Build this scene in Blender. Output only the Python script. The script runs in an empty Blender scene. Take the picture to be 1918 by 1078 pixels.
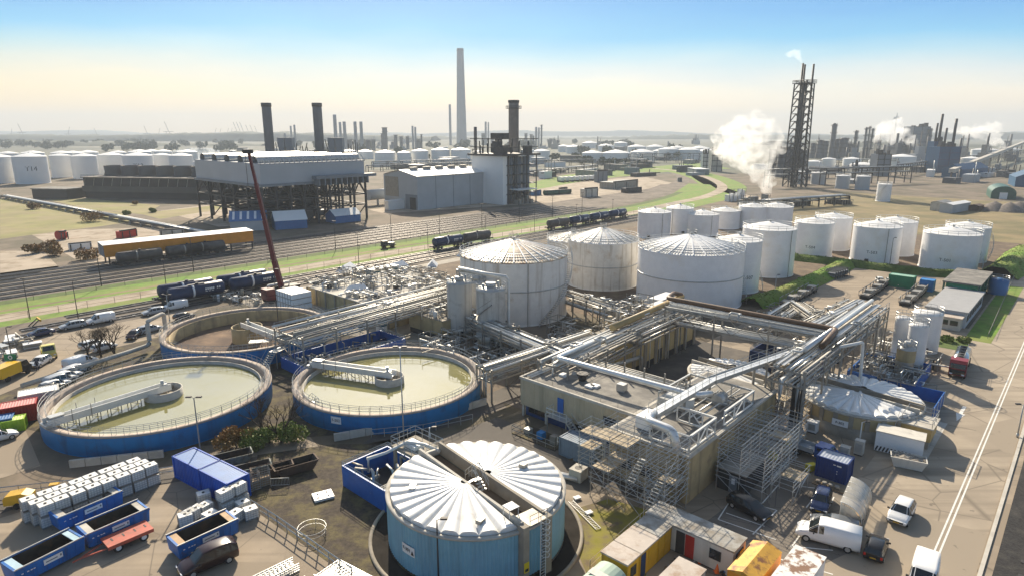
import bpy, math, random
from mathutils import Vector
sin,cos,pi,rad,sq=math.sin,math.cos,math.pi,math.radians,math.sqrt
rng=random.Random(7)
S=bpy.context.scene; COL=S.collection
# ---------------------------------------------------------------- survey: the photograph's lens, and the site grid (u along the road, v across it)
FL,PI_,CX,CY,HC=1200.,rad(13.63),959.,539.,35.
cp,sp=cos(PI_),sin(PI_)
AZ=rad(42.4); SA,CA=sin(AZ),cos(AZ); RZ=pi/2-AZ
def G(px,py,z=0):
    a=(px-CX)/FL; b=-(py-CY)/FL; t=(z-HC)/(-sp+cp*b)
    return Vector((a*t,(cp+sp*b)*t,z))
def ht(px,py,ytop):
    y=G(px,py).y; k=-(ytop-CY)/FL
    return HC+y*(k*cp-sp)/(cp+k*sp)
def W(u,v,z=0): return Vector((u*SA-v*CA,u*CA+v*SA,z))
def UV(p): return (p.x*SA+p.y*CA,-p.x*CA+p.y*SA)
def GU(px,py,z=0): return UV(G(px,py,z))
def cylfit(xl,xr,yb,yt):
    a1=G(xl,yb-6); a2=G(xr,yb-6); a1=math.atan2(a1.x,a1.y); a2=math.atan2(a2.x,a2.y)
    h=(a2-a1)/2; m=(a1+a2)/2; g=G((xl+xr)/2,yb); dn=math.hypot(g.x,g.y); d=dn/(1-sin(h))
    return Vector((d*sin(m),d*cos(m),0)),d*sin(h),ht((xl+xr)/2,yb,yt)
# ---------------------------------------------------------------- mesh building
class MB:
    def __init__(s): s.v=[];s.f=[];s.mi=[];s.sm=[]; s.c=0
    def add(s,vs,fs,sm=False,mi=None):
        n=len(s.v); s.v+=[tuple(p) for p in vs]; m=s.c if mi is None else mi
        for f in fs: s.f.append([i+n for i in f]); s.mi.append(m); s.sm.append(sm)
        return s
    def bx(s,x0,x1,y0,y1,z0,z1):
        return s.add([(x0,y0,z0),(x1,y0,z0),(x1,y1,z0),(x0,y1,z0),(x0,y0,z1),(x1,y0,z1),(x1,y1,z1),(x0,y1,z1)],
          [(0,3,2,1),(4,5,6,7),(0,1,5,4),(1,2,6,5),(2,3,7,6),(3,0,4,7)])
    def box(s,c,sz,rz=0):
        x,y,z=sz[0]/2,sz[1]/2,sz[2]/2; C,Sn=cos(rz),sin(rz)
        vs=[(c[0]+a*x*C-b*y*Sn,c[1]+a*x*Sn+b*y*C,c[2]+d*z) for d in(-1,1) for a,b in((-1,-1),(1,-1),(1,1),(-1,1))]
        return s.add(vs,[(0,3,2,1),(4,5,6,7),(0,1,5,4),(1,2,6,5),(2,3,7,6),(3,0,4,7)])
    def cyl(s,p0,p1,r0,r1=None,n=8,caps=True):
        p0=Vector(p0);p1=Vector(p1); r1=r0 if r1 is None else r1
        d=(p1-p0).normalized(); a=Vector((0,0,1)) if abs(d.z)<.9 else Vector((1,0,0)); x=d.cross(a).normalized(); y=d.cross(x)
        vs=[p+(x*cos(2*pi*i/n)+y*sin(2*pi*i/n))*r for p,r in((p0,r0),(p1,r1)) for i in range(n)]
        s.add(vs,[(i,n+i,n+(i+1)%n,(i+1)%n) for i in range(n)],n>5)
        if caps:
            k=len(s.v)-2*n
            for f in (list(range(k,k+n)),list(range(k+2*n-1,k+n-1,-1))): s.f.append(f);s.mi.append(s.c);s.sm.append(False)
        return s
    def tube(s,pts,r,n=5,close=False):
        pts=[Vector(p) for p in pts]; N=len(pts); vs=[]
        for i,p in enumerate(pts):
            a=pts[i-1] if (i or close) else p; b=pts[(i+1)%N] if (i<N-1 or close) else p
            d=(b-a).normalized(); up=Vector((0,0,1)) if abs(d.z)<.95 else Vector((.8,.6,0)); x=d.cross(up).normalized(); y=x.cross(d)
            k=1
            if 0<i<N-1:
                c=(p-a).normalized().dot((b-p).normalized()); k=1/max(.5,sq(max(0,(1+c)/2)))
            vs+=[p+(x*cos(2*pi*j/n)+y*sin(2*pi*j/n))*r*k for j in range(n)]
        M=N if close else N-1
        s.add(vs,[(i*n+j,i*n+(j+1)%n,((i+1)%N)*n+(j+1)%n,((i+1)%N)*n+j) for i in range(M) for j in range(n)],n>4)
        if not close:
            k=len(s.v)-N*n
            for f in (list(range(k+n-1,k-1,-1)),list(range(k+(N-1)*n,k+N*n))): s.f.append(f);s.mi.append(s.c);s.sm.append(False)
        return s
    def bar(s,p0,p1,w,h=None):
        h=h or w; p0=Vector(p0);p1=Vector(p1); d=(p1-p0).normalized(); up=Vector((0,0,1)) if abs(d.z)<.95 else Vector((0,1,0))
        x=d.cross(up).normalized()*w/2; y=x.normalized().cross(d)*h/2
        return s.add([p+a*x+b*y for p in(p0,p1) for a,b in((-1,-1),(1,-1),(1,1),(-1,1))],[(0,3,2,1),(4,5,6,7),(0,1,5,4),(1,2,6,5),(2,3,7,6),(3,0,4,7)][0:2][::-1]+[(0,1,5,4),(1,2,6,5),(2,3,7,6),(3,0,4,7)])
    def prism(s,poly,z0,z1,sm=False):
        n=len(poly); vs=[(p[0],p[1],z0) for p in poly]+[(p[0],p[1],z1) for p in poly]
        return s.add(vs,[list(range(n-1,-1,-1)),list(range(n,2*n))]+[(i,(i+1)%n,n+(i+1)%n,n+i) for i in range(n)])
    def extr(s,prof,y0,y1):                        # profile in x,z extruded along y
        n=len(prof); vs=[(p[0],y0,p[1]) for p in prof]+[(p[0],y1,p[1]) for p in prof]
        return s.add(vs,[list(range(n)),list(range(2*n-1,n-1,-1))]+[(i,n+i,n+(i+1)%n,(i+1)%n) for i in range(n)])
    def lathe(s,prof,n=32,c=(0,0,0),a0=0,a1=2*pi,sm=True):
        full=abs(a1-a0-2*pi)<1e-6; m=n if full else n+1; k=len(prof)
        vs=[(c[0]+r*cos(a0+(a1-a0)*i/n),c[1]+r*sin(a0+(a1-a0)*i/n),c[2]+z) for i in range(m) for r,z in prof]
        return s.add(vs,[(i*k+j,((i+1)%m)*k+j,((i+1)%m)*k+j+1,i*k+j+1) for i in range(n) for j in range(k-1)],sm)
    def quad(s,a,b,c,d): return s.add([a,b,c,d],[(0,1,2,3)])
    def ico(s,c,r,sq_=1,jit=0,n=7,m=5):
        vs=[];c=Vector(c)
        for j in range(m+1):
            t=pi*j/m
            for i in range(n):
                k=r*(1+rng.uniform(-jit,jit)); vs.append(c+Vector((sin(t)*cos(2*pi*i/n)*k,sin(t)*sin(2*pi*i/n)*k,cos(t)*k*sq_)))
        return s.add(vs,[(j*n+i,(j+1)*n+i,(j+1)*n+(i+1)%n,j*n+(i+1)%n) for j in range(m) for i in range(n)],True)
    def build(s,name,mats,parent=None,loc=None,rz=0,label=None):
        me=bpy.data.meshes.new(name); me.from_pydata(s.v,[],s.f); mats=mats if isinstance(mats,(list,tuple)) else [mats]
        for m in mats: me.materials.append(m)
        me.polygons.foreach_set('material_index',s.mi); me.polygons.foreach_set('use_smooth',s.sm); me.update()
        o=bpy.data.objects.new(name,me); COL.objects.link(o)
        if parent: o.parent=parent
        if loc is not None: o.location=loc
        if rz: o.rotation_euler=(0,0,rz)
        if label: o['label']=label
        return o
def tag(o,label=None,cat=None,group=None,kind=None):
    for k,x in(('label',label),('category',cat),('group',group),('kind',kind)):
        if x: o[k]=x
    return o
def T(name,label,cat,loc=(0,0,0),rz=0,group=None):
    o=bpy.data.objects.new(name,None); o.empty_display_size=.3; COL.objects.link(o); o.location=loc; o.rotation_euler=(0,0,rz)
    return tag(o,label,cat,group)
def copy(o,loc,rz=0,label=None,group=None,parent=None):
    c=o.copy(); COL.objects.link(c); c.parent=parent
    if parent is None: c.location=loc; c.rotation_euler=(0,0,rz); tag(c,label,None,group)
    for ch in o.children: copy(ch,None,parent=c)
    return c
def recolor(root,part,mat,slot=0):
    for ch in root.children:
        if ch.name.split('.')[0]==part:
            ch.data=ch.data.copy(); ch.data.materials[slot]=mat
def struct(name,mb,mat,label,cat): return tag(mb.build(name,mat),label,cat,kind='structure')
NTH='first second third fourth fifth sixth seventh eighth ninth tenth eleventh twelfth thirteenth fourteenth fifteenth sixteenth seventeenth eighteenth nineteenth twentieth'.split()
# ---------------------------------------------------------------- materials
MT={}
def M(name,col,rough=.6,metal=0,var=.18,sc=.8,col2=None,amt=.5,sc2=.6,sharp=.12,streak=0,bump=0,bsc=4,spec=.4,obj=False,alpha=1,trans=0,vz=1,crack=0,along=0):
    if name in MT: return MT[name]
    m=bpy.data.materials.new(name); m.use_nodes=True; nt=m.node_tree; N=nt.nodes; L=nt.links; b=N['Principled BSDF']; MT[name]=m
    b.inputs['Roughness'].default_value=rough; b.inputs['Metallic'].default_value=metal; b.inputs['Specular IOR Level'].default_value=spec
    b.inputs['Alpha'].default_value=alpha; b.inputs['Transmission Weight'].default_value=trans
    tc=N.new('ShaderNodeTexCoord') if obj else N.new('ShaderNodeNewGeometry'); P=tc.outputs['Object'] if obj else tc.outputs['Position']
    def noise(scale,det=5,zs=1,ro=.6):
        mp=N.new('ShaderNodeMapping'); mp.inputs['Scale'].default_value=(1,1,zs); L.new(P,mp.inputs['Vector'])
        n=N.new('ShaderNodeTexNoise'); n.inputs['Scale'].default_value=scale; n.inputs['Detail'].default_value=det; n.inputs['Roughness'].default_value=ro; L.new(mp.outputs[0],n.inputs['Vector']); return n.outputs['Fac']
    def ramp(f,a,b_):
        r=N.new('ShaderNodeMapRange'); r.inputs['From Min'].default_value=a; r.inputs['From Max'].default_value=b_; L.new(f,r.inputs['Value']); return r.outputs[0]
    def mix(f,a,b_,mode='MIX'):
        x=N.new('ShaderNodeMix'); x.data_type='RGBA'; x.blend_type=mode
        for s_,q in(('Factor',f),('A',a),('B',b_)):
            k=[i for i in x.inputs if i.name==s_ and (i.type=='RGBA' if s_!='Factor' else i.type=='VALUE')][0]
            if hasattr(q,'default_value') and not isinstance(q,(int,float,tuple)): L.new(q,k)
            else: k.default_value=q if isinstance(q,(int,float)) else (*q[:3],1)
        return [o for o in x.outputs if o.type=='RGBA'][0]
    lo=tuple(c*(1-var) for c in col); hi=tuple(min(1,c*(1+var)) for c in col)
    c=mix(ramp(noise(sc,6,vz),.3,.7),lo,hi)
    if col2: c=mix(ramp(noise(sc2,6,1,.65),1-amt-sharp,1-amt+sharp),c,col2)
    if streak:
        c=mix(ramp(noise(streak,4,.06),.52,.85),c,tuple(x*.55 for x in (col2 or col)))
    if along:                                       # wheel-worn bands running with the road
        mp=N.new('ShaderNodeMapping'); mp.inputs['Rotation'].default_value=(0,0,-RZ); mp.inputs['Scale'].default_value=(.025,1,1); mp.vector_type='POINT'; L.new(P,mp.inputs['Vector'])
        n=N.new('ShaderNodeTexNoise'); n.inputs['Scale'].default_value=along; n.inputs['Detail'].default_value=5; L.new(mp.outputs[0],n.inputs['Vector'])
        c=mix(ramp(n.outputs['Fac'],.46,.66),c,tuple(x*.66 for x in col))
    if crack:                                       # slab joints, patches and small stains
        v=N.new('ShaderNodeTexVoronoi'); v.feature='DISTANCE_TO_EDGE'; v.inputs['Scale'].default_value=crack; v.distance='EUCLIDEAN' if hasattr(v,'distance') else None; L.new(P,v.inputs['Vector'])
        c=mix(ramp(v.outputs['Distance'],.012,.0),c,tuple(x*.5 for x in col))
        v2=N.new('ShaderNodeTexVoronoi'); v2.inputs['Scale'].default_value=crack*.8; L.new(P,v2.inputs['Vector']); hs=N.new('ShaderNodeSeparateColor'); L.new(v2.outputs['Color'],hs.inputs[0])
        c=mix(ramp(hs.outputs[0],.74,.76),c,tuple(x*.80 for x in col))
        c=mix(ramp(noise(crack*5,3),.66,.72),c,tuple(x*.45 for x in col))
    L.new(c,b.inputs['Base Color'])
    if bump:
        bp=N.new('ShaderNodeBump'); bp.inputs['Strength'].default_value=bump; bp.inputs['Distance'].default_value=.05; L.new(noise(bsc,6),bp.inputs['Height']); L.new(bp.outputs[0],b.inputs['Normal'])
    return m
white=M('white_paint',(.82,.81,.80),.42,var=.05,col2=(.60,.54,.45),amt=.30,sc2=.2,sharp=.15)
whiteR=M('white_roof',(.78,.77,.74),.5,var=.06,col2=(.45,.38,.28),amt=.30,sc2=.5)
whiteclean=M('clean_white',(.8,.8,.79),.4,var=.05)
rustwhite=M('rusty_white',(.74,.71,.64),.5,var=.08,col2=(.42,.29,.15),amt=.33,sc2=.3,sharp=.13,streak=1.2)
rustroof=M('rusty_roof_sheet',(.66,.60,.48),.6,var=.15,col2=(.30,.18,.09),amt=.50,sc2=.6,sharp=.12)
farwhite=M('far_tank_paint',(.80,.79,.76),.5,var=.05,sc=.1)
galv=M('galvanised_steel',(.47,.47,.45),.38,.45,.15,1.5)
galvd=M('weathered_steel',(.30,.29,.26),.5,.3,.25,1.2,col2=(.20,.13,.08),amt=.38)
steelw=M('white_steel',(.66,.66,.63),.45,var=.1)
pipeal=M('aluminium_cladding',(.72,.72,.70),.33,.55,.1,.7)
pipeb=M('brown_pipe_paint',(.13,.075,.042),.55,var=.25,sc=.8)
pipey=M('tan_pipe_paint',(.40,.29,.13),.55,var=.2)
conc=M('concrete',(.31,.275,.22),.85,var=.2,sc=.5,col2=(.18,.16,.13),amt=.36,sc2=.35,bump=.3)
concl=M('pale_concrete',(.50,.47,.41),.85,var=.15,sc=.6,col2=(.33,.30,.25),amt=.36,sc2=.5,bump=.2)
beige=M('beige_cladding',(.50,.42,.29),.7,var=.08,streak=.9)
beigec=M('beige_concrete',(.44,.34,.18),.8,var=.15,sc=.4,col2=(.16,.13,.10),amt=.36,sc2=.3,streak=.6)
roofg=M('bitumen_roof',(.17,.16,.145),.85,var=.25,sc=.4,col2=(.30,.28,.24),amt=.42,sc2=.5,bump=.2)
blueT=M('blue_tank_paint',(.008,.19,.47),.5,var=.12,sc=.5,col2=(.02,.09,.22),amt=.36,sc2=.5,streak=1.0)
blueR=M('faded_blue_cladding',(.20,.41,.52),.5,var=.10,sc=.5,col2=(.20,.38,.50),amt=.4,sc2=.4,streak=.8)
blueS=M('blue_skip_paint',(.008,.14,.46),.5,var=.2,sc=.7,col2=(.09,.06,.04),amt=.30,sc2=1.2,streak=1.3)
blueC=M('blue_container_paint',(.008,.09,.46),.5,var=.2,sc=.7,streak=1.3)
navy=M('navy_wagon_paint',(.012,.03,.085),.42,var=.3,sc=.5,streak=1.2)
navyc=M('navy_paint',(.01,.035,.12),.5,var=.2)
bluewall=M('blue_wall_paint',(.015,.12,.42),.5,var=.15,sc=.7,col2=(.25,.35,.45),amt=.30,sc2=1.5,sharp=.04)
blk=M('black_plastic',(.015,.015,.016),.6,var=.2)
rubber=M('tyre_rubber',(.02,.02,.02),.8,var=.2)
dark=M('dark_steel',(.055,.052,.05),.6,.2,.3,1)
rusty=M('rusted_steel',(.11,.065,.04),.8,var=.4,sc=1.2,col2=(.05,.035,.03),amt=.45)
inside=M('skip_inside',(.045,.038,.03),.85,var=.4,sc=.9,col2=(.12,.07,.035),amt=.4,bump=.5)
glass=M('window_glass',(.02,.025,.03),.08,var=.1,spec=.8)
glassw=M('car_glass',(.015,.02,.022),.06,var=.05,spec=.8)
yellow=M('yellow_paint',(.62,.36,.02),.5,var=.12,col2=(.30,.16,.03),amt=.3,streak=1.2)
orange=M('orange_panel',(.72,.27,.02),.5,var=.1)
red=M('red_paint',(.45,.03,.02),.5,var=.15)
redt=M('faded_red_trailer',(.47,.10,.06),.55,var=.15,col2=(.25,.10,.07),amt=.38,sc2=1.3)
crane_m=M('dark_red_crane',(.11,.012,.016),.45,var=.2)
greenP=M('green_paint',(.015,.22,.10),.5,var=.15)
greend=M('dark_green_paint',(.03,.10,.075),.5,var=.2)
teal=M('teal_paint',(.02,.13,.17),.5,var=.2)
lime=M('lime_paint',(.35,.55,.03),.5,var=.1)
blueg=M('blue_shed_paint',(.05,.16,.36),.5,var=.1)
redl=M('red_lamp_plastic',(.5,.02,.01),.3,var=.05)
lampw=M('headlamp_plastic',(.7,.72,.74),.15,var=.05)
greyc=M('grey_cladding',(.42,.44,.45),.6,var=.08,sc=.15)
greyd=M('dark_grey_cladding',(.20,.22,.24),.6,var=.12,sc=.15)
brownc=M('cooling_tower_timber',(.06,.052,.045),.8,var=.2,sc=.1)
refm=M('refinery_steel',(.09,.095,.10),.6,var=.25,sc=.1)
bluedk=M('dark_blue_cladding',(.006,.075,.17),.6,var=.1,sc=.1)
chimc=M('chimney_concrete',(.33,.34,.35),.8,var=.06,sc=.05)
chimd=M('chimney_dark',(.17,.15,.135),.8,var=.2,sc=.12,col2=(.25,.22,.19),amt=.45,sc2=.1)
text_d=M('lettering_dark',(.03,.03,.035),.6,var=.05)
text_w=M('lettering_white',(.75,.75,.73),.5,var=.05)
plastic=M('white_tote_plastic',(.78,.77,.73),.4,var=.08,sc=2,col2=(.55,.52,.45),amt=.33,sc2=.8)
cagem=M('tote_cage_steel',(.42,.43,.43),.4,.4,.1)
wood=M('pallet_timber',(.28,.20,.12),.85,var=.3,sc=2)
plank=M('scaffold_board',(.40,.33,.23),.85,var=.3,sc=1.5)
# ground covers
asph=M('yard_paving',(.335,.27,.195),.88,var=.16,sc=.10,col2=(.24,.195,.145),amt=.43,sc2=.16,sharp=.14,bump=.25,bsc=7,crack=.16,along=.5)
roadm=M('road_asphalt',(.38,.315,.235),.85,var=.13,sc=.16,col2=(.29,.24,.18),amt=.42,sc2=.10,sharp=.15,bump=.2,bsc=8,crack=.12,along=.75)
lane=M('lane_asphalt',(.095,.083,.07),.88,var=.18,sc=.2,col2=(.17,.14,.11),amt=.38,sc2=.2,bump=.2,bsc=6)
dirt=M('site_dirt',(.18,.14,.10),.95,var=.3,sc=.12,col2=(.10,.085,.05),amt=.48,sc2=.05,sharp=.08,bump=.4,bsc=3)
gravel=M('dark_gravel',(.062,.048,.034),.95,var=.45,sc=2.5,col2=(.17,.14,.055),amt=.42,sc2=.45,bump=.8,bsc=8)
ballast=M('track_ballast',(.026,.025,.025),.95,var=.5,sc=3.5,col2=(.06,.055,.048),amt=.4,sc2=.7,bump=.9,bsc=8)
trackm=M('rail_yard_stone',(.20,.165,.13),.95,var=.3,sc=.4,col2=(.10,.08,.06),amt=.47,sc2=.09,bump=.5)
fieldg=M('rough_grass',(.23,.215,.07),.95,var=.3,sc=.08,col2=(.30,.235,.13),amt=.46,sc2=.05,sharp=.14,bump=.5)
grassm=M('grass_turf',(.13,.245,.022),.95,var=.3,sc=.5,col2=(.22,.22,.06),amt=.45,sc2=.12,sharp=.16,bump=.6,bsc=5)
grassd=M('dark_grass',(.075,.12,.02),.95,var=.35,sc=.6,col2=(.10,.12,.03),amt=.4,sc2=.2,bump=.7,bsc=5)
grassy=M('mossy_ground',(.26,.24,.03),.95,var=.3,sc=.7,col2=(.15,.115,.07),amt=.5,sc2=.35,sharp=.1,bump=.5)
field=M('dry_field',(.24,.185,.09),.95,var=.25,sc=.12,col2=(.15,.13,.055),amt=.47,sc2=.05,sharp=.09,bump=.3)
sand=M('pale_sand',(.40,.33,.25),.95,var=.15,sc=.06,col2=(.25,.195,.13),amt=.44,sc2=.16,sharp=.08)
soil=M('brown_soil',(.12,.085,.055),.95,var=.3,sc=.4,col2=(.22,.16,.10),amt=.42,sc2=.25,bump=.5)
railm=M('rail_steel',(.24,.22,.20),.35,.5,.15)
paint=M('road_paint',(.72,.71,.66),.7,var=.12,sc=2)
leafg=M('bush_leaves',(.14,.19,.03),.7,var=.4,sc=1.5,col2=(.24,.22,.05),amt=.4)
leafo=M('russet_leaves',(.26,.14,.035),.7,var=.35,sc=2,col2=(.12,.11,.03),amt=.4)
bark=M('bare_bark',(.07,.05,.035),.9,var=.3,sc=4)
# ---------------------------------------------------------------- camera, sun, sky, air
cam=bpy.data.objects.new('camera',bpy.data.cameras.new('camera')); COL.objects.link(cam); S.camera=cam
cam.location=(0,0,HC); cam.rotation_euler=(pi/2-PI_,0,0); cam.data.sensor_width=36; cam.data.lens=36*FL/1918; cam.data.clip_start=.5; cam.data.clip_end=40000
SKB=9.3
EL,SAZ=rad(31),rad(-10.5)                         # the sun stands ahead, a little to the left
sd=Vector((sin(SAZ)*cos(EL),cos(SAZ)*cos(EL),sin(EL)))
sun=bpy.data.objects.new('sun',bpy.data.lights.new('sun','SUN')); COL.objects.link(sun); sun.data.energy=5; sun.data.angle=rad(.5); sun.data.color=(1,.87,.68)
sun.rotation_euler=sd.to_track_quat('Z','Y').to_euler(); sun.location=(0,0,200)
w=bpy.data.worlds.new('World'); S.world=w; w.use_nodes=True; nt=w.node_tree; bg=nt.nodes['Background']
sky=nt.nodes.new('ShaderNodeTexSky'); sky.sky_type='NISHITA'; sky.sun_disc=False; sky.sun_elevation=EL; sky.sun_rotation=SAZ; sky.air_density=1.3; sky.dust_density=1.6; sky.ozone_density=2.0; sky.altitude=0
tc=nt.nodes.new('ShaderNodeTexCoord'); sx=nt.nodes.new('ShaderNodeSeparateXYZ'); nt.links.new(tc.outputs['Generated'],sx.inputs[0])
def mth(op,a,b):
    n=nt.nodes.new('ShaderNodeMath'); n.operation=op
    for i,q in enumerate((a,b)):
        if isinstance(q,(int,float)): n.inputs[i].default_value=q
        else: nt.links.new(q,n.inputs[i])
    return n.outputs[0]
az=mth('ADD',mth('MULTIPLY',sx.outputs[0],sin(SAZ)),mth('MULTIPLY',sx.outputs[1],cos(SAZ)))      # how far the view turns from the sun
zz=mth('MULTIPLY',sx.outputs[2],mth('ADD',1.0,mth('MULTIPLY',mth('SUBTRACT',1.0,az),.9)))
rp=nt.nodes.new('ShaderNodeValToRGB'); nt.links.new(zz,rp.inputs[0]); el=rp.color_ramp.elements
SK=[(0,(1.5,1.04,.54)),(.03,(1.42,1.08,.66)),(.06,(1.2,1.05,.80)),(.085,(.80,.88,.88)),(.115,(.36,.72,.92)),(.145,(.05,.52,.92)),(.18,(.0,.37,.86)),(.5,(.03,.20,.5))]
while len(el)<len(SK): el.new(.5)
for e,(p,c) in zip(el,SK): e.position=p; e.color=(*c,1)
cn=nt.nodes.new('ShaderNodeTexNoise'); cn.inputs['Scale'].default_value=2.6; cn.inputs['Detail'].default_value=6; cm_=nt.nodes.new('ShaderNodeMapping'); cm_.inputs['Scale'].default_value=(1,1,5); nt.links.new(tc.outputs['Generated'],cm_.inputs[0]); nt.links.new(cm_.outputs[0],cn.inputs['Vector'])
nt.links.new(mth('ADD',zz,mth('MULTIPLY',mth('SUBTRACT',cn.outputs['Fac'],.5),.075)),rp.inputs[0])     # thin uneven cloud
wl=mth('MULTIPLY',mth('MULTIPLY',mth('MAXIMUM',mth('MULTIPLY_ADD' if 0 else 'SUBTRACT',mth('MULTIPLY',sx.outputs[0],-2.2),.15),0),1.0),mth('MAXIMUM',mth('SUBTRACT',1.0,mth('MULTIPLY',sx.outputs[2],8)),0))
wm=nt.nodes.new('ShaderNodeMix'); wm.data_type='RGBA'; wm.blend_type='MULTIPLY'; wm.clamp_factor=True; nt.links.new(wl,wm.inputs[0]); nt.links.new(rp.outputs[0],wm.inputs[6]); wm.inputs[7].default_value=(1.0,.84,.46,1)
sc_=nt.nodes.new('ShaderNodeVectorMath'); sc_.operation='SCALE'; sc_.inputs[3].default_value=SKB; nt.links.new(wm.outputs[2],sc_.inputs[0])
fd=nt.nodes.new('ShaderNodeMapRange'); fd.inputs['From Min'].default_value=.18; fd.inputs['From Max'].default_value=.5; fd.inputs['To Min'].default_value=.85; fd.inputs['To Max'].default_value=0; nt.links.new(sx.outputs[2],fd.inputs[0])
mx=nt.nodes.new('ShaderNodeMix'); mx.data_type='RGBA'; nt.links.new(fd.outputs[0],mx.inputs[0]); nt.links.new(sky.outputs[0],mx.inputs[6]); nt.links.new(sc_.outputs[0],mx.inputs[7])
def ramp_(q,a,b):
    n=nt.nodes.new('ShaderNodeMapRange'); n.interpolation_type='SMOOTHSTEP'; n.inputs['From Min'].default_value=a; n.inputs['From Max'].default_value=b; nt.links.new(q,n.inputs[0]); return n.outputs[0]
glow=mth('MULTIPLY',mth('MULTIPLY',ramp_(sx.outputs[2],.22,.40),ramp_(sx.outputs[2],.85,.55)),mth('POWER',mth('MAXIMUM',mth('MULTIPLY',az,1.12),0),4.0))      # bright hazy sky round the sun, added above view for water reflections
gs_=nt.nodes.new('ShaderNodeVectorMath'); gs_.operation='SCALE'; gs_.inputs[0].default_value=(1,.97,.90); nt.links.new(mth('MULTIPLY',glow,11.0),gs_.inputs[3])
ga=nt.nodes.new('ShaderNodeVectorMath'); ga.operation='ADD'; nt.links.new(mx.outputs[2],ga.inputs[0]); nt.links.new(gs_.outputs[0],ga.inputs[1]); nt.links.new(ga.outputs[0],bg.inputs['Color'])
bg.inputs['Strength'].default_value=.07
S.view_settings.view_transform='Standard'; S.view_settings.look='None'; S.view_settings.exposure=.78; S.view_settings.gamma=1
S.cycles.volume_bounces=8; S.cycles.max_bounces=8; S.cycles.diffuse_bounces=3; S.cycles.glossy_bounces=3; S.cycles.transparent_max_bounces=16; S.cycles.volume_step_rate=1; S.cycles.volume_max_steps=256
FAR=9000
hz=MB(); hz.bx(-FAR-60,FAR+60,-FAR-60,FAR+60,-8,270)
hm=bpy.data.materials.new('haze_air'); hm.use_nodes=True; hn=hm.node_tree; hn.nodes.remove(hn.nodes['Principled BSDF'])
pv=hn.nodes.new('ShaderNodeVolumePrincipled'); pv.inputs['Color'].default_value=(.64,.71,.79,1); pv.inputs['Density'].default_value=.00022; pv.inputs['Anisotropy'].default_value=.12
hn.links.new(pv.outputs[0],hn.nodes['Material Output'].inputs['Volume'])
ho=tag(hz.build('haze',hm),'pale haze over the whole plant','haze',kind='stuff'); ho.display_type='WIRE'
# ---------------------------------------------------------------- ground sheets
LZ={0:0}
def sheet(name,pts,mat,label,cat,z,kind='structure'):
    mb=MB(); mb.add([(p[0],p[1],z) for p in pts],[list(range(len(pts)))])
    if mb.v and sum((pts[i][0]-pts[i-1][0])*(pts[i][1]+pts[i-1][1]) for i in range(len(pts)))>0: mb.f=[f[::-1] for f in mb.f]
    return tag(mb.build(name,mat),label,cat,kind=kind)
def us(u0,u1,v0,v1): return [W(u0,v0),W(u1,v0),W(u1,v1),W(u0,v1)]
def pxs(*p): return [G(*q) for q in p]
gm=MB(); gm.add([(-FAR,-FAR,0),(FAR,-FAR,0),(FAR,FAR,0),(-FAR,FAR,0)],[(0,1,2,3)])
struct('ground',gm,dirt,'bare brown ground of the industrial site','ground')
# ---------------------------------------------------------------- ground covers, roads, tracks
def ribbon(name,pts,w,mat,label,cat,z,kind='structure'):
    mb=MB(); pts=[Vector((p[0],p[1],0)) for p in pts]; vs=[]
    for i,p in enumerate(pts):
        d=(pts[min(i+1,len(pts)-1)]-pts[max(i-1,0)]).normalized(); n=Vector((-d.y,d.x,0)); k=w[i] if isinstance(w,(list,tuple)) else w
        vs+=[(p.x-n.x*k/2,p.y-n.y*k/2,z),(p.x+n.x*k/2,p.y+n.y*k/2,z)]
    mb.add(vs,[(2*i,2*i+2,2*i+3,2*i+1) for i in range(len(pts)-1)])
    return tag(mb.build(name,mat),label,cat,kind=kind)
def arcs(pts,n=6):                                # Catmull-Rom through points
    out=[];P=[Vector((p[0],p[1],0)) for p in pts]
    for i in range(len(P)-1):
        a,b,c,d=P[max(i-1,0)],P[i],P[i+1],P[min(i+2,len(P)-1)]
        for k in range(n):
            t=k/n; out.append(.5*((2*b)+(c-a)*t+(2*a-5*b+4*c-d)*t*t+(3*b-a-3*c+d)*t**3))
    return out+[P[-1]]
sheet('field',[W(255,-40),W(420,-60),W(420,115),W(330,124),W(258,135)],field,'dry ochre field behind the white tanks','field',.012)
sheet('grass_field',pxs((0,372),(60,375),(235,400),(250,415),(180,425),(60,440),(0,448)),fieldg,'rough grass left of the pipeline','grass field',.012)
sheet('grass_field',pxs((90,375),(160,372),(300,385),(270,402),(170,392)),fieldg,'grass patch in front of the cooling tower','grass field',.016)
sheet('grass_field',pxs((260,400),(420,383),(440,388),(300,410)),fieldg,'grass patch beside the steel trestle','grass field',.02)
sheet('gravel_ground',pxs((150,430),(330,425),(330,470),(190,500),(140,485),(60,440)),sand,'pale sandy yard left of the orange canopy','ground',.016)
sheet('gravel_ground',pxs((0,470),(80,470),(110,500),(60,515),(0,530)),sand,'pale sandy lot at the far edge of the rail yard','ground',.012)
sheet('gravel_ground',pxs((300,395),(420,380),(480,420),(410,425)),sand,'pale paved lot beside the grey trestle building','ground',.012)
sheet('gravel_ground',pxs((690,393),(990,352),(1200,330),(1270,345),(1060,378),(720,400)),sand,'sandy construction site behind the tracks','ground',.008)
sheet('grass_field',pxs((980,345),(1060,328),(1300,305),(1370,316),(1250,322),(1100,338),(990,358)),grassm,'green meadow in the distance beyond the yard','grass field',.012)
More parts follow.
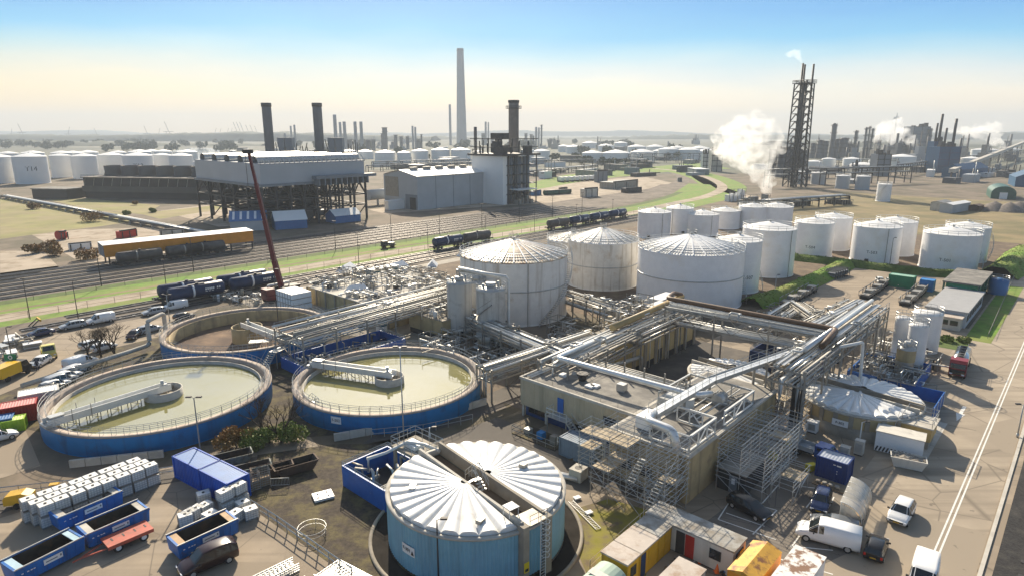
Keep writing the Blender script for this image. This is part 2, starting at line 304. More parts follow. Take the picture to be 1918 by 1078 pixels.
# curving strips: rail yard, grass banks, path
def strip(v,far): return [W(-70,v),W(60,v),W(160,v),W(240,v)]+far
TK=arcs([W(-70,187),W(60,187),W(160,188),W(235,189)]+pxs((1150,373),(1222,360),(1262,347),(1280,336),(1262,322)))
ribbon('rail_yard_bed',TK,[36]*19+[34]*6+[30]*6+[18]*6+[10]*6+[8]*(len(TK)-43),trackm,'stony bed of the wide rail yard','track bed',.012)
PT=arcs([W(-70,154),W(60,154),W(160,154),W(240,153)]+pxs((1262,381),(1322,368),(1352,354),(1345,342),(1316,330),(1275,321),(1225,316)))
ribbon('grass_strip',PT,[30]*len(PT),grassm,'bright green grass strip between the rail yard and the path','grass strip',.02)
sheet('grass_field',pxs((1262,362),(1290,344),(1330,346),(1345,356),(1310,372),(1262,380)),grassm,'bright green grass inside the bend of the path','grass field',.024)
ribbon('grass_bank',arcs([W(-70,167.5),W(60,168),W(160,168.5),W(240,169)]+pxs((1180,386),(1240,372),(1275,360))),4,grassd,'dark grass bank along the rail yard','grass bank',.03)
ribbon('sand_strip',arcs([W(-70,160.5),W(60,160),W(160,160.5),W(240,160)]),1.6,field,'ochre worn line in the grass strip','worn line',.028)
ribbon('path',PT,[6.5]*len(PT),sand,'pale service path curving away between grass strips','path',.034)
ribbon('track_bed',[W(8,140),W(60,140.5),W(140,141.5),W(262,143)],13,trackm,'stony bed of the near sidings','track bed',.026)
ribbon('loop_road',arcs(pxs((1480,385),(1390,366),(1330,345),(1290,322),(1262,316))),9,sand,'pale road leading past the steam plume','road',.02)
def track(u0,u1,v0,v1,label,step=2.4):
    a,b=W(u0,v0),W(u1,v1); n=(b-a).normalized(); s=Vector((-n.y,n.x,0)); L=(b-a).length
    t=T('railway_track',label,'railway track',a,math.atan2(n.y,n.x),'railway tracks')
    m=MB(); m.add([(0,-1.45,.05),(L,-1.45,.05),(L,1.45,.05),(0,1.45,.05)],[(0,1,2,3)]); m.build('bed',ballast,t)
    m=MB()
    for i in range(int(L/step)): m.bx(i*step,i*step+.5,-1.25,1.25,.05,.1)
    m.build('sleepers',dark,t)
    for y in(-.75,.75): MB().bx(0,L,y-.09,y+.09,.1,.26).build('rail',railm,t)
for i in range(7): track(-60,255-i*2,172.5+i*4.6,172.8+i*4.6,'straight track of the wide rail yard, %s from the grass bank'%NTH[i])
for i in range(3): track([20,22,30][i],258,136.6+i*4.3,139+i*4.3,'siding beside the dirt lane, %s from the parked cars'%NTH[i])
# yards and roads of the plant
sheet('yard',us(-40,140,-3,46),asph,'tan paved yard beside the road','yard',.010)
sheet('yard',[W(-30,40),W(30,40),W(36,68),W(9,71),W(-30,74)],asph,'tan paved yard under the skips','yard',.013)
sheet('lot',[W(-30,80),W(12,80),W(14,104),W(38,114),W(46,128),W(52,134),W(20,135),W(-20,134)],asph,'tan car lot along the sidings','lot',.016)
sheet('road',us(-60,330,2.6,14),roadm,'wide tan asphalt road running along the plant','road',.020)
sheet('lane',[W(-20,73.5),W(8,72),W(20,66),W(36,58),W(44,60),W(60,58),W(57,53),W(46,55),W(37,59),W(30,64),W(19,70.2),W(8,75.5),W(-20,78)],lane,'dark lane past the blue clarifiers','lane',.022)
sheet('lane',[W(36,54),W(54,52),W(56,30),W(50,29),W(44,40)],lane,'dark ground between round tank and beige building','lane',.018)
sheet('lot',us(58,100,26,58),lane,'dark paving between the pipe racks','lot',.024)
sheet('yard',us(133,196,20,47),asph,'tan storage yard beside the tank farm','yard',.026)
sheet('tank_yard',[W(100,55),W(200,20),W(262,15),W(262,130),W(100,130)],soil,'brown soil under the white storage tanks','ground',.018)
sheet('process_yard',us(58,132,80,134),conc,'cluttered grey process yard','yard',.014)
sheet('grass_strip',us(132,187,9.8,13.6),grassm,'bright green verge between office and road','grass strip',.031)
sheet('grass_strip',us(124,131.5,12.5,22),grassd,'low green planting in front of the flat office','grass strip',.030)
sheet('gravel_bed',[W(23.5,58.5),W(24.3,40),W(24,24),W(34,24),W(37,30),W(37,53),W(40,56),W(36,61),W(30,63)],gravel,'dark gravel with moss beside the round tank','gravel',.026)
sheet('gravel_bed',[W(24,57),W(40,57),W(36,61),W(29,65)],gravel,'gravel patch under the tipping skips','gravel',.024)
sheet('gravel_bed',[W(8,104),W(20,76),W(44,58),W(60,64),W(62,92),W(50,120),W(30,118)],gravel,'dark gravel around the clarifiers','gravel',.020)
sheet('moss_strip',[W(43,33),W(48,31),W(49,27),W(40,22),(W(36,24))],grassy,'yellow mossy ground right of the round tank','moss',.030)
sheet('moss_strip',[W(36.5,21),W(40,22),W(49,27),W(51,26.5),W(44,19.5)],sand,'pale dirt track behind the yellow cabins','dirt track',.034)
sheet('ballast_bed',us(-60,330,-14,1.6),ballast,'dark ballast of the track beside the road','ballast',.03)
kb=MB(); a=W(-60,2.1);L=330
m=MB(); m.bx(0,L,-.15,.15,0,.13); k=m.build('kerb',concl,loc=W(-40,2.35),rz=RZ); tag(k,'pale kerb between road and ballast','kerb',kind='structure')
for v,lb in((-1.2,'nearer'),(-4.4,'farther')): track(-40,300,v,v,'track lying in the dark ballast, rail pair %s to the road'%lb)
def mark(pts,label): 
    o=sheet('road_marking',pts,paint,label,'road marking',.032); return o
mark(us(-30,200,5.25,5.40),'solid white centre line of the road'); mark(us(-30,200,5.62,5.77),'second white centre line of the road')
# parking bays
sheet('parking_lot',pxs((1290,1000),(1345,960),(1440,880),(1560,912),(1625,965),(1560,985),(1600,1030),(1500,1075),(1420,1050)),M('parking_asphalt',(.19,.165,.135),.88,var=.16,sc=.3,col2=(.26,.22,.175),amt=.36,sc2=.3,crack=.22,bump=.2),'darker asphalt under the parking bays','parking lot',.0285)
def line(a,b,w,label):
    a=Vector(a);b=Vector(b); n=(b-a).normalized(); s=Vector((-n.y,n.x,0))*w/2
    mark([a-s,b-s,b+s,a+s],label)
pk=[((1345,972),(1453,1010)),((1372,930),(1345,972)),((1410,1000),(1455,955)),((1360,960),(1432,985)),((1382,935),(1455,955)),((1425,945),(1460,905)),((1510,950),(1530,925)),((1545,965),(1562,930)),((1482,1024),(1520,972)),((1300,1000),(1560,1075)),((1445,900),(1470,868)),((1445,865),(1495,880)),((1470,860),(1560,890)),((1500,910),(1560,918)),((1445,818),(1467,800)),((1475,832),(1497,812)),((1560,1030),(1480,1022)),((1500,912),(1515,885))]
for i,(a,b) in enumerate(pk): line(G(*a),G(*b),.12,'white painted bay line, %s counted out from the scaffold side'%NTH[i])
ar=G(1848,752); mb=MB(); mb.add([tuple(W(u,v,.036)) for u,v in((92,8.8),(95,9.3),(95,9.0),(98,9.0),(98,8.6),(95,8.6),(95,8.3))],[list(range(7))]); tag(mb.build('road_marking',paint),'white arrow painted on the road','road marking',kind='structure')
for i,(u,v) in enumerate(((78.5,9.5),(82.5,9.5),(86.5,9.5),(88,14.8),(103,16.5))):
    sheet('concrete_pad',us(u,u+3.9,v,v+2.7) if i<3 else us(u,u+(6 if i==3 else 14),v,v+(3 if i==3 else 5)),concl,'pale concrete slab on the yard, %s from the blue barrier'%NTH[i],'slab',.028)
# bunds
def bund(pts,h,wd,label,mat=grassm):
    pts=arcs(pts,10); mb=MB(); vs=[];N=15
    for i,p in enumerate(pts):
        d=(pts[min(i+1,len(pts)-1)]-pts[max(i-1,0)]).normalized(); n=Vector((-d.y,d.x,0))
        for k in range(N):
            t=k/(N-1)*2-1; z=h*max(0,min(1,1.25*(1-abs(t)**1.3)))+(rng.uniform(-.22,.22) if 0<k<N-1 else 0)
            q=p+n*wd*t; vs.append((q.x,q.y,z))
    mb.add(vs,[(i*N+k,(i+1)*N+k,(i+1)*N+k+1,i*N+k+1) for i in range(len(pts)-1) for k in range(N-1)],True)
    tag(mb.build('grass_bund',mat),label,'grass bund',kind='structure')
    tf=MB()
    for _ in range(len(pts)*70):
        i=rng.randrange(len(pts)-1); k=rng.randrange(N-1); a,b,c=(Vector(vs[q]) for q in(i*N+k,(i+1)*N+k,i*N+k+1)); p=a+(b-a)*rng.random()+(c-a)*rng.random(); s=rng.uniform(.07,.2); d=Vector((rng.uniform(-1,1),rng.uniform(-1,1),0))*.2
        tf.add([p-d,p+d,p+Vector((rng.uniform(-.2,.2),rng.uniform(-.2,.2),s))],[(0,1,2)])
    tag(tf.build('grass_tufts',[grassm,grassd][rng.randrange(2)]),'rough grass tufts growing on the '+label.split(' ',1)[1],'grass',kind='stuff')
bund([W(128,50),W(140,48.5),W(160,48),W(186,48)],1.8,3.0,'green bund between storage yard and tall tanks')
bund([W(186,62),W(187,48),W(188,30),W(192,20)],1.5,2.6,'green bund running in front of the tall tanks',grassd)
bund([W(196,16),W(215,14.5),W(240,14)],2.6,4.5,'large grassy mound beside the road')
sheet('far_land',[(-FAR,520),(-300,640),(150,560),(900,640),(FAR,700),(FAR,FAR),(-FAR,FAR)],M('far_land_cover',(.10,.105,.075),.95,var=.35,sc=.006,col2=(.19,.17,.12),amt=.42,sc2=.004),'hazy dark plain of the distant harbour','land',.004)
# water far left, hills, woods
sheet('river',pxs((285,288),(360,277),(412,278),(412,290),(400,300),(330,296)),M('river_water',(.30,.33,.36),.12,var=.05,sc=.02),'pale river reflecting the sky','river',.02)
def ridge(name,y,x0,x1,h,mat,label,seed,kind,rag,step=22,dep=400):
    r=random.Random(seed); mb=MB(); n=int((x1-x0)/step); vs=[]
    for i in range(n+1):
        x=x0+i*step; z=h*(.55+.3*sin(x*.0011+seed)+.15*sin(x*.0043+2*seed))+r.uniform(-rag,rag); yy=y+60*sin(x*.002)
        vs+=[(x,yy,0),(x,yy+30,max(2,z*.8)),(x,yy+dep*.5,max(2,z+r.uniform(-rag,rag))),(x,yy+dep,0)]
    mb.add(vs,[(i*4+k,i*4+4+k,i*4+5+k,i*4+1+k) for i in range(n) for k in range(3)],True)
    tag(mb.build(name,mat),label,'woods' if kind=='stuff' else 'hills',kind=kind)
wd=M('far_woods',(.05,.06,.035),.95,var=.4,sc=.03)
ridge('far_woods',2600,-3200,-300,36,wd,'hazy belt of woods beyond the left tank farm',3,'stuff',3)
ridge('far_woods',3300,-400,3000,36,wd,'hazy belt of woods across the middle distance',5,'stuff',3)
ridge('far_woods',1500,700,3400,24,wd,'dark wooded belt behind the refinery on the right',9,'stuff',3,30)
ridge('hills',6500,-6500,6500,62,wd,'faint wooded skyline at the horizon',1,'structure',3,90,1200)
ridge('far_woods',1750,-1500,-650,15,wd,'hazy trees along the far river bank',4,'stuff',3,25,120)
# ---------------------------------------------------------------- storage tanks
def lettering(s,size,mat,parent,loc,rot=(pi/2,0,0),bend=0,name='lettering',bold=False,label=None):
    cu=bpy.data.curves.new('t','FONT'); cu.body=s; cu.size=size; cu.align_x='CENTER'; cu.align_y='CENTER'; cu.resolution_u=2
    if bold: cu.offset=size*.02
    o=bpy.data.objects.new('t',cu); COL.objects.link(o); dg=bpy.context.evaluated_depsgraph_get(); me=bpy.data.meshes.new_from_object(o.evaluated_get(dg))
    bpy.data.objects.remove(o); me.name=name; me.materials.clear(); me.materials.append(mat)
    if bend:                                       # wrap round a cylinder of radius bend about the parent's axis, facing angle loc
        for v in me.vertices:
            a=loc[0]+v.co.x/bend; z=loc[1]+v.co.y; v.co=(bend*cos(a),bend*sin(a),z)
    r=bpy.data.objects.new(name,me); COL.objects.link(r); r.parent=parent
    if not bend: r.location=loc; r.rotation_euler=rot
    if label: r['label']=label
    return r
def ringrail(r,z,h=1.1,n=24,a0=0,a1=2*pi,pr=.035,m=None,c=(0,0,0)):
    m=m or MB(); full=abs(a1-a0-2*pi)<1e-6; k=n if full else n+1
    for i in range(k):
        a=a0+(a1-a0)*i/n; p=(c[0]+r*cos(a),c[1]+r*sin(a),z); m.cyl(p,(p[0],p[1],z+h),pr,n=4,caps=False)
    s=4
    for q in(.55,1):
        pts=[(c[0]+r*cos(a0+(a1-a0)*i/(n*2)),c[1]+r*sin(a0+(a1-a0)*i/(n*2)),z+h*q) for i in range(n*2 if full else n*2+1)]
        m.tube(pts,pr,4,full)
    return m
def rail(pts,h=1.05,step=1.6,pr=.03,m=None,mid=True):
    m=m or MB(); pts=[Vector(p) for p in pts]
    for a,b in zip(pts,pts[1:]):
        L=(b-a).length; n=max(1,round(L/step))
        for i in range(n+1): p=a+(b-a)*i/n; m.cyl(p,p+Vector((0,0,h)),pr,n=4,caps=False)
    for q in((.5,1) if mid else (1,)): m.tube([p+Vector((0,0,h*q)) for p in pts],pr,4)
    return m
def camang(c): return math.atan2(-c[1],-c[0])
def tank(pos,r,h,label,shell=white,roof=whiteR,cone=.13,n=56,stair=None,text=None,tsz=1.6,trot=0,group=None,rail_=True,band=0,mark=0,tz=.32,ribs=0,cat='storage tank',grid=0,name='storage_tank',ts=text_d):
    t=T(name,label,cat,pos,0,group)
    m=MB(); m.lathe([(r,0),(r,h*.33),(r,h*.66),(r,h)],n); m.lathe([(r+.12,0),(r+.12,.25),(r,.25)],n)
    m.build('shell',shell,t)
    rz=r*cone*2
    m=MB(); m.lathe([(r+.07,h-.12),(r+.07,h+.05),(r*.99,h+.08),(r*.55,h+.08+rz*.45),(r*.12,h+rz*.9),(.01,h+rz*.92)],n); m.build('roof',roof,t)
    if band: MB().lathe([(r+.002,h*band-.1),(r+.13,h*band-.1),(r+.13,h*band+.1),(r+.002,h*band+.1)],n).build('stiffener_ring',galv,t)
    if rail_: ringrail(r+.02,h+.05,1.1,max(14,int(r*3)),pr=.05).build('handrail',steelw,t)
    m=MB(); m.cyl((0,0,h+rz*.85),(0,0,h+rz*.9+.35),.25,n=10); m.cyl((0,0,h+rz*.9+.35),(0,0,h+rz*.9+.5),.4,n=10); m.build('roof_vent',galv,t)
    ca=camang(pos)
    if ribs:
        m=MB()
        for i in range(ribs):
            a=2*pi*i/ribs; c,s=cos(a),sin(a); f=lambda q:(q*c,q*s,h+.16+rz*.92*(1-q/r)*.98)
            m.bar(f(.6),f(r),.24,.28)
        m.build('roof_ribs',whiteclean if shell is not rustwhite else shell,t)
        m=MB(); g=max(6,int(r/1.0))
        for k in range(1,g):
            q=r*k/g
            m.tube([(q*cos(2*pi*i/ribs),q*sin(2*pi*i/ribs),h+.17+rz*.92*(1-q/r)*.98) for i in range(ribs)],.07,4,True)
        for i in range(ribs):
            for sgn in(.25,.5,.75):
                a=2*pi*(i+sgn)/ribs; k=2*pi*i/ribs; k2=2*pi*(i+1)/ribs
                P=lambda q:(q*(cos(k)*(1-sgn)+cos(k2)*sgn),q*(sin(k)*(1-sgn)+sin(k2)*sgn),h+.14+rz*.92*(1-q/r)*.98)
                m.bar(P(r*.35),P(r*.99),.10,.10)
        m.build('roof_grating',galv,t)
        ringrail(r*.09,h+rz*.9,1.1,8).build('centre_rail',galv,t)
    if stair is not None:
        m=MB(); a0=ca+stair; sw=min(1.6,h/r*1.15); N=int(h/.3)
        for i in range(N):
            a=a0+sw*i/N; z=h*i/N
            m.add([((r+q)*cos(a+d),(r+q)*sin(a+d),z) for q,d in((.05,0),(.95,0),(.95,sw/N*1.05),(.05,sw/N*1.05))],[(0,1,2,3)])
        m.build('stair',galvd,t)
        m=MB()
        for dz in(.1,1.0): m.tube([((r+1)*cos(a0+sw*i/16),(r+1)*sin(a0+sw*i/16),h*i/16+dz) for i in range(17)],.05,4)
        for i in range(0,17): a=a0+sw*i/16; m.cyl(((r+1)*cos(a),(r+1)*sin(a),h*i/16),((r+1)*cos(a),(r+1)*sin(a),h*i/16+1),.03,n=4,caps=False)
        m.build('stair_rail',galv,t)
    if text: lettering(text,tsz,ts,t,(ca+trot,h*tz),bend=r+.03)
    if mark:
        m=MB(); a=ca+mark; m.cyl(((r+.15)*cos(a),(r+.15)*sin(a),0),((r+.15)*cos(a),(r+.15)*sin(a),h),.07,n=5); m.build('downpipe',galvd,t)
        m=MB(); a=ca-mark*.6; m.box(((r+.3)*cos(a),(r+.3)*sin(a),.9),(.8,.8,.8),a); m.cyl((r*cos(a),r*sin(a),.9),((r+1.2)*cos(a),(r+1.2)*sin(a),.9),.2,n=8); m.build('valve',dark,t)
    return t
TD=dict(T1=(1193,1255,448,400),T2=(1245,1297,440,392),T3=(1281,1345,443,404),T4=(1330,1385,430,397),T5=(1376,1440,430,410),T6=(1420,1483,430,405),T7=(1384,1485,520,433),T8=(1482,1558,484,420),T9=(1520,1591,470,410),T10=(1590,1683,495,428),T11=(1632,1712,480,418),T12=(1718,1831,510,442),T13=(1760,1848,492,428),T14=(1335,1420,550,455))
LB=dict(T1='cream white tank standing leftmost in the back row of the tank farm beside the wagons',T2='white tank half hidden behind the leftmost back row tank',T3='grey white tank between the leftmost pair and the brighter tank behind it',T4='white tank in the back row, its right side cream in the sun',T5='short white tank mostly hidden behind the large tank by the bund',T6='white tank behind the short hidden one, roof edge toward the field',
 T7='tall white tank with grey railing beside the dry soil and green bund',T8='white tank with dark number standing behind the green bund',T9='white tank right behind the numbered one, toward the field',T10='broad white tank with a lamp post in front of it',T11='white tank directly behind the lamp post tank',T12='large white tank with black stains under its roof rim',T13='white tank with a spiral stair behind the stained one',T14='white tank partly hidden behind the big ribbed roof tank')
for k,v in TD.items():
    p,r,h=cylfit(*v)
    if k=='T5': h=8;r=5.2
    if k=='T6': h=8
    tank(p,r,h,LB[k],text={'T7':None,'T8':'T-504','T10':'T-503','T12':'T-501','T14':'T-507'}.get(k),tsz=1.1,trot=-.1 if k!='T14' else .5,stair={'T13':.9,'T12':1.4,'T14':1.7}.get(k),mark={'T1':.5,'T7':.9,'T3':.6,'T10':.45,'T2':-.5}.get(k,0),group='white tank farm')
    if k=='T12':
        q=bpy.data.objects[-1] if False else None
# the three big tanks with radial rafters
pA,rA,hA=cylfit(864,1060,612,494); pB,rB,hB=cylfit(1062,1192,545,458); pC,rC,hC=cylfit(1190,1387,585,480)
tank(pA,rA,hA,'big tank with rust streaked grating roof beside the two grey silos',M('streaked_white',(.75,.73,.69),.45,var=.06,col2=(.50,.38,.24),amt=.28,sc2=.3,streak=.9),rustroof,.14,72,stair=.42,band=.55,ribs=28,mark=.25,group='ribbed roof tanks')
tb=tank(pB,rB,hB,'tall tank with dark rust stains at its seam between two big tanks',rustwhite,whiteR,.17,64,band=.5,ribs=24,group='ribbed roof tanks')
tank(pC,rC,hC,'widest white tank with clean ribbed roof beside the brown pipe bridge',white,whiteR,.13,72,stair=1.5,band=.55,ribs=28,group='ribbed roof tanks')
pB2,rB2,hB2=cylfit(1024,1120,525,455)
tank(pB2,rB2,hB2,'low pale tank with ribbed roof behind the tall rusty tank',rustwhite,whiteR,.13,56,ribs=24,group='ribbed roof tanks')
# lettering stains on the stained tank: worn black patches
# left tank farm
LF=[(28,96,345,294,'T14'),(-30,34,344,295,None),(96,138,333,292,None),(136,187,335,293,None),(185,236,330,291,None),(232,291,334,292,'T13'),(288,324,328,291,None),(319,365,333,292,None),(364,402,338,303,None)]
for i,(a,b,c,d,tx) in enumerate(LF):
    p,r,h=cylfit(a,b,c,d); tank(p,r,h,'white tank of the far left tank farm, %s in its front row'%NTH[i],farwhite,farwhite,.12,36,text=tx,tsz=4.4,tz=.55,rail_=False,group='far left tank farm')
BF=[(-5,40,318,288),(40,88,316,287),(96,140,314,287),(118,160,312,287),(145,188,310,286),(205,240,310,286),(240,286,309,285),(290,325,308,284),(330,372,308,285),(270,300,305,283)]
for i,(a,b,c,d) in enumerate(BF):
    p,r,h=cylfit(a,b,c,d); tank(p,r,h,'pale tank behind the front row of the far left farm, %s in the back row'%NTH[i],farwhite,farwhite,.12,28,rail_=False,group='far left tank farm')
MF=[(702,742,306,286),(744,770,306,286),(771,803,305,283),(808,843,305,281),(845,882,305,281),(975,1000,302,281),(884,905,303,284),(1000,1030,301,283),(1090,1130,305,287),(1128,1180,306,287),(1180,1225,305,285),(1222,1258,296,283),(1232,1270,300,280),(1268,1310,300,281),(1045,1068,285,274),(1120,1150,284,273),(1175,1210,286,275),(1210,1245,285,275),(1250,1285,288,277),(1290,1330,290,278),(1300,1345,300,284),(1060,1090,288,275),(640,668,300,283),(668,700,298,284),(1150,1176,280,268),(1090,1120,278,268)]
for i,(a,b,c,d) in enumerate(MF):
    p,r,h=cylfit(a,b,c,d); side='left' if b<1040 else 'right'
    tank(p,r,h,"hazy distant white tank, %s from the left on the %s side of the brown stack"%((NTH+['twenty-first'])[sum(1 for q in MF if ((q[1]<1040)==(b<1040)) and q[0]<a)],side),farwhite,farwhite,.12,28,rail_=False,group='far middle tanks')
RF=[(1509,1539,322,303,0),(1538,1565,316,298,0),(1577,1612,318,298,0),(1480,1507,345,323,0),(1518,1545,346,325,0),(1564,1591,354,330,0),(1601,1629,356,331,0),(1590,1640,328,309,1),(1660,1716,311,294,1),(1797,1838,314,297,1),(1817,1850,294,281,1),(1845,1872,293,281,1),(1880,1910,287,279,1),(1440,1462,330,316,0),(1625,1655,316,301,0)]
for i,(a,b,c,d,e) in enumerate(RF):
    p,r,h=cylfit(a,b,c,d); tank(p,r,h,'cream tank amid the refinery right of the lattice tower, %s from the viewer side list'%NTH[i] if 0 else 'cream tank in the refinery, %s from the left among the refinery tanks'%NTH[sorted(range(len(RF)),key=lambda j:RF[j][0]).index(i)],farwhite if i not in(3,4,5,6) else greyc,farwhite,.1,28,rail_=i in(3,4,5,6),group='refinery tanks')
p,r,h=cylfit(1640,1668,378,346); tank(p,r,h,'lone narrow white tank standing in the brown field',white,whiteR,.08,32,stair=-1.3,group=None)
# ---------------------------------------------------------------- far plant
def frame2(p0,p1):
    d=p1-p0; return p0,math.atan2(d.y,d.x),math.hypot(d.x,d.y)
# cooling tower with fan drums
p0,a,L=frame2(G(161,371),G(410,376)); dp=(G(93,362)-p0).length; h=ht(161,371,333)
t=T('cooling_tower','long dark timber cooling tower with a row of fan drums on its deck','cooling tower',p0,a)
m=MB(); m.extr([(0,0)]*0+[(0,0),(L,0),(L,h),(0,h)],0,dp); m.build('casing',brownc,t)
m=MB(); m.bx(-.3,L+.3,-1.2,-.05,h*.33,h*.60); m.build('louvre_band',M('louvre_timber',(.10,.088,.075),.8,var=.15,sc=.1),t)
m=MB(); m.bx(-.5,L+.5,-1.3,dp+.5,h,h+.5); m.build('deck',M('cooling_deck',(.15,.13,.11),.8),t)
rail([(0,-1.2,h+.5),(L,-1.2,h+.5)],1.1,4,.06).build('handrail',brownc,t)
for i in range(7):
    x=L*(.09+.135*i); m=MB(); m.lathe([(5.4,0),(4.8,2.0),(5.1,5.4),(4.7,5.4),(4.5,1.4)],20,(x,dp*.3,h+.5)); m.build('fan_drum',M('drum_timber',(.13,.115,.10),.8,var=.15,sc=.1),t)
m=MB(); 
for i in range(14): m.bar((L*(.02+.07*i),-1.5,h*.62),(L*(.02+.07*i)+1.2,-1.5,h*.99),.18)
m.build('pipe_brackets',galvd,t)
t=T('shed','dark low shed at the end of the cooling tower','shed',G(62,372),a); m=MB(); m.bx(0,22,0,12,0,5); m.build('wall',brownc,t); m=MB(); m.bx(-.4,22.4,-.4,12.4,5,5.5); m.build('roof',roofg,t)
# elevated grey air condenser on a steel trestle
c0=GU(497,430); u1=GU(706,411)[0]; v1=GU(412,402)[1]; p=W(*c0); zb=ht(497,430,346); zt=ht(497,430,307); A_=u1-c0[0]; B_=v1-c0[1]
t=T('condenser_building','huge grey box raised on a steel trestle, silver ducts along its roof','building',p,RZ)
m=MB(); m.bx(0,A_,0,B_,zb,zt); m.build('cladding',M('condenser_cladding',(.42,.44,.46),.6,var=.06,sc=.1),t)
m=MB(); m.bx(-.6,A_+.6,-.6,B_+.6,zb-1,zb); m.build('base_frame',greyd,t)
for k in range(5):
    m=MB(); y=B_*(.1+.2*k); m.lathe([(2.6,0),(2.6,A_*.98)],12,(0,0,0)); m.v=[(z+1,y+x*.9,zt+.8+yv*.7) for x,yv,z in m.v]; m.build('duct',galv,t)
m=MB(); 
for k in range(24): m.bar((A_*k/23,-.7,zt-.3),(A_*k/23,2.2,zt+2.2),.25)
m.build('roof_bracing',galv,t)
m=MB(); nx=9; ny=6
for i in range(nx):
    for j in range(ny):
        x=A_*i/(nx-1);y=B_*j/(ny-1); m.bar((x,y,0),(x,y,zb-1),.7)
for z in (zb*.36,zb*.62):
    for j in range(ny): m.bar((0,B_*j/(ny-1),z),(A_,B_*j/(ny-1),z),.5)
    for i in range(nx): m.bar((A_*i/(nx-1),0,z),(A_*i/(nx-1),B_,z),.5)
for i in range(nx-1):
    for j in (0,2,ny-1):
        x0,x1=A_*i/(nx-1),A_*(i+1)/(nx-1);y=B_*j/(ny-1)
        m.bar((x0,y,zb*.62),((x0+x1)/2,y,zb-1),.35); m.bar((x1,y,zb*.62),((x0+x1)/2,y,zb-1),.35)
        if i%2: m.bar((x0,y,0),(x1,y,zb*.36),.35)
for j in range(ny-1):
    for x in (0,A_):
        y0,y1=B_*j/(ny-1),B_*(j+1)/(ny-1); m.bar((x,y0,zb*.62),(x,(y0+y1)/2,zb-1),.35); m.bar((x,y1,zb*.62),(x,(y0+y1)/2,zb-1),.35)
m.build('trestle',dark,t)
m=MB()
r=random.Random(3)
for k in range(26): x=r.uniform(4,A_-6); y=r.uniform(3,B_-8); z=r.choice((0,0,zb*.36)); m=MB().bx(x,x+r.uniform(2,6),y,y+r.uniform(2,6),z,z+r.uniform(2,7)); m.build('equipment',M('trestle_plant',(.12,.13,.14),.6,var=.3,sc=.2),t)
m=MB(); m.bx(A_*.45,A_+3,-4,-.7,zb+1,zb+2.2); 
for k in range(10): m.bx(A_*(.47+.055*k),A_*(.47+.055*k)+.5,-4.3,-.7,zb-1.5,zb+1)
m.build('side_gallery',greyd,t)
def stack(px,yb,yt,wpx,label,mat=chimc,taper=1,plat=(),name='chimney',dark_top=0,n=20,sq_=None):
    p=G(px,yb); h=ht(px,yb,yt); r=wpx/2*p.y/FL*1.03
    t=T(name,label,'chimney',p); m=MB()
    m.lathe([(r*(1+(1-taper)*(1-k/8)/taper),h*k/8) for k in range(9)]+[(r*.8,h),(r*.8,h-.5)],n); m.build('shaft',mat,t)
    for q in plat:
        m=MB(); rr=r*1.02; m.lathe([(rr,h*q),(rr+1.5,h*q),(rr+1.5,h*q+.3),(rr,h*q+.3)],16); ringrail(rr+1.4,h*q+.3,1.1,10,pr=.07,m=m); m.build('platform',dark,t)
    if dark_top: m=MB(); m.lathe([(r*1.03,h-dark_top),(r*1.1,h-dark_top),(r*1.1,h+.3),(r*.9,h+.3)],n); m.build('crown',dark,t)
    return t
st=M('stack_cladding',(.13,.135,.14),.7,var=.12,sc=.2)
stack(512,352,194,16,'left one of two thick grey stacks rising behind the trestle building',st,1,(.42,),dark_top=2)
stack(604,350,194,16,'right one of two thick grey stacks rising behind the trestle building',st,1,(.42,),dark_top=2)
for px,lb in((548,'left'),(640,'right')):
    p=G(px,352); z1=ht(px,352,285); z2=ht(px,352,258); t=T('boiler_block','dark boiler frame with boxy silencers beside the %s thick stack'%lb,'boiler',p)
    m=MB()
    for x in(-8,-3,3,8):
        for y in(-5,5): m.bar((x,y,0),(x,y,z1),.6)
    for z in(z1*.4,z1*.7,z1): m.bx(-8.5,8.5,-5.5,5.5,z-.4,z)
    m.build('frame',dark,t)
    m=MB(); m.bx(-7.5,7.5,-5,5,3,z1-3); m.build('casing',greyd,t)
    for x in(-4.2,.6): m=MB(); m.bx(x-2.2,x+2.2,-3,3,z1+3,z2); m.bx(x-1.8,x+1.8,-2.5,2.5,z1,z1+3); m.build('silencer',greyd,t)
    m=MB(); [m.cyl((x,rng.uniform(-4,4),z1),(x,rng.uniform(-4,4),z1+rng.uniform(3,8)),.3,n=5) for x in(-11,-8,-6,5,7,9,11,12)]; m.build('vent_pipes',dark,t)
def shed(p,u,v,h,rh,label,wall,roof,rz=RZ,name='shed',door=None,strips=0):
    t=T(name,label,'shed',p,rz); m=MB(); m.extr([(0,0),(u,0),(u,h),(u/2,h+rh),(0,h)],0,v); 
    if u>=v: pass
    m.build('wall',wall,t)
    m=MB()
    for s in(0,1):
        x0,x1=((-.3,u/2),(u+.3,u/2))[s]; z0=h-.3*rh/(u/2)
        m.add([(x0,-.3,z0+.06),(x1,-.3,h+rh+.08),(x1,v+.3,h+rh+.08),(x0,v+.3,z0+.06)],[(0,1,2,3) if s==0 else (3,2,1,0)])
    m.build('roof',roof,t)
    if strips:
        m=MB()
        for k in range(strips):
            y=v*(k+.5)/strips; m.add([(u*.06,y-.4,h+rh*.12+.16),(u*.46,y-.4,h+rh*.92+.16),(u*.46,y+.4,h+rh*.92+.16),(u*.06,y+.4,h+rh*.12+.16)],[(0,1,2,3)])
        m.build('roof_lights',whiteclean,t)
    if door: m=MB(); m.bx(u*.35,u*.65,-.08,-.002,0,h*.75); m.build('door',door,t)
    return t
r2=RZ+pi/2
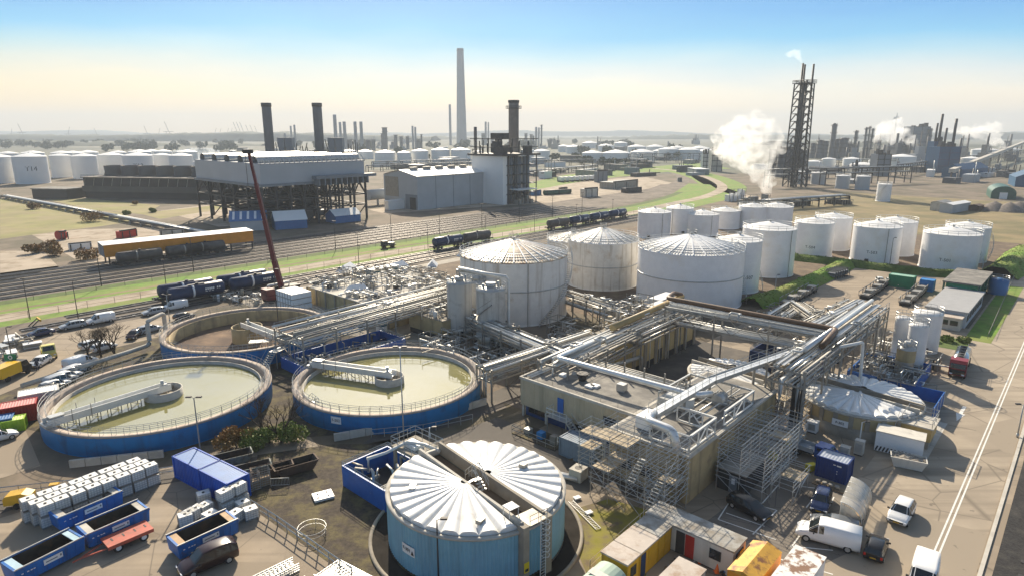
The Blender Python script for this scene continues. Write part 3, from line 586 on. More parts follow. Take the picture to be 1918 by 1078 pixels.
def shedpx(px,py,px2,py2,dep,ytop,rh,label,wall,roof,**k):
    a=G(px,py); b=G(px2,py2); d=b-a; L=math.hypot(d.x,d.y); rz=math.atan2(d.y,d.x); h=ht(px,py,ytop)
    # ridge along the long face: rotate so that local y follows the face
    return shed(b,dep,L,h,rh,label,wall,roof,rz+pi/2,**k) if 0 else shed(a+Vector((0,0,0)),L,dep,h,rh,label,wall,roof,rz,**k)
def longshed(px,py,px2,py2,dep,ytop,rh,label,wall,roof,**k):   # ridge parallel to the face seen
    a=G(px,py); b=G(px2,py2); d=b-a; L=math.hypot(d.x,d.y); rz=math.atan2(d.y,d.x); h=ht(px,py,ytop)
    return shed(b,dep,L,h,rh,label,wall,roof,rz+pi/2,**k)
longshed(517,431,576,427,9,414,3,'bright blue shed with pale gable roof left of the smaller one, by the tracks',blueg,farwhite)
longshed(629,419,676,414,8,405,2.2,'smaller blue shed with pale roof right of the crane and the other blue shed',blueg,farwhite)
longshed(432,434,500,431,10,415,3,'grey shed with blue striped roof behind the orange canopy',greyc,blueg,strips=5)
# orange rail canopy
p0,a,L=frame2(G(207,498),G(476,466)); zh=ht(207,498,459); zt=ht(207,498,480)
zt,zh=zh,zt
t=T('rail_canopy','long orange fascia canopy with white roof over the rail loading track','canopy',p0,a)
m=MB(); m.bx(-1,L,-.2,0,zh-.2,zt); m.build('fascia',orange,t)
m=MB(); m.add([(-1.2,-.3,zt+.02),(L+.2,-.3,zt+.02),(L+.2,6,zt+.3),(-1.2,6,zt+.3)],[(0,1,2,3)]); m.add([(-1.2,-.3,zt-.1),(L+.2,-.3,zt-.1),(L+.2,6,zt+.2),(-1.2,6,zt+.2)],[(3,2,1,0)]); m.bx(-1.2,L,5.8,6,zh,zt+.2); m.build('roof',farwhite,t)
m=MB(); m.bx(-1.1,-.9,0,5.9,zh-.2,zt-.1); m.build('end_panel',greyd,t)
for i in range(7):
    for y in(.3,5.6): m=MB(); m.bar((L*i/6.05,y,0),(L*i/6.05,y,zt-.1),.35); m.build('column',dark,t)
m=MB(); m.bx(0,L,.2,.5,zh*.55,zh*.62); m.bx(0,L,5.4,5.7,zh*.55,zh*.62); m.build('walk_beam',galvd,t)
# grey hall
c0=GU(783,394); u1=GU(903,379)[0]; v1=GU(724,386)[1]; h=ht(783,394,331); A_=u1-c0[0]; B_=v1-c0[1]
t=T('grey_hall','big light grey hall with a low white gable roof and one dark door','hall',W(*c0),RZ)
m=MB(); m.add([(0,0,0),(A_,0,0),(A_,B_,0),(0,B_,0),(0,0,h),(A_,0,h),(A_,B_,h),(0,B_,h),(0,B_/2,h+2.4),(A_,B_/2,h+2.4)],[(0,1,5,4),(2,3,7,6),(1,2,6,9,5),(3,0,4,8,7)]); m.build('wall',greyc,t)
m=MB(); m.add([(-.6,-.6,h+.1),(A_+.6,-.6,h+.1),(A_+.6,B_/2,h+2.6),(-.6,B_/2,h+2.6)],[(0,1,2,3)]); m.add([(-.6,B_/2,h+2.6),(A_+.6,B_/2,h+2.6),(A_+.6,B_+.6,h+.1),(-.6,B_+.6,h+.1)],[(0,1,2,3)]); m.build('roof',farwhite,t)
for k in range(5): m=MB(); x=A_*(.12+.18*k); m.bx(x,x+4,B_*.42,B_*.48,h+1.8,h+3.6); m.build('ridge_vent',galvd,t)
m=MB(); [m.bx(A_*k/4-.12,A_*k/4+.12,-.1,-.01,0,h) for k in range(1,4)]; m.bx(-.12,-.01,.2,B_*.35,0,h*.45); m.build('seams',greyd,t)
m=MB(); m.bx(-.14,-.01,B_*.05,B_*.22,0,h*.36); m.build('door',dark,t)
m=MB(); m.bx(-.16,-.01,B_*.55,B_*.95,h*.35,h*.95); m.build('glazed_end',M('amber_glazing',(.30,.27,.22),.4),t)
t=T('duct_pipe','fat grey duct lying between trestle building and hall','duct',G(690,385)); b=G(775,376)-G(690,385); m=MB(); m.cyl((0,0,5),(b.x,b.y,5),2.6,n=14); m.bar((b.x*.2,b.y*.2,0),(b.x*.2,b.y*.2,4),1); m.bar((b.x*.8,b.y*.8,0),(b.x*.8,b.y*.8,4),1); m.build('duct',greyc,t)
t=T('container','white container at the foot of the grey hall','container',G(728,394),RZ); m=MB(); m.bx(0,12,0,3,0,4); m.build('body',farwhite,t); m=MB(); m.bx(-.1,12.1,-.1,3.1,4,4.3); m.build('roof',whiteclean,t)
# white boiler house and square-shouldered stack
c0=GU(942,384); v1=GU(895,377)[1]; u1=GU(973,374)[0]; h=ht(942,384,293); A_=u1-c0[0];B_=v1-c0[1]
t=T('boiler_house','tall white boiler house with dark pipework on its side and roof steelwork','boiler house',W(*c0),RZ)
m=MB(); m.bx(0,A_*.12,0,B_,0,h); m.bx(A_*.12,A_,B_*.3,B_,0,h*.96); m.build('wall',farwhite,t)
m=MB(); 
for k in range(6): m.cyl((A_*(.2+.13*k),1.5+(k%2),0),(A_*(.2+.13*k),1.5+(k%2),h*.98),1.1,n=8)
m.build('risers',greyd,t)
m=MB()
for z in [h*.2*k for k in range(1,6)]: m.bx(A_*.1,A_+.5,-.6,B_*.3,z,z+.3)
for x in(.15,.4,.7,1): m.bar((A_*x,-.4,0),(A_*x,-.4,h),.4)
m.build('steel_frame',dark,t)
m=MB(); m.bx(-1.5,A_+2,-1.5,B_+1.5,h,h+1); rr=random.Random(5)
for z in (h+4,h+8):
    m.bx(-1,A_+1,-.8,-.3,z,z+.4); m.bx(-1,-.5,-1,B_,z,z+.4)
for k in range(22): x=rr.uniform(-1,A_+1); y=rr.uniform(-1,B_); m.bar((x,y,h+1),(x,y,h+rr.uniform(3,9)),.4)
for k in range(7): x=rr.uniform(0,A_-3); y=rr.uniform(0,B_-5); m.bx(x,x+rr.uniform(2,4),y,y+rr.uniform(3,6),h+1,h+rr.uniform(3,8))
for k in range(2): m.bx(A_*.2+5*k,A_*.2+5*k+4,B_*.4,B_*.6,h+8,h+11)
m.build('roof_steelwork',dark,t)
m=MB(); m.cyl((0,B_-3,h),(0,B_-3,h+14),.8,n=8); m.build('vent_stack',chimd,t)
stack(962,366,189,18,'tall brown square shouldered stack with a platform near its top',chimd,1,(.92,.45),dark_top=1)
stack(989,371,265,3.5,'thin dark mast standing right of the boiler house',dark,1)
t=T('pipe_skid','pale loading canopy with pipework beside the boiler house','canopy',G(972,384),RZ); m=MB(); m.bx(0,14,0,7,7,7.4); m.build('roof',farwhite,t); m=MB(); [m.bar((x,y,0),(x,y,7),.3) for x in(.5,5,9,13.5) for y in(.5,6.5)]; m.build('columns',dark,t); m=MB(); [m.bx(1+3*k,3+3*k,1,5,0,2+k%3) for k in range(4)]; m.build('pumps',galvd,t)
# tall chimney and the hazy refinery skyline
stack(865,271,91,11.5,'very tall pale tapering concrete chimney in the middle of the skyline',chimc,.62,(.98,))
sky_=[(631,288,215,6,1),(640,285,229,4.5,1),(648,287,228,5.5,1),(668,287,228,5.5,1),(679,287,228,5.5,1),(548,283,236,3,1),(555,285,234,3.5,1),(536,283,250,4,1),(722,281,239,9,0),(717,281,250,4,0),(774,279,236,3.5,1),(779,279,238,3.5,1),(790,279,252,3,0),(742,279,253,6,0),(752,279,256,6,0),(764,279,256,6,0),(785,279,262,8,0),(910,272,228,3.5,1),(915,272,229,2.5,1),(905,272,250,6,0),(922,272,252,6,0),(1004,275,238,4,1),(1009,275,239,3,1),(1014,275,234,3,0),(985,274,250,5,0),(995,274,252,5,0),(1030,277,262,7,0),(1044,278,263,7,0),(844,272,196,4,1),(700,282,262,7,0),(655,284,262,10,0),(690,284,262,8,0)]
for i,(x,yb,yt,wd_,k) in enumerate(sky_):
    n=sum(1 for q in sky_ if q[0]<x); nm='refinery_column' if not k else 'chimney'
    stack(x,yb,yt,wd_,('%s hazy slim stack on the refinery skyline, counted from the left among the slim ones' if k else '%s hazy dark column on the refinery skyline, counted from the left among the dark ones')%(NTH+['twenty-first','twenty-second'])[sum(1 for q in sky_ if q[0]<x and q[4]==k)],chimc if k else refm,.9 if k else 1,() if k else (.5,.8,.97),nm,n=10)
# low buildings and trees of the middle distance
rr=random.Random(11)
for i in range(46):
    x=rr.uniform(430,1330); y=rr.uniform(277,328) if x>700 else rr.uniform(278,292); w_=rr.uniform(8,26); d_=rr.uniform(5,14); h=rr.uniform(3,8)
    if 880<x<1000: continue
    mt=rr.choice((farwhite,greyd,greyc,refm,brownc,greyc)); t=T('industrial_shed','small %s shed in the hazy middle distance, near pixel column %d'%('pale' if mt in(farwhite,greyc) else 'dark',x) if 0 else '%s low shed %s in the hazy works behind the grey hall'%('pale' if mt in(farwhite,greyc) else 'dark','standing'),'shed',G(x,y),rr.uniform(0,pi),'sheds in the hazy works')
    t['label']='pale low shed in the hazy works behind the power station' if mt in(farwhite,greyc) else 'dark low shed in the hazy works behind the power station'
    t['group']='pale sheds in the hazy works' if mt in(farwhite,greyc) else 'dark sheds in the hazy works'
    m=MB(); m.bx(0,w_,0,d_,0,h); m.build('wall',mt,t); m=MB(); m.bx(-.2,w_+.2,-.2,d_+.2,h,h+.3); m.build('roof',rr.choice((farwhite,greyc,roofg)),t)
r9=random.Random(77)
for i in range(64):
    x=r9.choice((r9.uniform(520,900),r9.uniform(640,800),r9.uniform(1000,1330),r9.uniform(1500,1918),r9.uniform(1560,1760))); yb=r9.uniform(266,284) if x<1340 else r9.uniform(284,312); hgt=r9.uniform(8,30) if x<1340 else r9.uniform(12,34); p=G(x,yb)
    t=T('process_unit','hazy grey process unit of the distant works, pipes and column on a block','process unit',p,r9.uniform(0,3),'hazy process units'); L=r9.uniform(8,22); m=MB(); m.bx(0,L,0,8,0,hgt*.4); m.bx(L*.2,L*.6,1,6,hgt*.4,hgt*.65); m.build('block',r9.choice((refm,greyd,refm,chimc,galvd)),t)
    m=MB(); m.cyl((L*.8,3,0),(L*.8,3,hgt),r9.uniform(.7,1.8),n=8); m.build('column',refm,t); m=MB(); m.cyl((L*.3,2,hgt*.4),(L*.3,2,hgt*r9.uniform(.8,1.2)),.5,n=6); m.build('pipe',chimd,t)
def crown(m,c,r,n,sz,flat=.8):
    for k in range(n):
        d=Vector((rng.gauss(0,1),rng.gauss(0,1),rng.gauss(0,1)*flat)).normalized()*r*rng.uniform(.35,1)**.5
        p=Vector(c)+Vector((d.x,d.y,d.z*flat)); a=Vector((rng.uniform(-1,1),rng.uniform(-1,1),rng.uniform(-1,1))).normalized(); b=a.cross(Vector((rng.uniform(-1,1),rng.uniform(-1,1),.3))).normalized(); s=sz*rng.uniform(.6,1.4)
        m.add([p-a*s-b*s*.5,p+a*s*.2-b*s,p+a*s+b*s*.4,p-a*s*.3+b*s],[(0,1,2,3)])
hazleaf=M('far_tree_leaves',(.06,.075,.03),.9,var=.3,sc=.1)
tx=[(rr.uniform(0,460),rr.uniform(268,285)) for i in range(46)]+[(rr.uniform(520,1330),rr.uniform(268,300)) for i in range(40)]+[(rr.uniform(1000,1400),rr.uniform(300,318)) for i in range(14)]
for x,y in tx:
    p=G(x,y); s=min(1.7,max(.5,p.y/800)); m=MB(); [crown(m,(rng.uniform(-4,4)*s*1.5,rng.uniform(-3,3)*s,rng.uniform(4,6.5)*s),4.2*s,40,1.5*s,.8) for q in range(3)]
    t=T('tree','small hazy tree among the distant works','tree',p,0,'trees among the distant works'); m.build('crown',hazleaf,t); m=MB(); m.cyl((0,0,0),(0,0,4*s),.3*s,n=5); m.build('trunk',bark,t)
r8=random.Random(31)
for i in range(90):
    k=r8.random(); x,y=(r8.uniform(640,1330),r8.uniform(286,335)) if k<.55 else (r8.uniform(1450,1790),r8.uniform(296,345)) if k<.9 else (r8.uniform(1790,1918),r8.uniform(300,345))
    if 690<x<1000 and y>300 and x>885: continue
    p=G(x,y); h=r8.uniform(2,6); L=r8.uniform(6,28); t=T('plant_shed','low weathered plant building among pipes in the middle distance','shed',p,RZ+r8.choice((0,pi/2))+r8.uniform(-.2,.2),'low plant buildings'); m=MB(); m.bx(0,L,0,r8.uniform(3,9),0,h); m.build('wall',r8.choice((refm,greyd,galvd,brownc,farwhite,roofg,greyc)),t); m=MB(); [m.cyl((L*q,1,0),(L*q,1,h*r8.uniform(1.2,2.6)),.35,n=6) for q in(.2,.7)]; m.cyl((-3,1,h*.8),(L+6,1,h*.8),.4,n=6); m.build('pipes',r8.choice((galvd,dark,galv)),t)
# harbour cranes far left
for i,(x,yt,k) in enumerate([(402,240,0),(411,240,0),(425,240,0),(432,240,0),(444,229,1),(450,229,1),(456,229,1),(466,234,1),(474,234,1),(482,236,1),(42,232,1),(21,241,0),(182,240,1),(316,228,1),(276,236,1),(297,240,0),(128,238,0)]):
    p=G(x,262); h=ht(x,262,yt); t=T('harbour_crane','faint %s harbour crane on the far left skyline, %s of them from the left'%('tall boom' if k else 'low',NTH[sorted([402,411,425,432,444,450,456,466,474,482,42,21,182,316,276,297,128]).index(x)]),'crane',p,0,'harbour cranes')
    s=h/55; m=MB(); [m.bar((q*6*s,0,0),(q*5*s,0,h*.45),1.4*s) for q in(-1,1)]; m.bar((-14*s,0,h*.45),(18*s,0,h*.45),1.4*s); m.build('frame',refm,t)
    m=MB(); m.bar((3*s,0,h*.45),((-7 if k else 14)*s,0,h),1.3*s); m.build('boom',refm,t)
# lattice flare tower
p=G(1487,350); h=ht(1487,350,157); ht_=ht(1487,350,119); t=T('flare_tower','dark open lattice flare tower with three thin pipes rising above its top','lattice tower',p,.3)
m=MB(); b0,b1=5.0,4.1
cr=lambda z,i:(lambda w_:((1,1),(-1,1),(-1,-1),(1,-1))[i%4][0]*w_)(b0+(b1-b0)*z/h)
P=lambda z,i:((b0+(b1-b0)*z/h)*((1,-1,-1,1)[i%4]),(b0+(b1-b0)*z/h)*((1,1,-1,-1)[i%4]),z)
for i in range(4): m.bar(P(0,i),P(h,i),.6)
m.build('legs',dark,t)
m=MB(); N=14
for k in range(N):
    z0,z1=h*k/N,h*(k+1)/N
    for i in range(4):
        m.bar(P(z1,i),P(z1,i+1),.4)
        q=[(a+b)/2 for a,b in zip(P(z1,i),P(z1,i+1))]; m.bar(P(z0,i),q,.34); m.bar(P(z0,i+1),q,.34)
m.build('bracing',dark,t)
for x,y,z in((-2.6,0,ht_),(1,2.4,ht_*.995),(3.4,-2.6,ht_*.993),(-1,-3,h*1.03),(0,.4,h*1.02)): m=MB(); m.cyl((x,y,0),(x,y,z),.62,n=8); m.build('flare_pipe',dark,t)
m=MB(); m.bx(-b1-1,b1+1,-b1-1,b1+1,h,h+.4); rail([(-5,-5,h+.4),(5,-5,h+.4),(5,5,h+.4),(-5,5,h+.4),(-5,-5,h+.4)],1.6,3,.12,m); m.build('top_platform',dark,t)
# refinery on the right
def colm(px,yb,yt,wpx,label,mat=refm,plats=3,name='refinery_column'):
    p=G(px,yb); h=ht(px,yb,yt); r=wpx/2*p.y/FL; t=T(name,label,'column',p,0,'refinery columns'); m=MB(); m.lathe([(r*1.25,0),(r*1.2,h*.3),(r,h*.34),(r,h*.96),(r*.5,h),(0.01,h)],12); m.build('shell',mat,t)
    m=MB()
    for k in range(plats): z=h*(.3+.62*k/max(1,plats-1)); m.lathe([(r,z),(r+1.6,z),(r+1.6,z+.4),(r,z+.4)],10); ringrail(r+1.5,z+.4,1.2,8,pr=.09,m=m)
    m.bar((r+.8,0,0),(r+.8,0,h),.4); m.build('platforms',dark,t)
CR=[(1556,322,231,8),(1565,330,260,7),(1598,312,244,5),(1616,312,238,3.5),(1622,312,236,2.5),(1628,312,240,3.5),(1577,318,258,14),(1533,326,262,10),(1543,322,264,9),(1520,330,268,8),(1590,318,270,12),(1646,322,288,14),(1655,330,292,10),(1640,300,262,10),(1690,305,255,6),(1700,300,260,8),(1735,296,240,5),(1500,330,282,12),(1460,332,280,14),(1448,330,286,9)]
CR=[(x,min(yb,297) if 1500<x else yb,yt,w_) for x,yb,yt,w_ in CR]
for i,(x,yb,yt,w_) in enumerate(CR):
    colm(x,yb,yt,w_,'dark process column in the refinery at the right, %s of them from the left'%NTH[sorted(range(len(CR)),key=lambda j:CR[j][0]).index(i)],plats=4)
for i,(x0,x1,yb,yt,mt,lb) in enumerate([(1742,1762,322,265,bluedk,'narrow dark blue tower block with a vent beside the wider one'),(1754,1796,324,275,bluedk,'wide dark blue boiler block with two black vents on its roof'),(1704,1737,296,237,greyd,'tall blue grey block with plant on its roof, far right skyline'),(1640,1666,330,289,greyd,'grey vertical structure amid cream tanks'),(1455,1500,330,280,refm,'dark process block at the foot of the lattice tower'),(1594,1606,340,312,concl,'pale concrete block in front of the cream tanks'),(1316,1330,318,288,greyc,'grey block left of the large steam plume'),(1332,1352,322,282,concl,'cream block just left of the steam plume'),(1675,1700,300,275,refm,'dark block wrapped in steam behind cream tanks')]):
    a=G(x0,yb); b=G(x1,yb); L=(b-a).length; h=ht(x0,yb,yt); t=T('process_block',lb,'industrial block',a,.12); m=MB(); m.bx(0,L,0,L*.8,0,h); m.build('wall',mt,t)
    m=MB(); r=random.Random(i); 
    for k in range(6): x=r.uniform(0,L*.85); m.bx(x,x+L*.12,L*.1,L*.3,h,h+r.uniform(1,5))
    if mt is bluedk: m.cyl((L*.3,3,h),(L*.3,3,h+16),.9,n=8); m.cyl((L*.75,4,h),(L*.75,4,h+24),1.1,n=8)
    m.build('roof_plant',dark,t)
    m=MB(); [m.bx(-.5,L+.5,-.5,-.05,h*q,h*q+.5) for q in(.25,.5,.75,.98)]; [m.bar((L*q,-.5,0),(L*q,-.5,h),.4) for q in(0,.5,1)]; m.build('gallery',dark if mt!=bluedk else navyc,t)
t=T('drill_tower','distant dark derrick head rising above the steam plume','tower',G(1674,262)); h=ht(1674,262,212); m=MB(); m.cyl((0,0,0),(0,0,h*.9),3.4,n=8); m.cyl((0,0,h*.78),(0,0,h*.86),13,n=10); m.cyl((0,0,h*.9),(0,0,h),1.6,n=6); m.build('mast',refm,t)
# long pipe racks of the distance
def farrack(a,b,h,label,n=5,step=14,mat=dark,w=5):
    p0,an,L=frame2(a,b); t=T('pipe_rack',label,'pipe rack',p0,an); k=int(L/step)
    for i in range(k+1):
        m=MB()
        for y in(0,w): m.bar((L*i/k,y,0),(L*i/k,y,h),.5)
        m.bar((L*i/k,0,h),(L*i/k,w,h),.5); m.bar((L*i/k,0,h*.7),(L*i/k,w,h*.7),.4)
        m.build('portal_frame',mat,t)
    for i in range(n): m=MB(); z=h+.5 if i<n/2+1 else h*.7+.5; m.cyl((0,.6+(w-1.2)*(i%3)/2,z),(L,.6+(w-1.2)*(i%3)/2,z),.42,n=6); m.build('pipe',[galvd,galv,farwhite][i%3],t)
for i,(a,b,c,d,hh) in enumerate([(690,322,890,314,5),(1000,312,1180,309,6),(1000,331,1120,318,4),(1460,318,1700,310,7),(1500,336,1690,328,6)]): farrack(G(a,b),G(c,d),hh,'low pipe track in the hazy middle distance, %s listed from the left'%NTH[i] if 0 else 'low hazy pipe track, %s in order from left to right across the middle distance'%NTH[[0,2,1,3,4][i]],4,14)
farrack(G(1440,352),G(1705,343),11,'long pipe rack crossing in front of the cream refinery tanks')
farrack(G(1180,306),G(1335,304),10,'dark pipe bridge left of the large steam plume')
farrack(G(1690,330),G(1918,292),9,'pipe rack running beside the far road at the right edge',4)
farrack(G(700,318),G(880,312),7,'hazy pipe rack behind the grey hall roof',4)
farrack(G(0,372),G(205,412),1.0,'bundle of pale pipes crossing the left grass field',6,9,galv,4)
farrack(G(205,412),G(385,448),1.0,'bundle of pale pipes running on toward the rail canopy',6,9,galv,4)
farrack(G(1440,395),G(1590,383),4,'low pipe rack behind the tank farm in the dry field',4,10)
for i,(x,y,x1,y1,yt,mt) in enumerate([(1475,388,1520,384,374,refm),(1556,383,1571,382,374,dark),(1577,384,1596,383,375,dark),(1390,386,1440,382,366,galvd),(1365,378,1395,376,355,farwhite)]):
    p0,an,L=frame2(G(x,y),G(x1,y1)); h=ht(x,y,yt); t=T('process_skid',['dark pump skid with pipes behind the tank farm','small dark rack of bottles in the dry field, left one','small dark rack of bottles in the dry field, right one','pipe skid at the foot of the steam plume','white equipment cabin beside the steam plume'][i],'process skid',p0,an)
    m=MB(); r=random.Random(i); [m.bx(L*k/8,L*k/8+L*.09,0,3,0,h*r.uniform(.4,1)) for k in range(8)]; m.build('equipment',mt,t); m=MB(); [m.bar((L*k/4,-.3,0),(L*k/4,-.3,h),.2) for k in range(5)]; m.bar((0,-.3,h),(L,-.3,h),.2); m.build('frame',galvd,t)
# hangar, conveyor, sheds at the far right
p0,an,L=frame2(G(1855,372),G(1902,374)); h=ht(1855,372,352); t=T('green_hangar','green arched hangar with a white door near the right edge','hangar',p0,an); m=MB(); pr=[(L/2-L/2*cos(pi*k/12),h*.55+h*.62*sin(pi*k/12)) for k in range(13)]; m.extr([(0,0)]+pr+[(L,0)],0,26); m.f=m.f[:]; m.build('shell',greend,t); m=MB(); m.bx(L*.34,L*.66,-.2,-.01,0,h*.6); m.build('door',farwhite,t)
shedpx(1900,350,1960,352,30,332,4,'dark blue shed with a gable roof cut by the right frame edge',bluedk,bluedk)
longshed(1800,335,1850,330,14,318,4,'dark blue gabled transfer house under the conveyor',bluedk,bluedk)
t=T('conveyor','long inclined conveyor gallery running to the right edge','conveyor',G(1780,338)); e=G(1918,288); e=e-G(1780,338); m=MB(); m.bar((0,0,7),(e.x,e.y,20),4,3); m.build('gallery',concl,t); m=MB(); [m.bar((e.x*k/9,e.y*k/9,0),(e.x*k/9,e.y*k/9,6+13*k/9),1) for k in range(10)]; m.build('trestles',dark,t)
longshed(1782,400,1816,394,5,384,.6,'grey site cabin beside the gravel heaps',greyc,farwhite); longshed(1764,396,1780,393,5,380,.6,'small beige cabin left of the grey site cabin',concl,galvd)
longshed(1832,396,1842,394,4,386,.5,'rust red container cabin by the gravel heaps',rusty,rusty)
for i,(x,y) in enumerate([(1862,394),(1890,396),(1908,394)]):
    t=MB(); t.lathe([(7,0),(4,2.2),(.3,4.2),(.01,4.25)],14,(0,0,0)); o=t.build('gravel_heap',M('heap_gravel',(.20,.17,.145),.95,var=.3,sc=1),loc=G(x,y)); tag(o,'grey gravel heap at the far right works, %s from the left'%NTH[i],'gravel heap')
# construction machines in the sandy site
for i,(x,y,x1,y1,yt,mt,lb) in enumerate([(1119,342,1138,341,318,greyd,'grey block with a dark top in the sandy site'),(1174,362,1202,360,352,dark,'low black container in the sandy site'),(1150,355,1195,350,340,galvd,'sloping conveyor machine in the sandy site'),(1022,366,1071,363,357,greend,'long green half round tank behind the tracks'),(1000,367,1014,365,357,blueg,'small blue cabin behind the tracks'),(1096,370,1120,368,352,galv,'small steel hopper by the tracks'),(1052,356,1063,355,351,rusty,'rust red box in the sandy site'),(130,470,173,466,456,farwhite,'white low container left of the orange canopy'),(228,447,258,442,432,red,'dark red skip on the pale sandy yard'),(115,450,128,448,433,red,'round red drum on the pale sandy yard'),(300,446,345,443,430,concl,'pale block behind the canopy in the sandy yard'),(1270,341,1277,341,333,greyd,'small dark hut inside the bend of the path')]):
    p0,an,L=frame2(G(x,y),G(x1,y1)); h=ht(x,y,yt); t=T('site_unit',lb,'site unit',p0,an); m=MB()
    if 'round' in lb: m.cyl((0,1.5,h/2),(L,1.5,h/2),h/2,n=14)
    else: m.bx(0,L,0,max(2.5,L*.4),0,h*.85)
    m.build('body',mt,t); m=MB(); [m.bx(L*q,L*q+.3,-.15,-.01,0,h*.8) for q in(.05,.5,.93)]; m.bx(0,L,.2,.8,h*.85,h); m.build('trim',dark,t)
for i in range(8):
    p=G(1050+i*9.2,341-i*.55); t=T('mixer_truck','pale truck in the distant parked row, %s from the left'%NTH[i],'truck',p,1.9,'distant parked trucks'); m=MB(); m.bx(-4,1.8,-1.2,1.2,1,3.6); m.build('body',farwhite,t); m=MB(); m.bx(2,4,-1.2,1.2,.6,3.2); m.build('cab',greyd,t); [MB().cyl((x,-1.25,.5),(x,1.25,.5),.5,n=8).build('wheelset',rubber,t) for x in(-3,-1.5,2.8)]
# steam plumes
def plume(name,puffs,depthpx,dens,label,seed,vox,zk=.0012):
    p=G(*depthpx); s=p.y/FL*1.0; m=MB()
    for x,y,r in puffs:
        a=(x-CX)/FL; b=-(y-CY)/FL; tt=p.y/(cp+sp*b); q=Vector((a*tt,p.y+rng.uniform(-.5,.5)*r*s,HC+(-sp+cp*b)*tt)); m.ico(q,r*s*.78,1,.10,12,8)
        for _ in range(9):
            d=Vector((rng.gauss(0,1),rng.gauss(0,1),rng.gauss(0,1))).normalized(); m.ico(q+d*r*s*rng.uniform(.65,1.0),r*s*rng.uniform(.18,.42),1,.12,9,6)
    v=bpy.data.materials.new(name); v.use_nodes=True; nt=v.node_tree; N=nt.nodes; N.remove(N['Principled BSDF']); L=nt.links
    pv=N.new('ShaderNodeVolumePrincipled'); pv.inputs['Color'].default_value=(1,1,1,1); pv.inputs['Anisotropy'].default_value=.5; g=N.new('ShaderNodeNewGeometry'); n=N.new('ShaderNodeTexNoise'); n.inputs['Scale'].default_value=.15/(s/.35); n.inputs['Detail'].default_value=5; n.inputs['Roughness'].default_value=.62
    mr=N.new('ShaderNodeMapRange'); mr.inputs['From Min'].default_value=.37; mr.inputs['From Max'].default_value=.64; mr.inputs['To Max'].default_value=dens
    L.new(g.outputs['Position'],n.inputs['Vector']); sz=N.new('ShaderNodeSeparateXYZ'); L.new(g.outputs['Position'],sz.inputs[0]); ml=N.new('ShaderNodeMath'); ml.operation='MULTIPLY'; ml.inputs[1].default_value=-zk; L.new(sz.outputs[2],ml.inputs[0]); ad=N.new('ShaderNodeMath'); L.new(n.outputs['Fac'],ad.inputs[0]); L.new(ml.outputs[0],ad.inputs[1]); L.new(ad.outputs[0],mr.inputs['Value']); L.new(mr.outputs[0],pv.inputs['Density']); L.new(pv.outputs[0],N['Material Output'].inputs['Volume'])
    o=m.build(name,v); md=o.modifiers.new('r','REMESH'); md.mode='VOXEL'; md.voxel_size=vox; tag(o,label,'steam plume',kind='thing')
    return o
plume('steam_plume',[(1437,362,8),(1434,350,13),(1428,335,22),(1420,318,28),(1410,300,34),(1428,290,30),(1385,290,32),(1365,275,34),(1395,262,40),(1425,255,34),(1445,268,22),(1370,248,28),(1410,235,28),(1350,258,20),(1345,280,14),(1440,235,18),(1390,225,16)],(1437,372),.17,'large white steam plume drifting left from a pipe skid in the dry field',1,.8,.0024)
plume('steam_plume',[(1716,276,4),(1710,268,8),(1703,260,11),(1694,252,13),(1682,245,16),(1668,240,18),(1655,248,16),(1645,258,12),(1670,258,14),(1662,232,12),(1648,240,11)],(1716,300),.14,'smaller white steam cloud before the blue grey block',2,2.2)
plume('steam_plume',[(1884,282,4),(1878,274,8),(1868,266,12),(1858,256,15),(1845,250,16),(1828,247,14),(1812,246,12),(1795,245,9),(1862,244,14),(1846,238,12),(1870,232,10),(1780,247,6)],(1884,300),.14,'long white steam cloud drifting left at the far right',3,2.2)
plume('steam_plume',[(1500,116,4),(1496,108,6),(1488,102,8),(1478,102,7),(1494,98,6)],(1487,350),.15,'thin wisp of steam above the lattice flare tower',4,1,.0003)
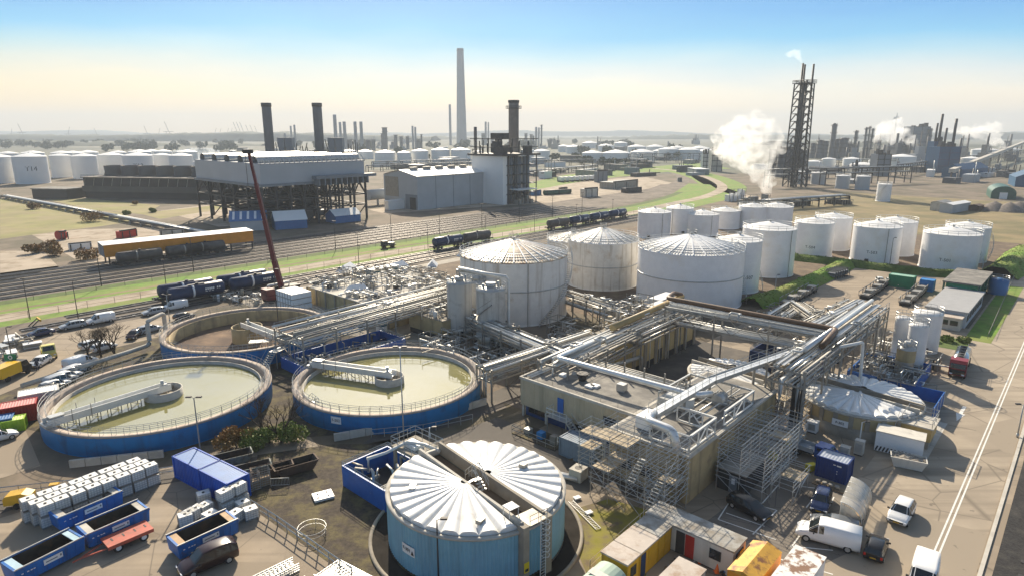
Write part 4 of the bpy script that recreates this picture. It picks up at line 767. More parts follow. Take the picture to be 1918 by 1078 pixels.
# ---------------------------------------------------------------- clarifiers
waterm=M('settling_water',(.24,.225,.10),.03,var=.08,sc=.12,col2=(.22,.195,.03),amt=.42,sc2=.085,sharp=.12,spec=.5)  # olive patches in the colour stand for shadow and reflection on the water
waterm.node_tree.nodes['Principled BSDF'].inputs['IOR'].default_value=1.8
def clarifier(c,r,h,label,zw,bdir,blen,well,full=True,group='round blue clarifiers',wh=1.0):
    t=T('clarifier',label,'clarifier',(c[0],c[1],0),0,group); n=96
    m=MB(); m.lathe([(r-.05,0),(r-.05,.35),(r,.4),(r,h-.12)],n); m.build('wall',blueT,t)
    m=MB(); m.lathe([(r,h-.12),(r+.08,h-.12),(r+.08,h),(r-.75,h),(r-.75,h-.7)],n); m.build('walkway',M('walkway_concrete',(.38,.32,.27),.85,var=.18,sc=.9,col2=(.33,.22,.17),amt=.34,sc2=.35),t)
    m=MB(); m.lathe([(r-.75,h-.7),(r-1.25,h-.7),(r-1.25,h-.3),(r-1.4,h-.3),(r-1.4,.05)],n); m.build('launder',concl if full else beigec,t)
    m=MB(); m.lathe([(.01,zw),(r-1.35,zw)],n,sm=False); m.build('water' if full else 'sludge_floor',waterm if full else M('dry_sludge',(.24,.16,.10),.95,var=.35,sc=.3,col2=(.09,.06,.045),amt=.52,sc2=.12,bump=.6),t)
    ringrail(r-.08,h,1.0,64,m=None,pr=.028).build('outer_handrail',galv,t)
    ringrail(r-.75,h,.9,56,pr=.022).build('inner_handrail',galv,t)
    a=bdir; d=Vector((cos(a),sin(a),0)); nrm=Vector((-sin(a),cos(a),0))
    b=T('bridge',None,None,(0,0,0)); b.parent=t; b.rotation_euler=(0,0,a)
    x0=-1.2 if blen>0 else -blen; L=r-.1
    m=MB(); 
    for y in(-.62,.62): m.bx(-.8,L,y-.06,y+.06,h+.02,h+.85)
    m.bx(-.8,L,-.56,.56,h+.25,h+.32); m.build('girder',steelw,b)
    rail([(-.8,-.6,h+.85),(L,-.6,h+.85)],.35,2,.02).build('bridge_rail',galv,b) if 0 else None
    m=MB()
    for k in range(4):
        x=3+k*(L-5)/3.5
        for y in(-.5,.5): m.bar((x,y,zw),(x,y,h),.08); m.bar((x+1.2,y,zw),(x+1.2,y,h),.08); m.bar((x,y,zw+.1),(x+1.2,y,h),.06)
    m.build('scraper_arms',galvd,b)
    m=MB(); m.box((L-1.1,0,h+.55),(1.5,1.0,1.0)); m.bx(L-.4,L+.3,-.9,.9,h+.02,h+.35); m.build('drive_unit',galv,b); m=MB(); m.box((-.1,.3,h+.6),(.7,.5,.7)); m.cyl((.1,.25,h+.3),(.1,.25,h+1.5),.2,n=8); m.build('centre_drive',galv,b)
    [MB().cyl((L-2.5-k,(-1)**k*.75,h-.4),(L-2.5-k,(-1)**k*.75,h+1.5),.04,n=4).build('level_post',galvd,b) for k in range(4)]
    w_=T('centre_well',None,None,(0,0,0)); w_.parent=t
    m=MB(); m.lathe([(well,zw-.3),(well,zw+wh),(well-.16,zw+wh),(well-.16,zw-.2)],28); m.build('well_wall',concl if full else beigec,w_)
    m=MB(); m.bx(-.25,.25,-well+.1,well-.1,zw-.1,zw+wh*.7); m.cyl((0,0,0),(0,0,h+.2),.5,n=10); m.lathe([(.01,zw+.25),(well-.12,zw+.25)],20,sm=False,a0=0,a1=pi); m.build('baffle',conc,w_)
    return t
c1=(-45.3,77.7);c2=(-16.9,82.9);c0=(-45.3,104.8)
def adir(c,px,z=2.6): g=G(px[0],px[1],z); return math.atan2(g.y-c[1],g.x-c[0])
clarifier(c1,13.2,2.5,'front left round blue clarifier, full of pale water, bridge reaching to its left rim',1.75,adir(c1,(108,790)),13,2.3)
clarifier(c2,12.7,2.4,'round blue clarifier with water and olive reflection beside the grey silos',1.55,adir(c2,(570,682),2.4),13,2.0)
clarifier(c0,13.2,2.7,'empty blue clarifier with dry brown sludge floor, farthest of the round basins',.35,adir(c0,(560,650)),13,2.5,False,wh=2.6)
t=T('sign_board','white sign with dark marks on the blue wall of the middle clarifier','sign',(0,0,0)); a=adir(c2,(611,803),1.3); m=MB()
m.lathe([(12.76,1.1),(12.76,2.0)],8,(c2[0],c2[1],0),a-.055,a+.055); m.build('panel',whiteclean,t); o=lettering('F-202',.5,text_d,t,(a,1.55),bend=12.8); o.location=(c2[0],c2[1],0)
# access platforms between the basins
def platform(u,v,z,L,Wd,label,rz=RZ,stairs=True):
    t=T('stair_platform',label,'platform',W(u,v),rz); m=MB(); m.bx(0,L,0,Wd,z-.08,z); m.build('deck',galv,t)
    for x,y in((.05,.05),(L-.05,.05),(.05,Wd-.05),(L-.05,Wd-.05)): m=MB(); m.bar((x,y,0),(x,y,z),.1); m.build('leg',galvd,t)
    rail([(0,0,z),(L,0,z),(L,Wd,z),(0,Wd,z)],1,1.2).build('handrail',galv,t)
    if stairs:
        m=MB(); n=max(4,int(z/.22))
        for k in range(n): m.bx(-.28*(k+1),-.28*k,.1,Wd-.1,z-z*(k+1)/n-.03,z-z*(k+1)/n)
        for y in(.08,Wd-.08): m.bar((0,y,z),(-.28*n,y,0),.06,.2); m.tube([(0,y,z+1),(-.28*n,y,1)],.03,4)
        m.build('stair',galv,t)
p=UV(G(570,775)); platform(p[0],p[1],1.6,2.2,1.2,'small steel stair platform between the two front clarifiers',-.9)
p=UV(G(520,690)); platform(p[0],p[1],2.6,3.0,1.4,'steel stair platform beside the empty clarifier',RZ+.4)
p=UV(G(468,672,0)); platform(p[0],p[1],2.7,3.2,1.6,'steel platform with meters where the two left basins meet',.2,False)
# ---------------------------------------------------------------- domed round tanks
def covertank(c,r,h,rz,label,wallm,slot=1.25,corr=True,nseg=14,rise=.7,group='ribbed cover tanks',panels=0,cm=None):
    t=T('covered_tank',label,'covered tank',c,rz,group)
    m=MB()
    if corr:
        N=int(2*pi*r/.16); N-=N%2
        vs=[];
        for i in range(N):
            a=2*pi*i/N; rr=r+(.035 if i%2 else -.035)
            vs+=[(rr*cos(a),rr*sin(a),.25),(rr*cos(a),rr*sin(a),h-.05)]
        m.add(vs,[(2*i,2*((i+1)%N),2*((i+1)%N)+1,2*i+1) for i in range(N)])
    else: m.lathe([(r,0),(r,h-.02)],96)
    m.build('wall',wallm,t)
    if panels:
        m=MB()
        for i in range(panels): a=2*pi*i/panels; m.box((r*cos(a),r*sin(a),h*.5),(.3,.5,h*.96),a)
        m.build('pilasters',conc,t)
        m=MB(); m.lathe([(r+.35,0),(r+.35,h*.38),(r,h*.45)],72); m.build('plinth',conc,t)
    m=MB(); m.lathe([(r+.02,h-.15),(r+.11,h-.15),(r+.11,h+.06),(r-.28,h+.06),(r-.28,h-.4)],96); m.build('rim',concl,t)
    if not panels: m=MB(); m.lathe([(r+1.5,.05),(r+.05,.06)],72); m.build('wet_apron',M('wet_ground',(.03,.026,.022),.95,var=.3,spec=.1),t); m=MB(); m.lathe([(r+1.45,0),(r+1.45,.2),(r+1.75,.2),(r+1.75,0)],72); m.build('kerb_ring',conc,t)
    for sgn in(1,-1):
        m=MB(); R=r-.32; cx=sgn*slot; sub=7; rad=7
        amax=math.acos(min(.99,0)); segs=nseg; vs=[]
        for s in range(segs):
            a0=-pi/2+pi*s/segs; a1=-pi/2+pi*(s+1)/segs; vs=[]
            for j in range(rad+1):
                q=j/rad
                for k in range(sub+1):
                    f=k/sub; a=a0+(a1-a0)*f; dx=cos(a); dy=sin(a)
                    # distance from the half's centre to the rim circle
                    b=cx*sgn*dx; Rm=-b+sq(max(.01,b*b-cx*cx+R*R)); rr=.35+(Rm-.35)*q
                    z=h+.1+rise*(1-q)**1.2+ (.05+.0145*rr*pi/segs*14)*sq(max(0,1-(2*f-1)**2))*min(1,.25+q*1.2)
                    vs.append((cx+sgn*dx*rr,dy*rr,z))
            K=sub+1; fs=[(j*K+k,j*K+k+1,(j+1)*K+k+1,(j+1)*K+k) for j in range(rad) for k in range(sub)]
            m.add(vs,fs if sgn>0 else [f[::-1] for f in fs],True)
            base=[vs[rad*K+k] for k in range(K)]; low=[(p[0],p[1],h+.0) for p in base]
            m.add(base+low,[(k,k+1,K+k+1,K+k) for k in range(sub)])
        m.build('cover',cm or M('cover_sheet',(.76,.76,.74),.42,var=.05,sc=.5,col2=(.55,.52,.46),amt=.34,sc2=.6),t)
        m=MB(); m.bx(min(sgn*slot,sgn*(slot-.25)),max(sgn*slot,sgn*(slot-.25)),-r+.1,r-.1,h-.5,h+.75); m.build('beam',conc if sgn>0 else concl,t)
    m=MB(); m.bx(-slot+.25,slot-.25,-r+.2,r-.2,h-.6,h-.55); m.build('channel_floor',soil,t)
    return t
f0=W(35.3,29.9); f1=W(37.7,45.7); ra=math.atan2(f1.y-f0.y,f1.x-f0.x)-pi/2
ct=covertank(W(35.7,36.9),7.85,4.6,ra,'blue corrugated round tank with white fan ribbed covers and a central slot',blueR,1.25)
# pylons, ladder, canopy, stair on the slot
m=MB(); m.bx(-1.5,-.9,-8.35,-7.6,0,5.2); m.build('pier',conc,ct); m=MB(); m.bx(.9,1.5,-8.35,-7.6,0,5.2); m.build('pier',conc,ct)
m=MB(); 
for x in(.05,.6): m.cyl((x,-8.6,.1),(x,-8.6,5.9),.035,n=5)
for k in range(20): m.cyl((.05,-8.6,.3+k*.27),(.6,-8.6,.3+k*.27),.02,n=4)
for k in range(7): z=2.4+k*.5; m.tube([(.05,-8.6,z),(-.02,-9.0,z),(.32,-9.25,z),(.67,-9.0,z),(.6,-8.6,z)],.022,4)
m.build('ladder',steelw,ct)
m=MB(); m.bx(-.9,.9,-8.4,-6.6,5.15,5.22); rail([(-.9,-8.4,5.2),(.9,-8.4,5.2)],.9,1,.03,m); m.build('landing',galvd,ct)
m=MB()
for k in range(6): m.bx(-1.55,-.55,-6.7+k*.17,-6.58+k*.17,5.95-(k%2)*.05,6.0)
for x,y in((-1.5,-6.6),(-.6,-6.6),(-1.5,-5.8),(-.6,-5.8)): m.cyl((x,y,5.2),(x,y,5.95),.04,n=4)
m.build('canopy',steelw,ct)
m=MB()
for k in range(8): m.bx(-.35,.35,-1.0+.25*k-.12,-1.0+.25*k+.12,4.6+.0+ .22*k*0+.2*(k if k<4 else 7-k),4.64+.2*(k if k<4 else 7-k))
m.build('cross_stair',galv,ct)
rail([(-.35,-1.4,4.6),(-.35,0,5.8),(-.35,1.2,4.7)],.9,.7,.03).build('cross_stair_rail',galv,ct); rail([(.35,-1.4,4.6),(.35,0,5.8),(.35,1.2,4.7)],.9,.7,.03).build('cross_stair_rail',galv,ct)
m=MB(); m.box((-3.4,-5.3,5.15),(.7,.5,.35),.3); m.build('cover_hatch',galvd,ct); m=MB(); m.box((4.6,-1.0,5.35),(.6,.6,.35),.2); m.build('cover_hatch',galvd,ct); m=MB(); m.box((-5,2.5,5.15),(.9,.5,.2),.8); m.build('cover_hatch',galv,ct)
t=T('sign_board','white sign reading F-301 with a small black mark on the light blue tank','sign',(0,0,0)); cc=W(35.7,36.9); a=adir(cc,(776,1016),2.6); m=MB(); m.lathe([(7.95,1.9),(7.95,2.75)],8,(cc.x,cc.y,0),a-.095,a+.095); m.build('panel',whiteclean,t); o=lettering('F-301',.42,text_d,t,(a-.02,2.35),bend=7.98,bold=True); o.location=(cc.x,cc.y,0)
m=MB(); z=2.2; aa=a+.065; P=lambda q,zz:(cc.x+7.98*cos(aa+q),cc.y+7.98*sin(aa+q),zz); m.add([P(-.022,z-.15),P(.022,z-.15),P(0,z+.28)],[(0,1,2)]); m.build('mark',text_d,t)
t=T('sign_board','small yellow warning sign on the concrete pier of the light blue tank','sign',W(35.7,36.9),ra); m=MB(); m.bx(-1.45,-.95,-8.40,-8.37,1.2,2.1); m.build('panel',M('warning_yellow',(.75,.55,.02),.5),t); m=MB(); m.bx(-1.37,-1.03,-8.415,-8.402,1.3,1.55); m.build('mark',text_d,t)
rB1=(0,0)
gp=[G(1507,738,2.9),G(1752,768,2.9),G(1640,789,2.9),G(1640,700,2.9)]
ccx=(gp[0].x+gp[1].x)/2; ccy=(gp[2].y+gp[3].y)/2
R1c=Vector((ccx,ccy,0)); R1r=(gp[1]-gp[0]).length/2*.98
covertank(R1c,R1r,2.9,ra+.05,'low beige panelled round tank with white fan ribbed covers beside the road',beigec,1.0,False,panels=26,rise=.8)
g0,g1=G(1296,688,2.9),G(1449,718,2.9); g2,g3=G(1385,743,2.9),G(1372,660,2.9); R2c=Vector(((g0.x+g1.x)/2,(g2.y+g3.y)/2,0)); R2r=(g1-g0).length/2
covertank(R2c,R2r,2.9,ra+.05,'beige round tank with white ribbed covers under the silver walkway',beigec,1.0,False,panels=24,rise=.8)
t=T('sign_board','white sign with dark letters on the low beige round tank','sign',(0,0,0)); a=adir(R1c,(1573,786),2.2); m=MB(); m.lathe([(R1r+.42,1.4),(R1r+.42,2.2)],8,(R1c.x,R1c.y,0),a-.12,a+.12); m.build('panel',whiteclean,t); o=lettering('F-302',.42,text_d,t,(a,1.8),bend=R1r+.45,bold=True); o.location=(R1c.x,R1c.y,0)
# blue walled pump pit left of the light blue tank
def pit(u0,u1,v0,v1,h,label,mat=bluewall,seed=1,eq=9):
    t=T('pump_pit',label,'pump pit',W(u0,v0),RZ); U=u1-u0;V=v1-v0; m=MB()
    for b in((0,U,0,.15),(0,U,V-.15,V),(0,.15,.15,V-.15),(U-.15,U,.15,V-.15)): m.bx(*b,0,h)
    m.build('wall',mat,t); m=MB(); m.bx(.15,U-.15,.15,V-.15,.04,.1); m.build('floor',dark,t)
    rail([(0,.07,h),(U,.07,h),(U,V-.07,h),(0,V-.07,h),(0,.07,h)],.45,2,.03).build('handrail',galv,t)
    r=random.Random(seed)
    for k in range(eq):
        x,y=r.uniform(.7,U-.9),r.uniform(.6,V-.8); z=r.uniform(1.0,h+.5); m=MB(); m.tube([(x,y,.1),(x,y,z),(x+r.uniform(-1,1)*.6,y+r.choice((-1,1))*r.uniform(.5,1.5),z)],r.uniform(.06,.16),6); m.build('pipe',r.choice((galv,galvd,steelw)),t)
    for k in range(eq//2): x,y=r.uniform(.6,U-.9),r.uniform(.6,V-.9); m=MB(); m.box((x,y,.5),(.7,.5,.8)); m.cyl((x,y,.8),(x+.6,y,.9),.25,n=8); m.build('pump',r.choice((dark,galvd,navyc)),t)
pit(31.8,37.5,45.3,52.4,2.3,'blue walled pump pit with grey pipes beside the light blue tank')
pp=W(36.2,46.5); t=T('pump_platform','concrete pump platform with white cabinets behind the blue pit','platform',pp,RZ); m=MB(); m.bx(0,3.2,-1,3.4,3.4,3.7); m.build('deck',conc,t); [MB().bx(x,x+.3,y,y+.3,0,3.4).build('leg',conc,t) for x,y in((.1,-.8),(2.8,-.8),(.1,3),(2.8,3))]; rail([(0,-1,3.7),(3.2,-1,3.7),(3.2,3.4,3.7),(0,3.4,3.7),(0,-1,3.7)],1.05,1.2).build('handrail',galv,t); MB().bx(.8,2.0,.6,2.4,3.7,4.1).build('cabinet',whiteclean,t); m=MB(); m.tube([(-2.5,4,1.5),(-2.5,4,3),(-1,3,3.4),(1,2,4.2),(1.6,0,4.4),(1.4,-2.5,4.6)],.16,8); m.build('pipe',steelw,t)
u_,v_=GU(1440,640); pit(93.5,100,26.5,36,2.6,'dark navy pump basin beneath the brown pipe bridge',navyc,5,10)
pit(44.5,63,81.5,88.5,1.8,'long blue walled pump pit under the wide pipe bridge by the clarifiers',bluewall,8,24)
pit(97,108,14.5,23,1.7,'blue pump pit between beige round tank and white silos',bluewall,6,16)
a=G(1735,745); t=T('blue_barrier','blue spill barrier at the road side of the beige round tank','barrier',W(89.5,11),RZ); m=MB(); m.bx(0,7,0,.1,.1,1.9); m.bx(6.9,7,.1,4,.1,1.9); m.build('panel',bluewall,t); m=MB(); [m.bx(x,x+.1,-.08,-.005,0,2.0) for x in(0,2.3,4.6,6.85)]; m.build('posts',steelw,t)
t=T('valve_house','ochre concrete block with platform and steps at the end of the beige round tank','valve house',W(80.6,9.8),RZ); m=MB(); m.bx(0,3.6,0,3,1.0,2.6); m.build('wall',M('ochre_wall',(.52,.36,.14),.7,var=.12),t); m=MB(); m.bx(.15,3.45,.15,2.85,0,1.0); m.build('base',conc,t); m=MB(); m.bx(-.2,3.8,-.2,3.2,2.6,2.75); m.build('roof',concl,t); rail([(0,0,2.75),(3.6,0,2.75),(3.6,3,2.75),(0,3,2.75),(0,0,2.75)],1,1.2).build('handrail',galv,t)
m=MB()
for y in(3.4,4.3): m.bar((.5,y,2.7),(-2.6,y,0),.08,.25); m.tube([(.5,y,3.7),(-2.6,y,1)],.03,4)
for k in range(9): m.bx(.3-.33*k,.55-.33*k,3.45,4.25,2.5-.29*k,2.54-.29*k)
m.build('steps',galv,t)
# ---------------------------------------------------------------- silos
p1,r1,h1=cylfit(839,885,637,533); p2,r2_,h2=cylfit(893,947,652,546)
greyw=M('silo_grey_paint',(.50,.49,.46),.5,var=.08,sc=.4,col2=(.25,.23,.20),amt=.34,sc2=.4,streak=1.3)
def silo(p,r,h,label,shell=greyw,skirt=True,kit=True,band=galvd,group='process silos'):
    t=T('silo',label,'silo',p,0,group); m=MB(); m.lathe([(r,1.0 if skirt else 0),(r,h),],36); m.build('shell',shell,t)
    if skirt: m=MB(); m.lathe([(r*.97,0),(r*.97,1.0),(r+.05,1.0),(r+.05,h*.2),(r,h*.2+.05)],32); m.build('skirt',rustwhite,t)
    m=MB(); m.lathe([(r+.06,h-.15),(r+.06,h),(r*.5,h+.25),(.01,h+.35)],32); m.build('roof',galv if kit else whiteR,t)
    if kit: m=MB(); m.cyl((0,0,h+.2),(0,0,h+1.0),r*.35,n=12); m.cyl((r*.5,.2,h),(r*.5,.2,h+1.2),.18,n=8); m.cyl((-r*.5,-.2,h),(-r*.5,-.2,h+.8),.22,n=8); m.build('roof_nozzles',galv,t)
    ringrail(r,h,.95,14).build('handrail',galv,t)
    ca=camang(p); m=MB(); m.box((r*cos(ca+.1)*1.01,r*sin(ca+.1)*1.01,h*.10),(.25,1.0,h*.13),ca+.1); m.build('hatch',dark,t)
    return t
silo(p1,r1,h1,'left of two grey process silos in front of the rust streaked big tank')
s2=silo(p2,r2_,h2,'right of two grey process silos, with a curved stair and tall white pipe')
m=MB(); ca=camang(p2)
for k in range(26): a=ca-1.5+k*.06; z=h2*.42+k*.14; m.add([((r2_+q)*cos(a+d),(r2_+q)*sin(a+d),z) for q,d in((.05,0),(.8,0),(.8,.07),(.05,.07))],[(0,1,2,3)])
m.tube([((r2_+.8)*cos(ca-1.5+k*.06),(r2_+.8)*sin(ca-1.5+k*.06),h2*.42+k*.14+.95) for k in range(26)],.04,4); m.tube([((r2_+.8)*cos(ca-1.5+k*.06),(r2_+.8)*sin(ca-1.5+k*.06),h2*.42+k*.14) for k in range(26)],.07,4); m.build('curved_stair',galvd,s2)
p3,r3,h3=cylfit(868,915,628,540); silo(p3+Vector((0,3,0)),r3*.8,h3,'rear grey process silo standing between the other two',greyw)
m=MB(); x,y=p2.x+r2_+.5,p2.y; z=h2
m.tube([(p1.x,p1.y+1,h1+.4),(p1.x,p1.y+1,h1+2.2),(p2.x-1,p2.y+1,z+2.3),(x-.4,y,z+2),(x,y,z+1.4),(x,y,2.6),(x+.4,y-.4,1.9),(x+3.2,y-.6,1.9),(x+4.5,y-1.5,1.4),(x+5,y-3,.9)],.24,8); o=m.build('pipe',steelw,None); tag(o,'thick white pipe arching over the grey silos and dropping at their right','pipe')
m=MB(); m.tube([(p1.x-.5,p1.y+1.6,h1+.4),(p1.x-.5,p1.y+1.6,h1+1.7),(p2.x,p2.y+1.6,z+1.7),(p2.x+1.6,p2.y+1.2,z+1.5),(p2.x+1.6,p2.y+1.2,z)],.17,8); o=m.build('pipe',galv,None); tag(o,'thinner grey pipe running beneath the white arch over the silos','pipe')
ws=M('silo_white',(.76,.76,.75),.4,var=.05)
q1=cylfit(1700,1757,662,590); silo(*q1,'broad white silo with railing, rear one of the group beside the tanker',ws,False,False)
q2=cylfit(1690,1728,700,612); silo(*q2,'slim white silo between the broad one and the stainless based one',ws,False,False)
q3=cylfit(1676,1712,712,600); 
q4=cylfit(1672,1708,716,655); s4=silo(*q4,'short silo with bare stainless lower shell at the front of the white group',M('stainless',(.42,.41,.38),.3,.7,.1),False,True)
m=MB(); m.lathe([(q4[1]+.04,q4[2]*.62),(q4[1]+.04,q4[2]*.98)],32); m.build('band',beigec,s4)
pl=cylfit(1672,1706,690,608); silo(pl[0]+Vector((.3,1.5,0)),pl[1],pl[2]+.4,'slim white silo behind the stainless based one, ladder on its side',ws,False,False)
# ---------------------------------------------------------------- pipe racks
PM=[galv,galvd,steelw,pipeal,galv,steelw,concl,galvd]
def rack(a,b,wd,levels,label,seed=1,step=5,npipe=7,zb=0,truss=False,rails=(),rr=(.05,.17),frame=galvd,posts=True,group=None,trays=1):
    """a,b: (u,v) ends of the near side; levels: deck heights, lowest first"""
    p0=W(*a); p1=W(*b); an=math.atan2(p1.y-p0.y,p1.x-p0.x); L=(p1-p0).length; r=random.Random(seed)
    t=T('pipe_rack',label,'pipe rack',p0,an,group); n=max(1,round(L/step)); zt=levels[-1]
    for i in range(n+1):
        x=L*i/n; m=MB()
        if posts: 
            for y in(0,wd): m.bar((x,y,zb),(x,y,zt+.3),.2)
        for z in levels: m.bar((x,0,z-.12),(x,wd,z-.12),.18,.22)
        if i%3==0 and posts and len(levels)>1: m.bar((x,0,zb),(x,wd,levels[0]-.2),.1)
        m.build('portal_frame',frame,t)
    for y in(0,wd):
        m=MB()
        for z in levels: m.bar((0,y,z-.1),(L,y,z-.1),.14,.24)
        if truss:
            k=max(2,round(L/2.6)); z0,z1=levels[0]-.1,zt-.1
            for i in range(k): m.bar((L*i/k,y,z0 if i%2 else z1),(L*(i+1)/k,y,z1 if i%2 else z0),.09)
        m.build('side_beam',frame,t)
    for li,z in enumerate(levels):
        for k in range(npipe):
            y=wd*(k+.6+r.uniform(-.25,.25))/(npipe+.2); rad_=r.uniform(*rr)*(1.35 if r.random()<.2 else 1); zz=z+rad_; x0=0 if r.random()<.75 else L*r.uniform(0,.4); x1=L if r.random()<.75 else L*r.uniform(.6,1)
            pts=[(x0,y,zz)]
            if r.random()<.3: pts=[(x0,y,max(.4,zb)),(x0,y,zz)]
            if r.random()<.22 and li==len(levels)-1 and x1-x0>9:
                q=r.uniform(.35,.65)*L; yy=y+(-.9 if y>wd/2 else .9); pts+=[(q-.7,y,zz),(q-.7,y,zz+.7),(q-.7,yy,zz+.7),(q+.7,yy,zz+.7),(q+.7,y,zz+.7),(q+.7,y,zz)]
            pts.append((x1,y,zz))
            if r.random()<.25: pts.append((x1,y,max(.4,zb)))
            MB().tube(pts,rad_,6).build('pipe',r.choice(PM),t)
    for k in range(trays):
        y=wd*r.uniform(.2,.8); z=zt+.45; m=MB(); m.bx(0,L,y-.3,y+.3,z,z+.03); m.bx(0,L,y-.32,y-.3,z-.02,z+.12); m.bx(0,L,y+.3,y+.32,z-.02,z+.12); m.build('cable_tray',galv,t)
    for y in rails: rail([(0,y*wd,zt+.1),(L,y*wd,zt+.1)],1,2,.03).build('handrail',galv,t)
    return t
rack((60,45.4),(79,46.4),4.6,[4.6,6.4],'pipe rack running from the roof corner toward the ochre walled building',1,4.5,7,rails=(0,))
rack((78,45.6),(97.5,46.0),6.5,[5.3,6.6],'wide open rack of ladder grating along the ochre walled building, tan pipe at its back',2,4.0,9,rr=(.04,.11),rails=(0,),trays=3,posts=False)
rack((91.4,23.5),(90.6,47.5),3.2,[6.2,8.4],'trussed pipe bridge carrying the thick brown pipe between ochre building and crossing rack',3,8,7,truss=True,rails=(1,))
rack((74,21.8),(88,21.8),4.4,[6.3,8.0],'silver pipe rack between the two beige round tanks, nearer half',4,7,9,rr=(.06,.2),trays=2)
rack((88.2,21.8),(112,21.8),4.6,[6.3,8.0],'silver pipe rack leading on to the storage yard, farther half',5,6,9,rr=(.06,.2),truss=True,trays=2,rails=(0,))
rack((46,84.2),(82,86.4),7.5,[4.0,5.2],'broad pipe bridge with a long white pipe over the blue pump pit',6,6,14,rr=(.05,.13),trays=2,truss=True,rails=(1,))
rack((79,57),(57,58.5),3.0,[3.0,4.4],'pipe rack crossing behind the beige building toward the silos',7,5,8,rr=(.05,.14))
rack((70,50.5),(75,76),3,[3.2,4.4],'pipe rack passing the foot of the rust streaked big tank',8,5,8)
rack((112,25),(130,40),4,[2.2],'low pipe rack on the pale slab, one by the green bund',9,4,9,rr=(.05,.12))
rack((108,30),(132,28.5),5,[2.4,3.6],'low double rack at the near edge of the storage yard',10,4,9,rr=(.05,.12),trays=2)
rack((106,38),(128,39),4,[2.0],'low pipe rack on the pale slab, one by the brown pipe bridge',11,4,9,rr=(.05,.12))
rack((96,56.5),(100,75),3,[2.6,4.2],'pipe rack between the rust streaked tank and the widest white tank',12,4,6)
def bigpipe(pts,r,mat,label,n=12,cat='pipe'):
    m=MB(); pts=[Vector(p) for p in pts]; out=[pts[0]]
    for i in range(1,len(pts)-1):
        a,b,c=pts[i-1],pts[i],pts[i+1]; k=min(r*2.2,(b-a).length*.4,(c-b).length*.4); p=b+(a-b).normalized()*k; q=b+(c-b).normalized()*k
        for s in range(5): f=s/4; out.append(p*(1-f)**2+b*2*f*(1-f)+q*f*f)
    out.append(pts[-1]); m.tube(out,r,n); o=m.build('pipe',mat); return tag(o,label,cat)
bigpipe([W(75,49.0,6.6),W(60.6,47.6,7.3),W(61.3,29.2,7.3),W(63,28.0,7.3)],.34,pipeal,'fat silver pipe turning a corner above the beige building roof')
bigpipe([W(76,49.6,7.3),W(99,50.6,7.5)],.48,pipey,'fat tan pipe lying along the top of the open rack')
bigpipe([W(98.6,50.6,7.9),W(95.5,50.4,8.8),W(91.0,49.0,9.0),W(91.3,23.6,9.0),W(87.5,23.3,8.9),W(84,23.2,8.5)],.38,pipeb,'thick rusty brown pipe on top of the trussed bridge, bending onto the silver rack')
bigpipe([W(45,91.2,5.9),W(82,93.4,5.9)],.20,steelw,'long thin white pipe along the edge of the broad pipe bridge')
bigpipe([W(112,24.3,8.9),W(80,24.0,8.9)],.32,pipeal,'wide silver pipe on the top level of the silver rack')
bigpipe([W(93,49.0,0),W(93,49.0,7.4),W(94,50.0,8.0)],.42,galv,'grey riser pipe standing at the corner of the trussed bridge')
bigpipe([W(85.5,21.4,8.5),W(89.5,19.8,8.5),W(89.8,19.6,3.4),W(87.5,18.8,3.1),W(84,18.2,3.2)],.2,steelw,'pale pipe dropping from the silver rack to the beige round tank')
bigpipe([W(80,46.8,.4),W(80,46.8,2.5),W(64,47.6,3.6),W(62,45.9,5.2)],.3,galv,'grey insulated pipe sloping below the fat silver pipe')
# covered silver walkway
def duct(pts,w_,h,label,mat=pipeal,legs=()):
    t=T('covered_walkway',label,'walkway',(0,0,0)); m=MB()
    for a,b in zip(pts,pts[1:]): m.bar(a,b,w_,h)
    m.build('tray',mat,t); P=[Vector(p) for p in pts]
    for s in(1,-1):
        q=[p+Vector((0,0,0)) for p in P]; off=[]
        for i,p in enumerate(q): d=(q[min(i+1,len(q)-1)]-q[max(i-1,0)]); n=Vector((-d.y,d.x,0)).normalized()*w_/2*s*.96; off.append(p+n+Vector((0,0,h/2)))
        rail(off,.95,1.5,.025).build('handrail',galv,t)
        m=MB(); [m.bar(a-Vector((0,0,h*.6)),b-Vector((0,0,h*.6)),.1,.45) for a,b in zip(off,off[1:])]; m.build('side_plate',galv,t)
    for l in legs: MB().bar((l[0],l[1],0),(l[0],l[1],l[2]),.25).build('leg',galvd,t)
    return t
l1=W(74,27.7);l2=W(66,29.6)
duct([W(82.5,25.3,8.1),W(66,29.4,7.6)],1.3,.16,'sloping silver walkway bridging from the silver rack over the beige round tank',legs=[(l2.x,l2.y,7.4),(l1.x,l1.y,7.6)])
duct([W(66,29.4,7.55),W(53.4,29.7,7.5)],1.0,.4,'long flat silver duct leading to the roof of the scaffolded building',legs=[(*W(60,29.6)[:2],7.3)])
bigpipe([W(53.8,29.7,7.6),W(52.0,29.5,7.5),W(51.9,26.5,7.4),W(51.7,25.9,5.6)],.42,pipeal,'fat silver duct elbow turning down at the scaffolded building')
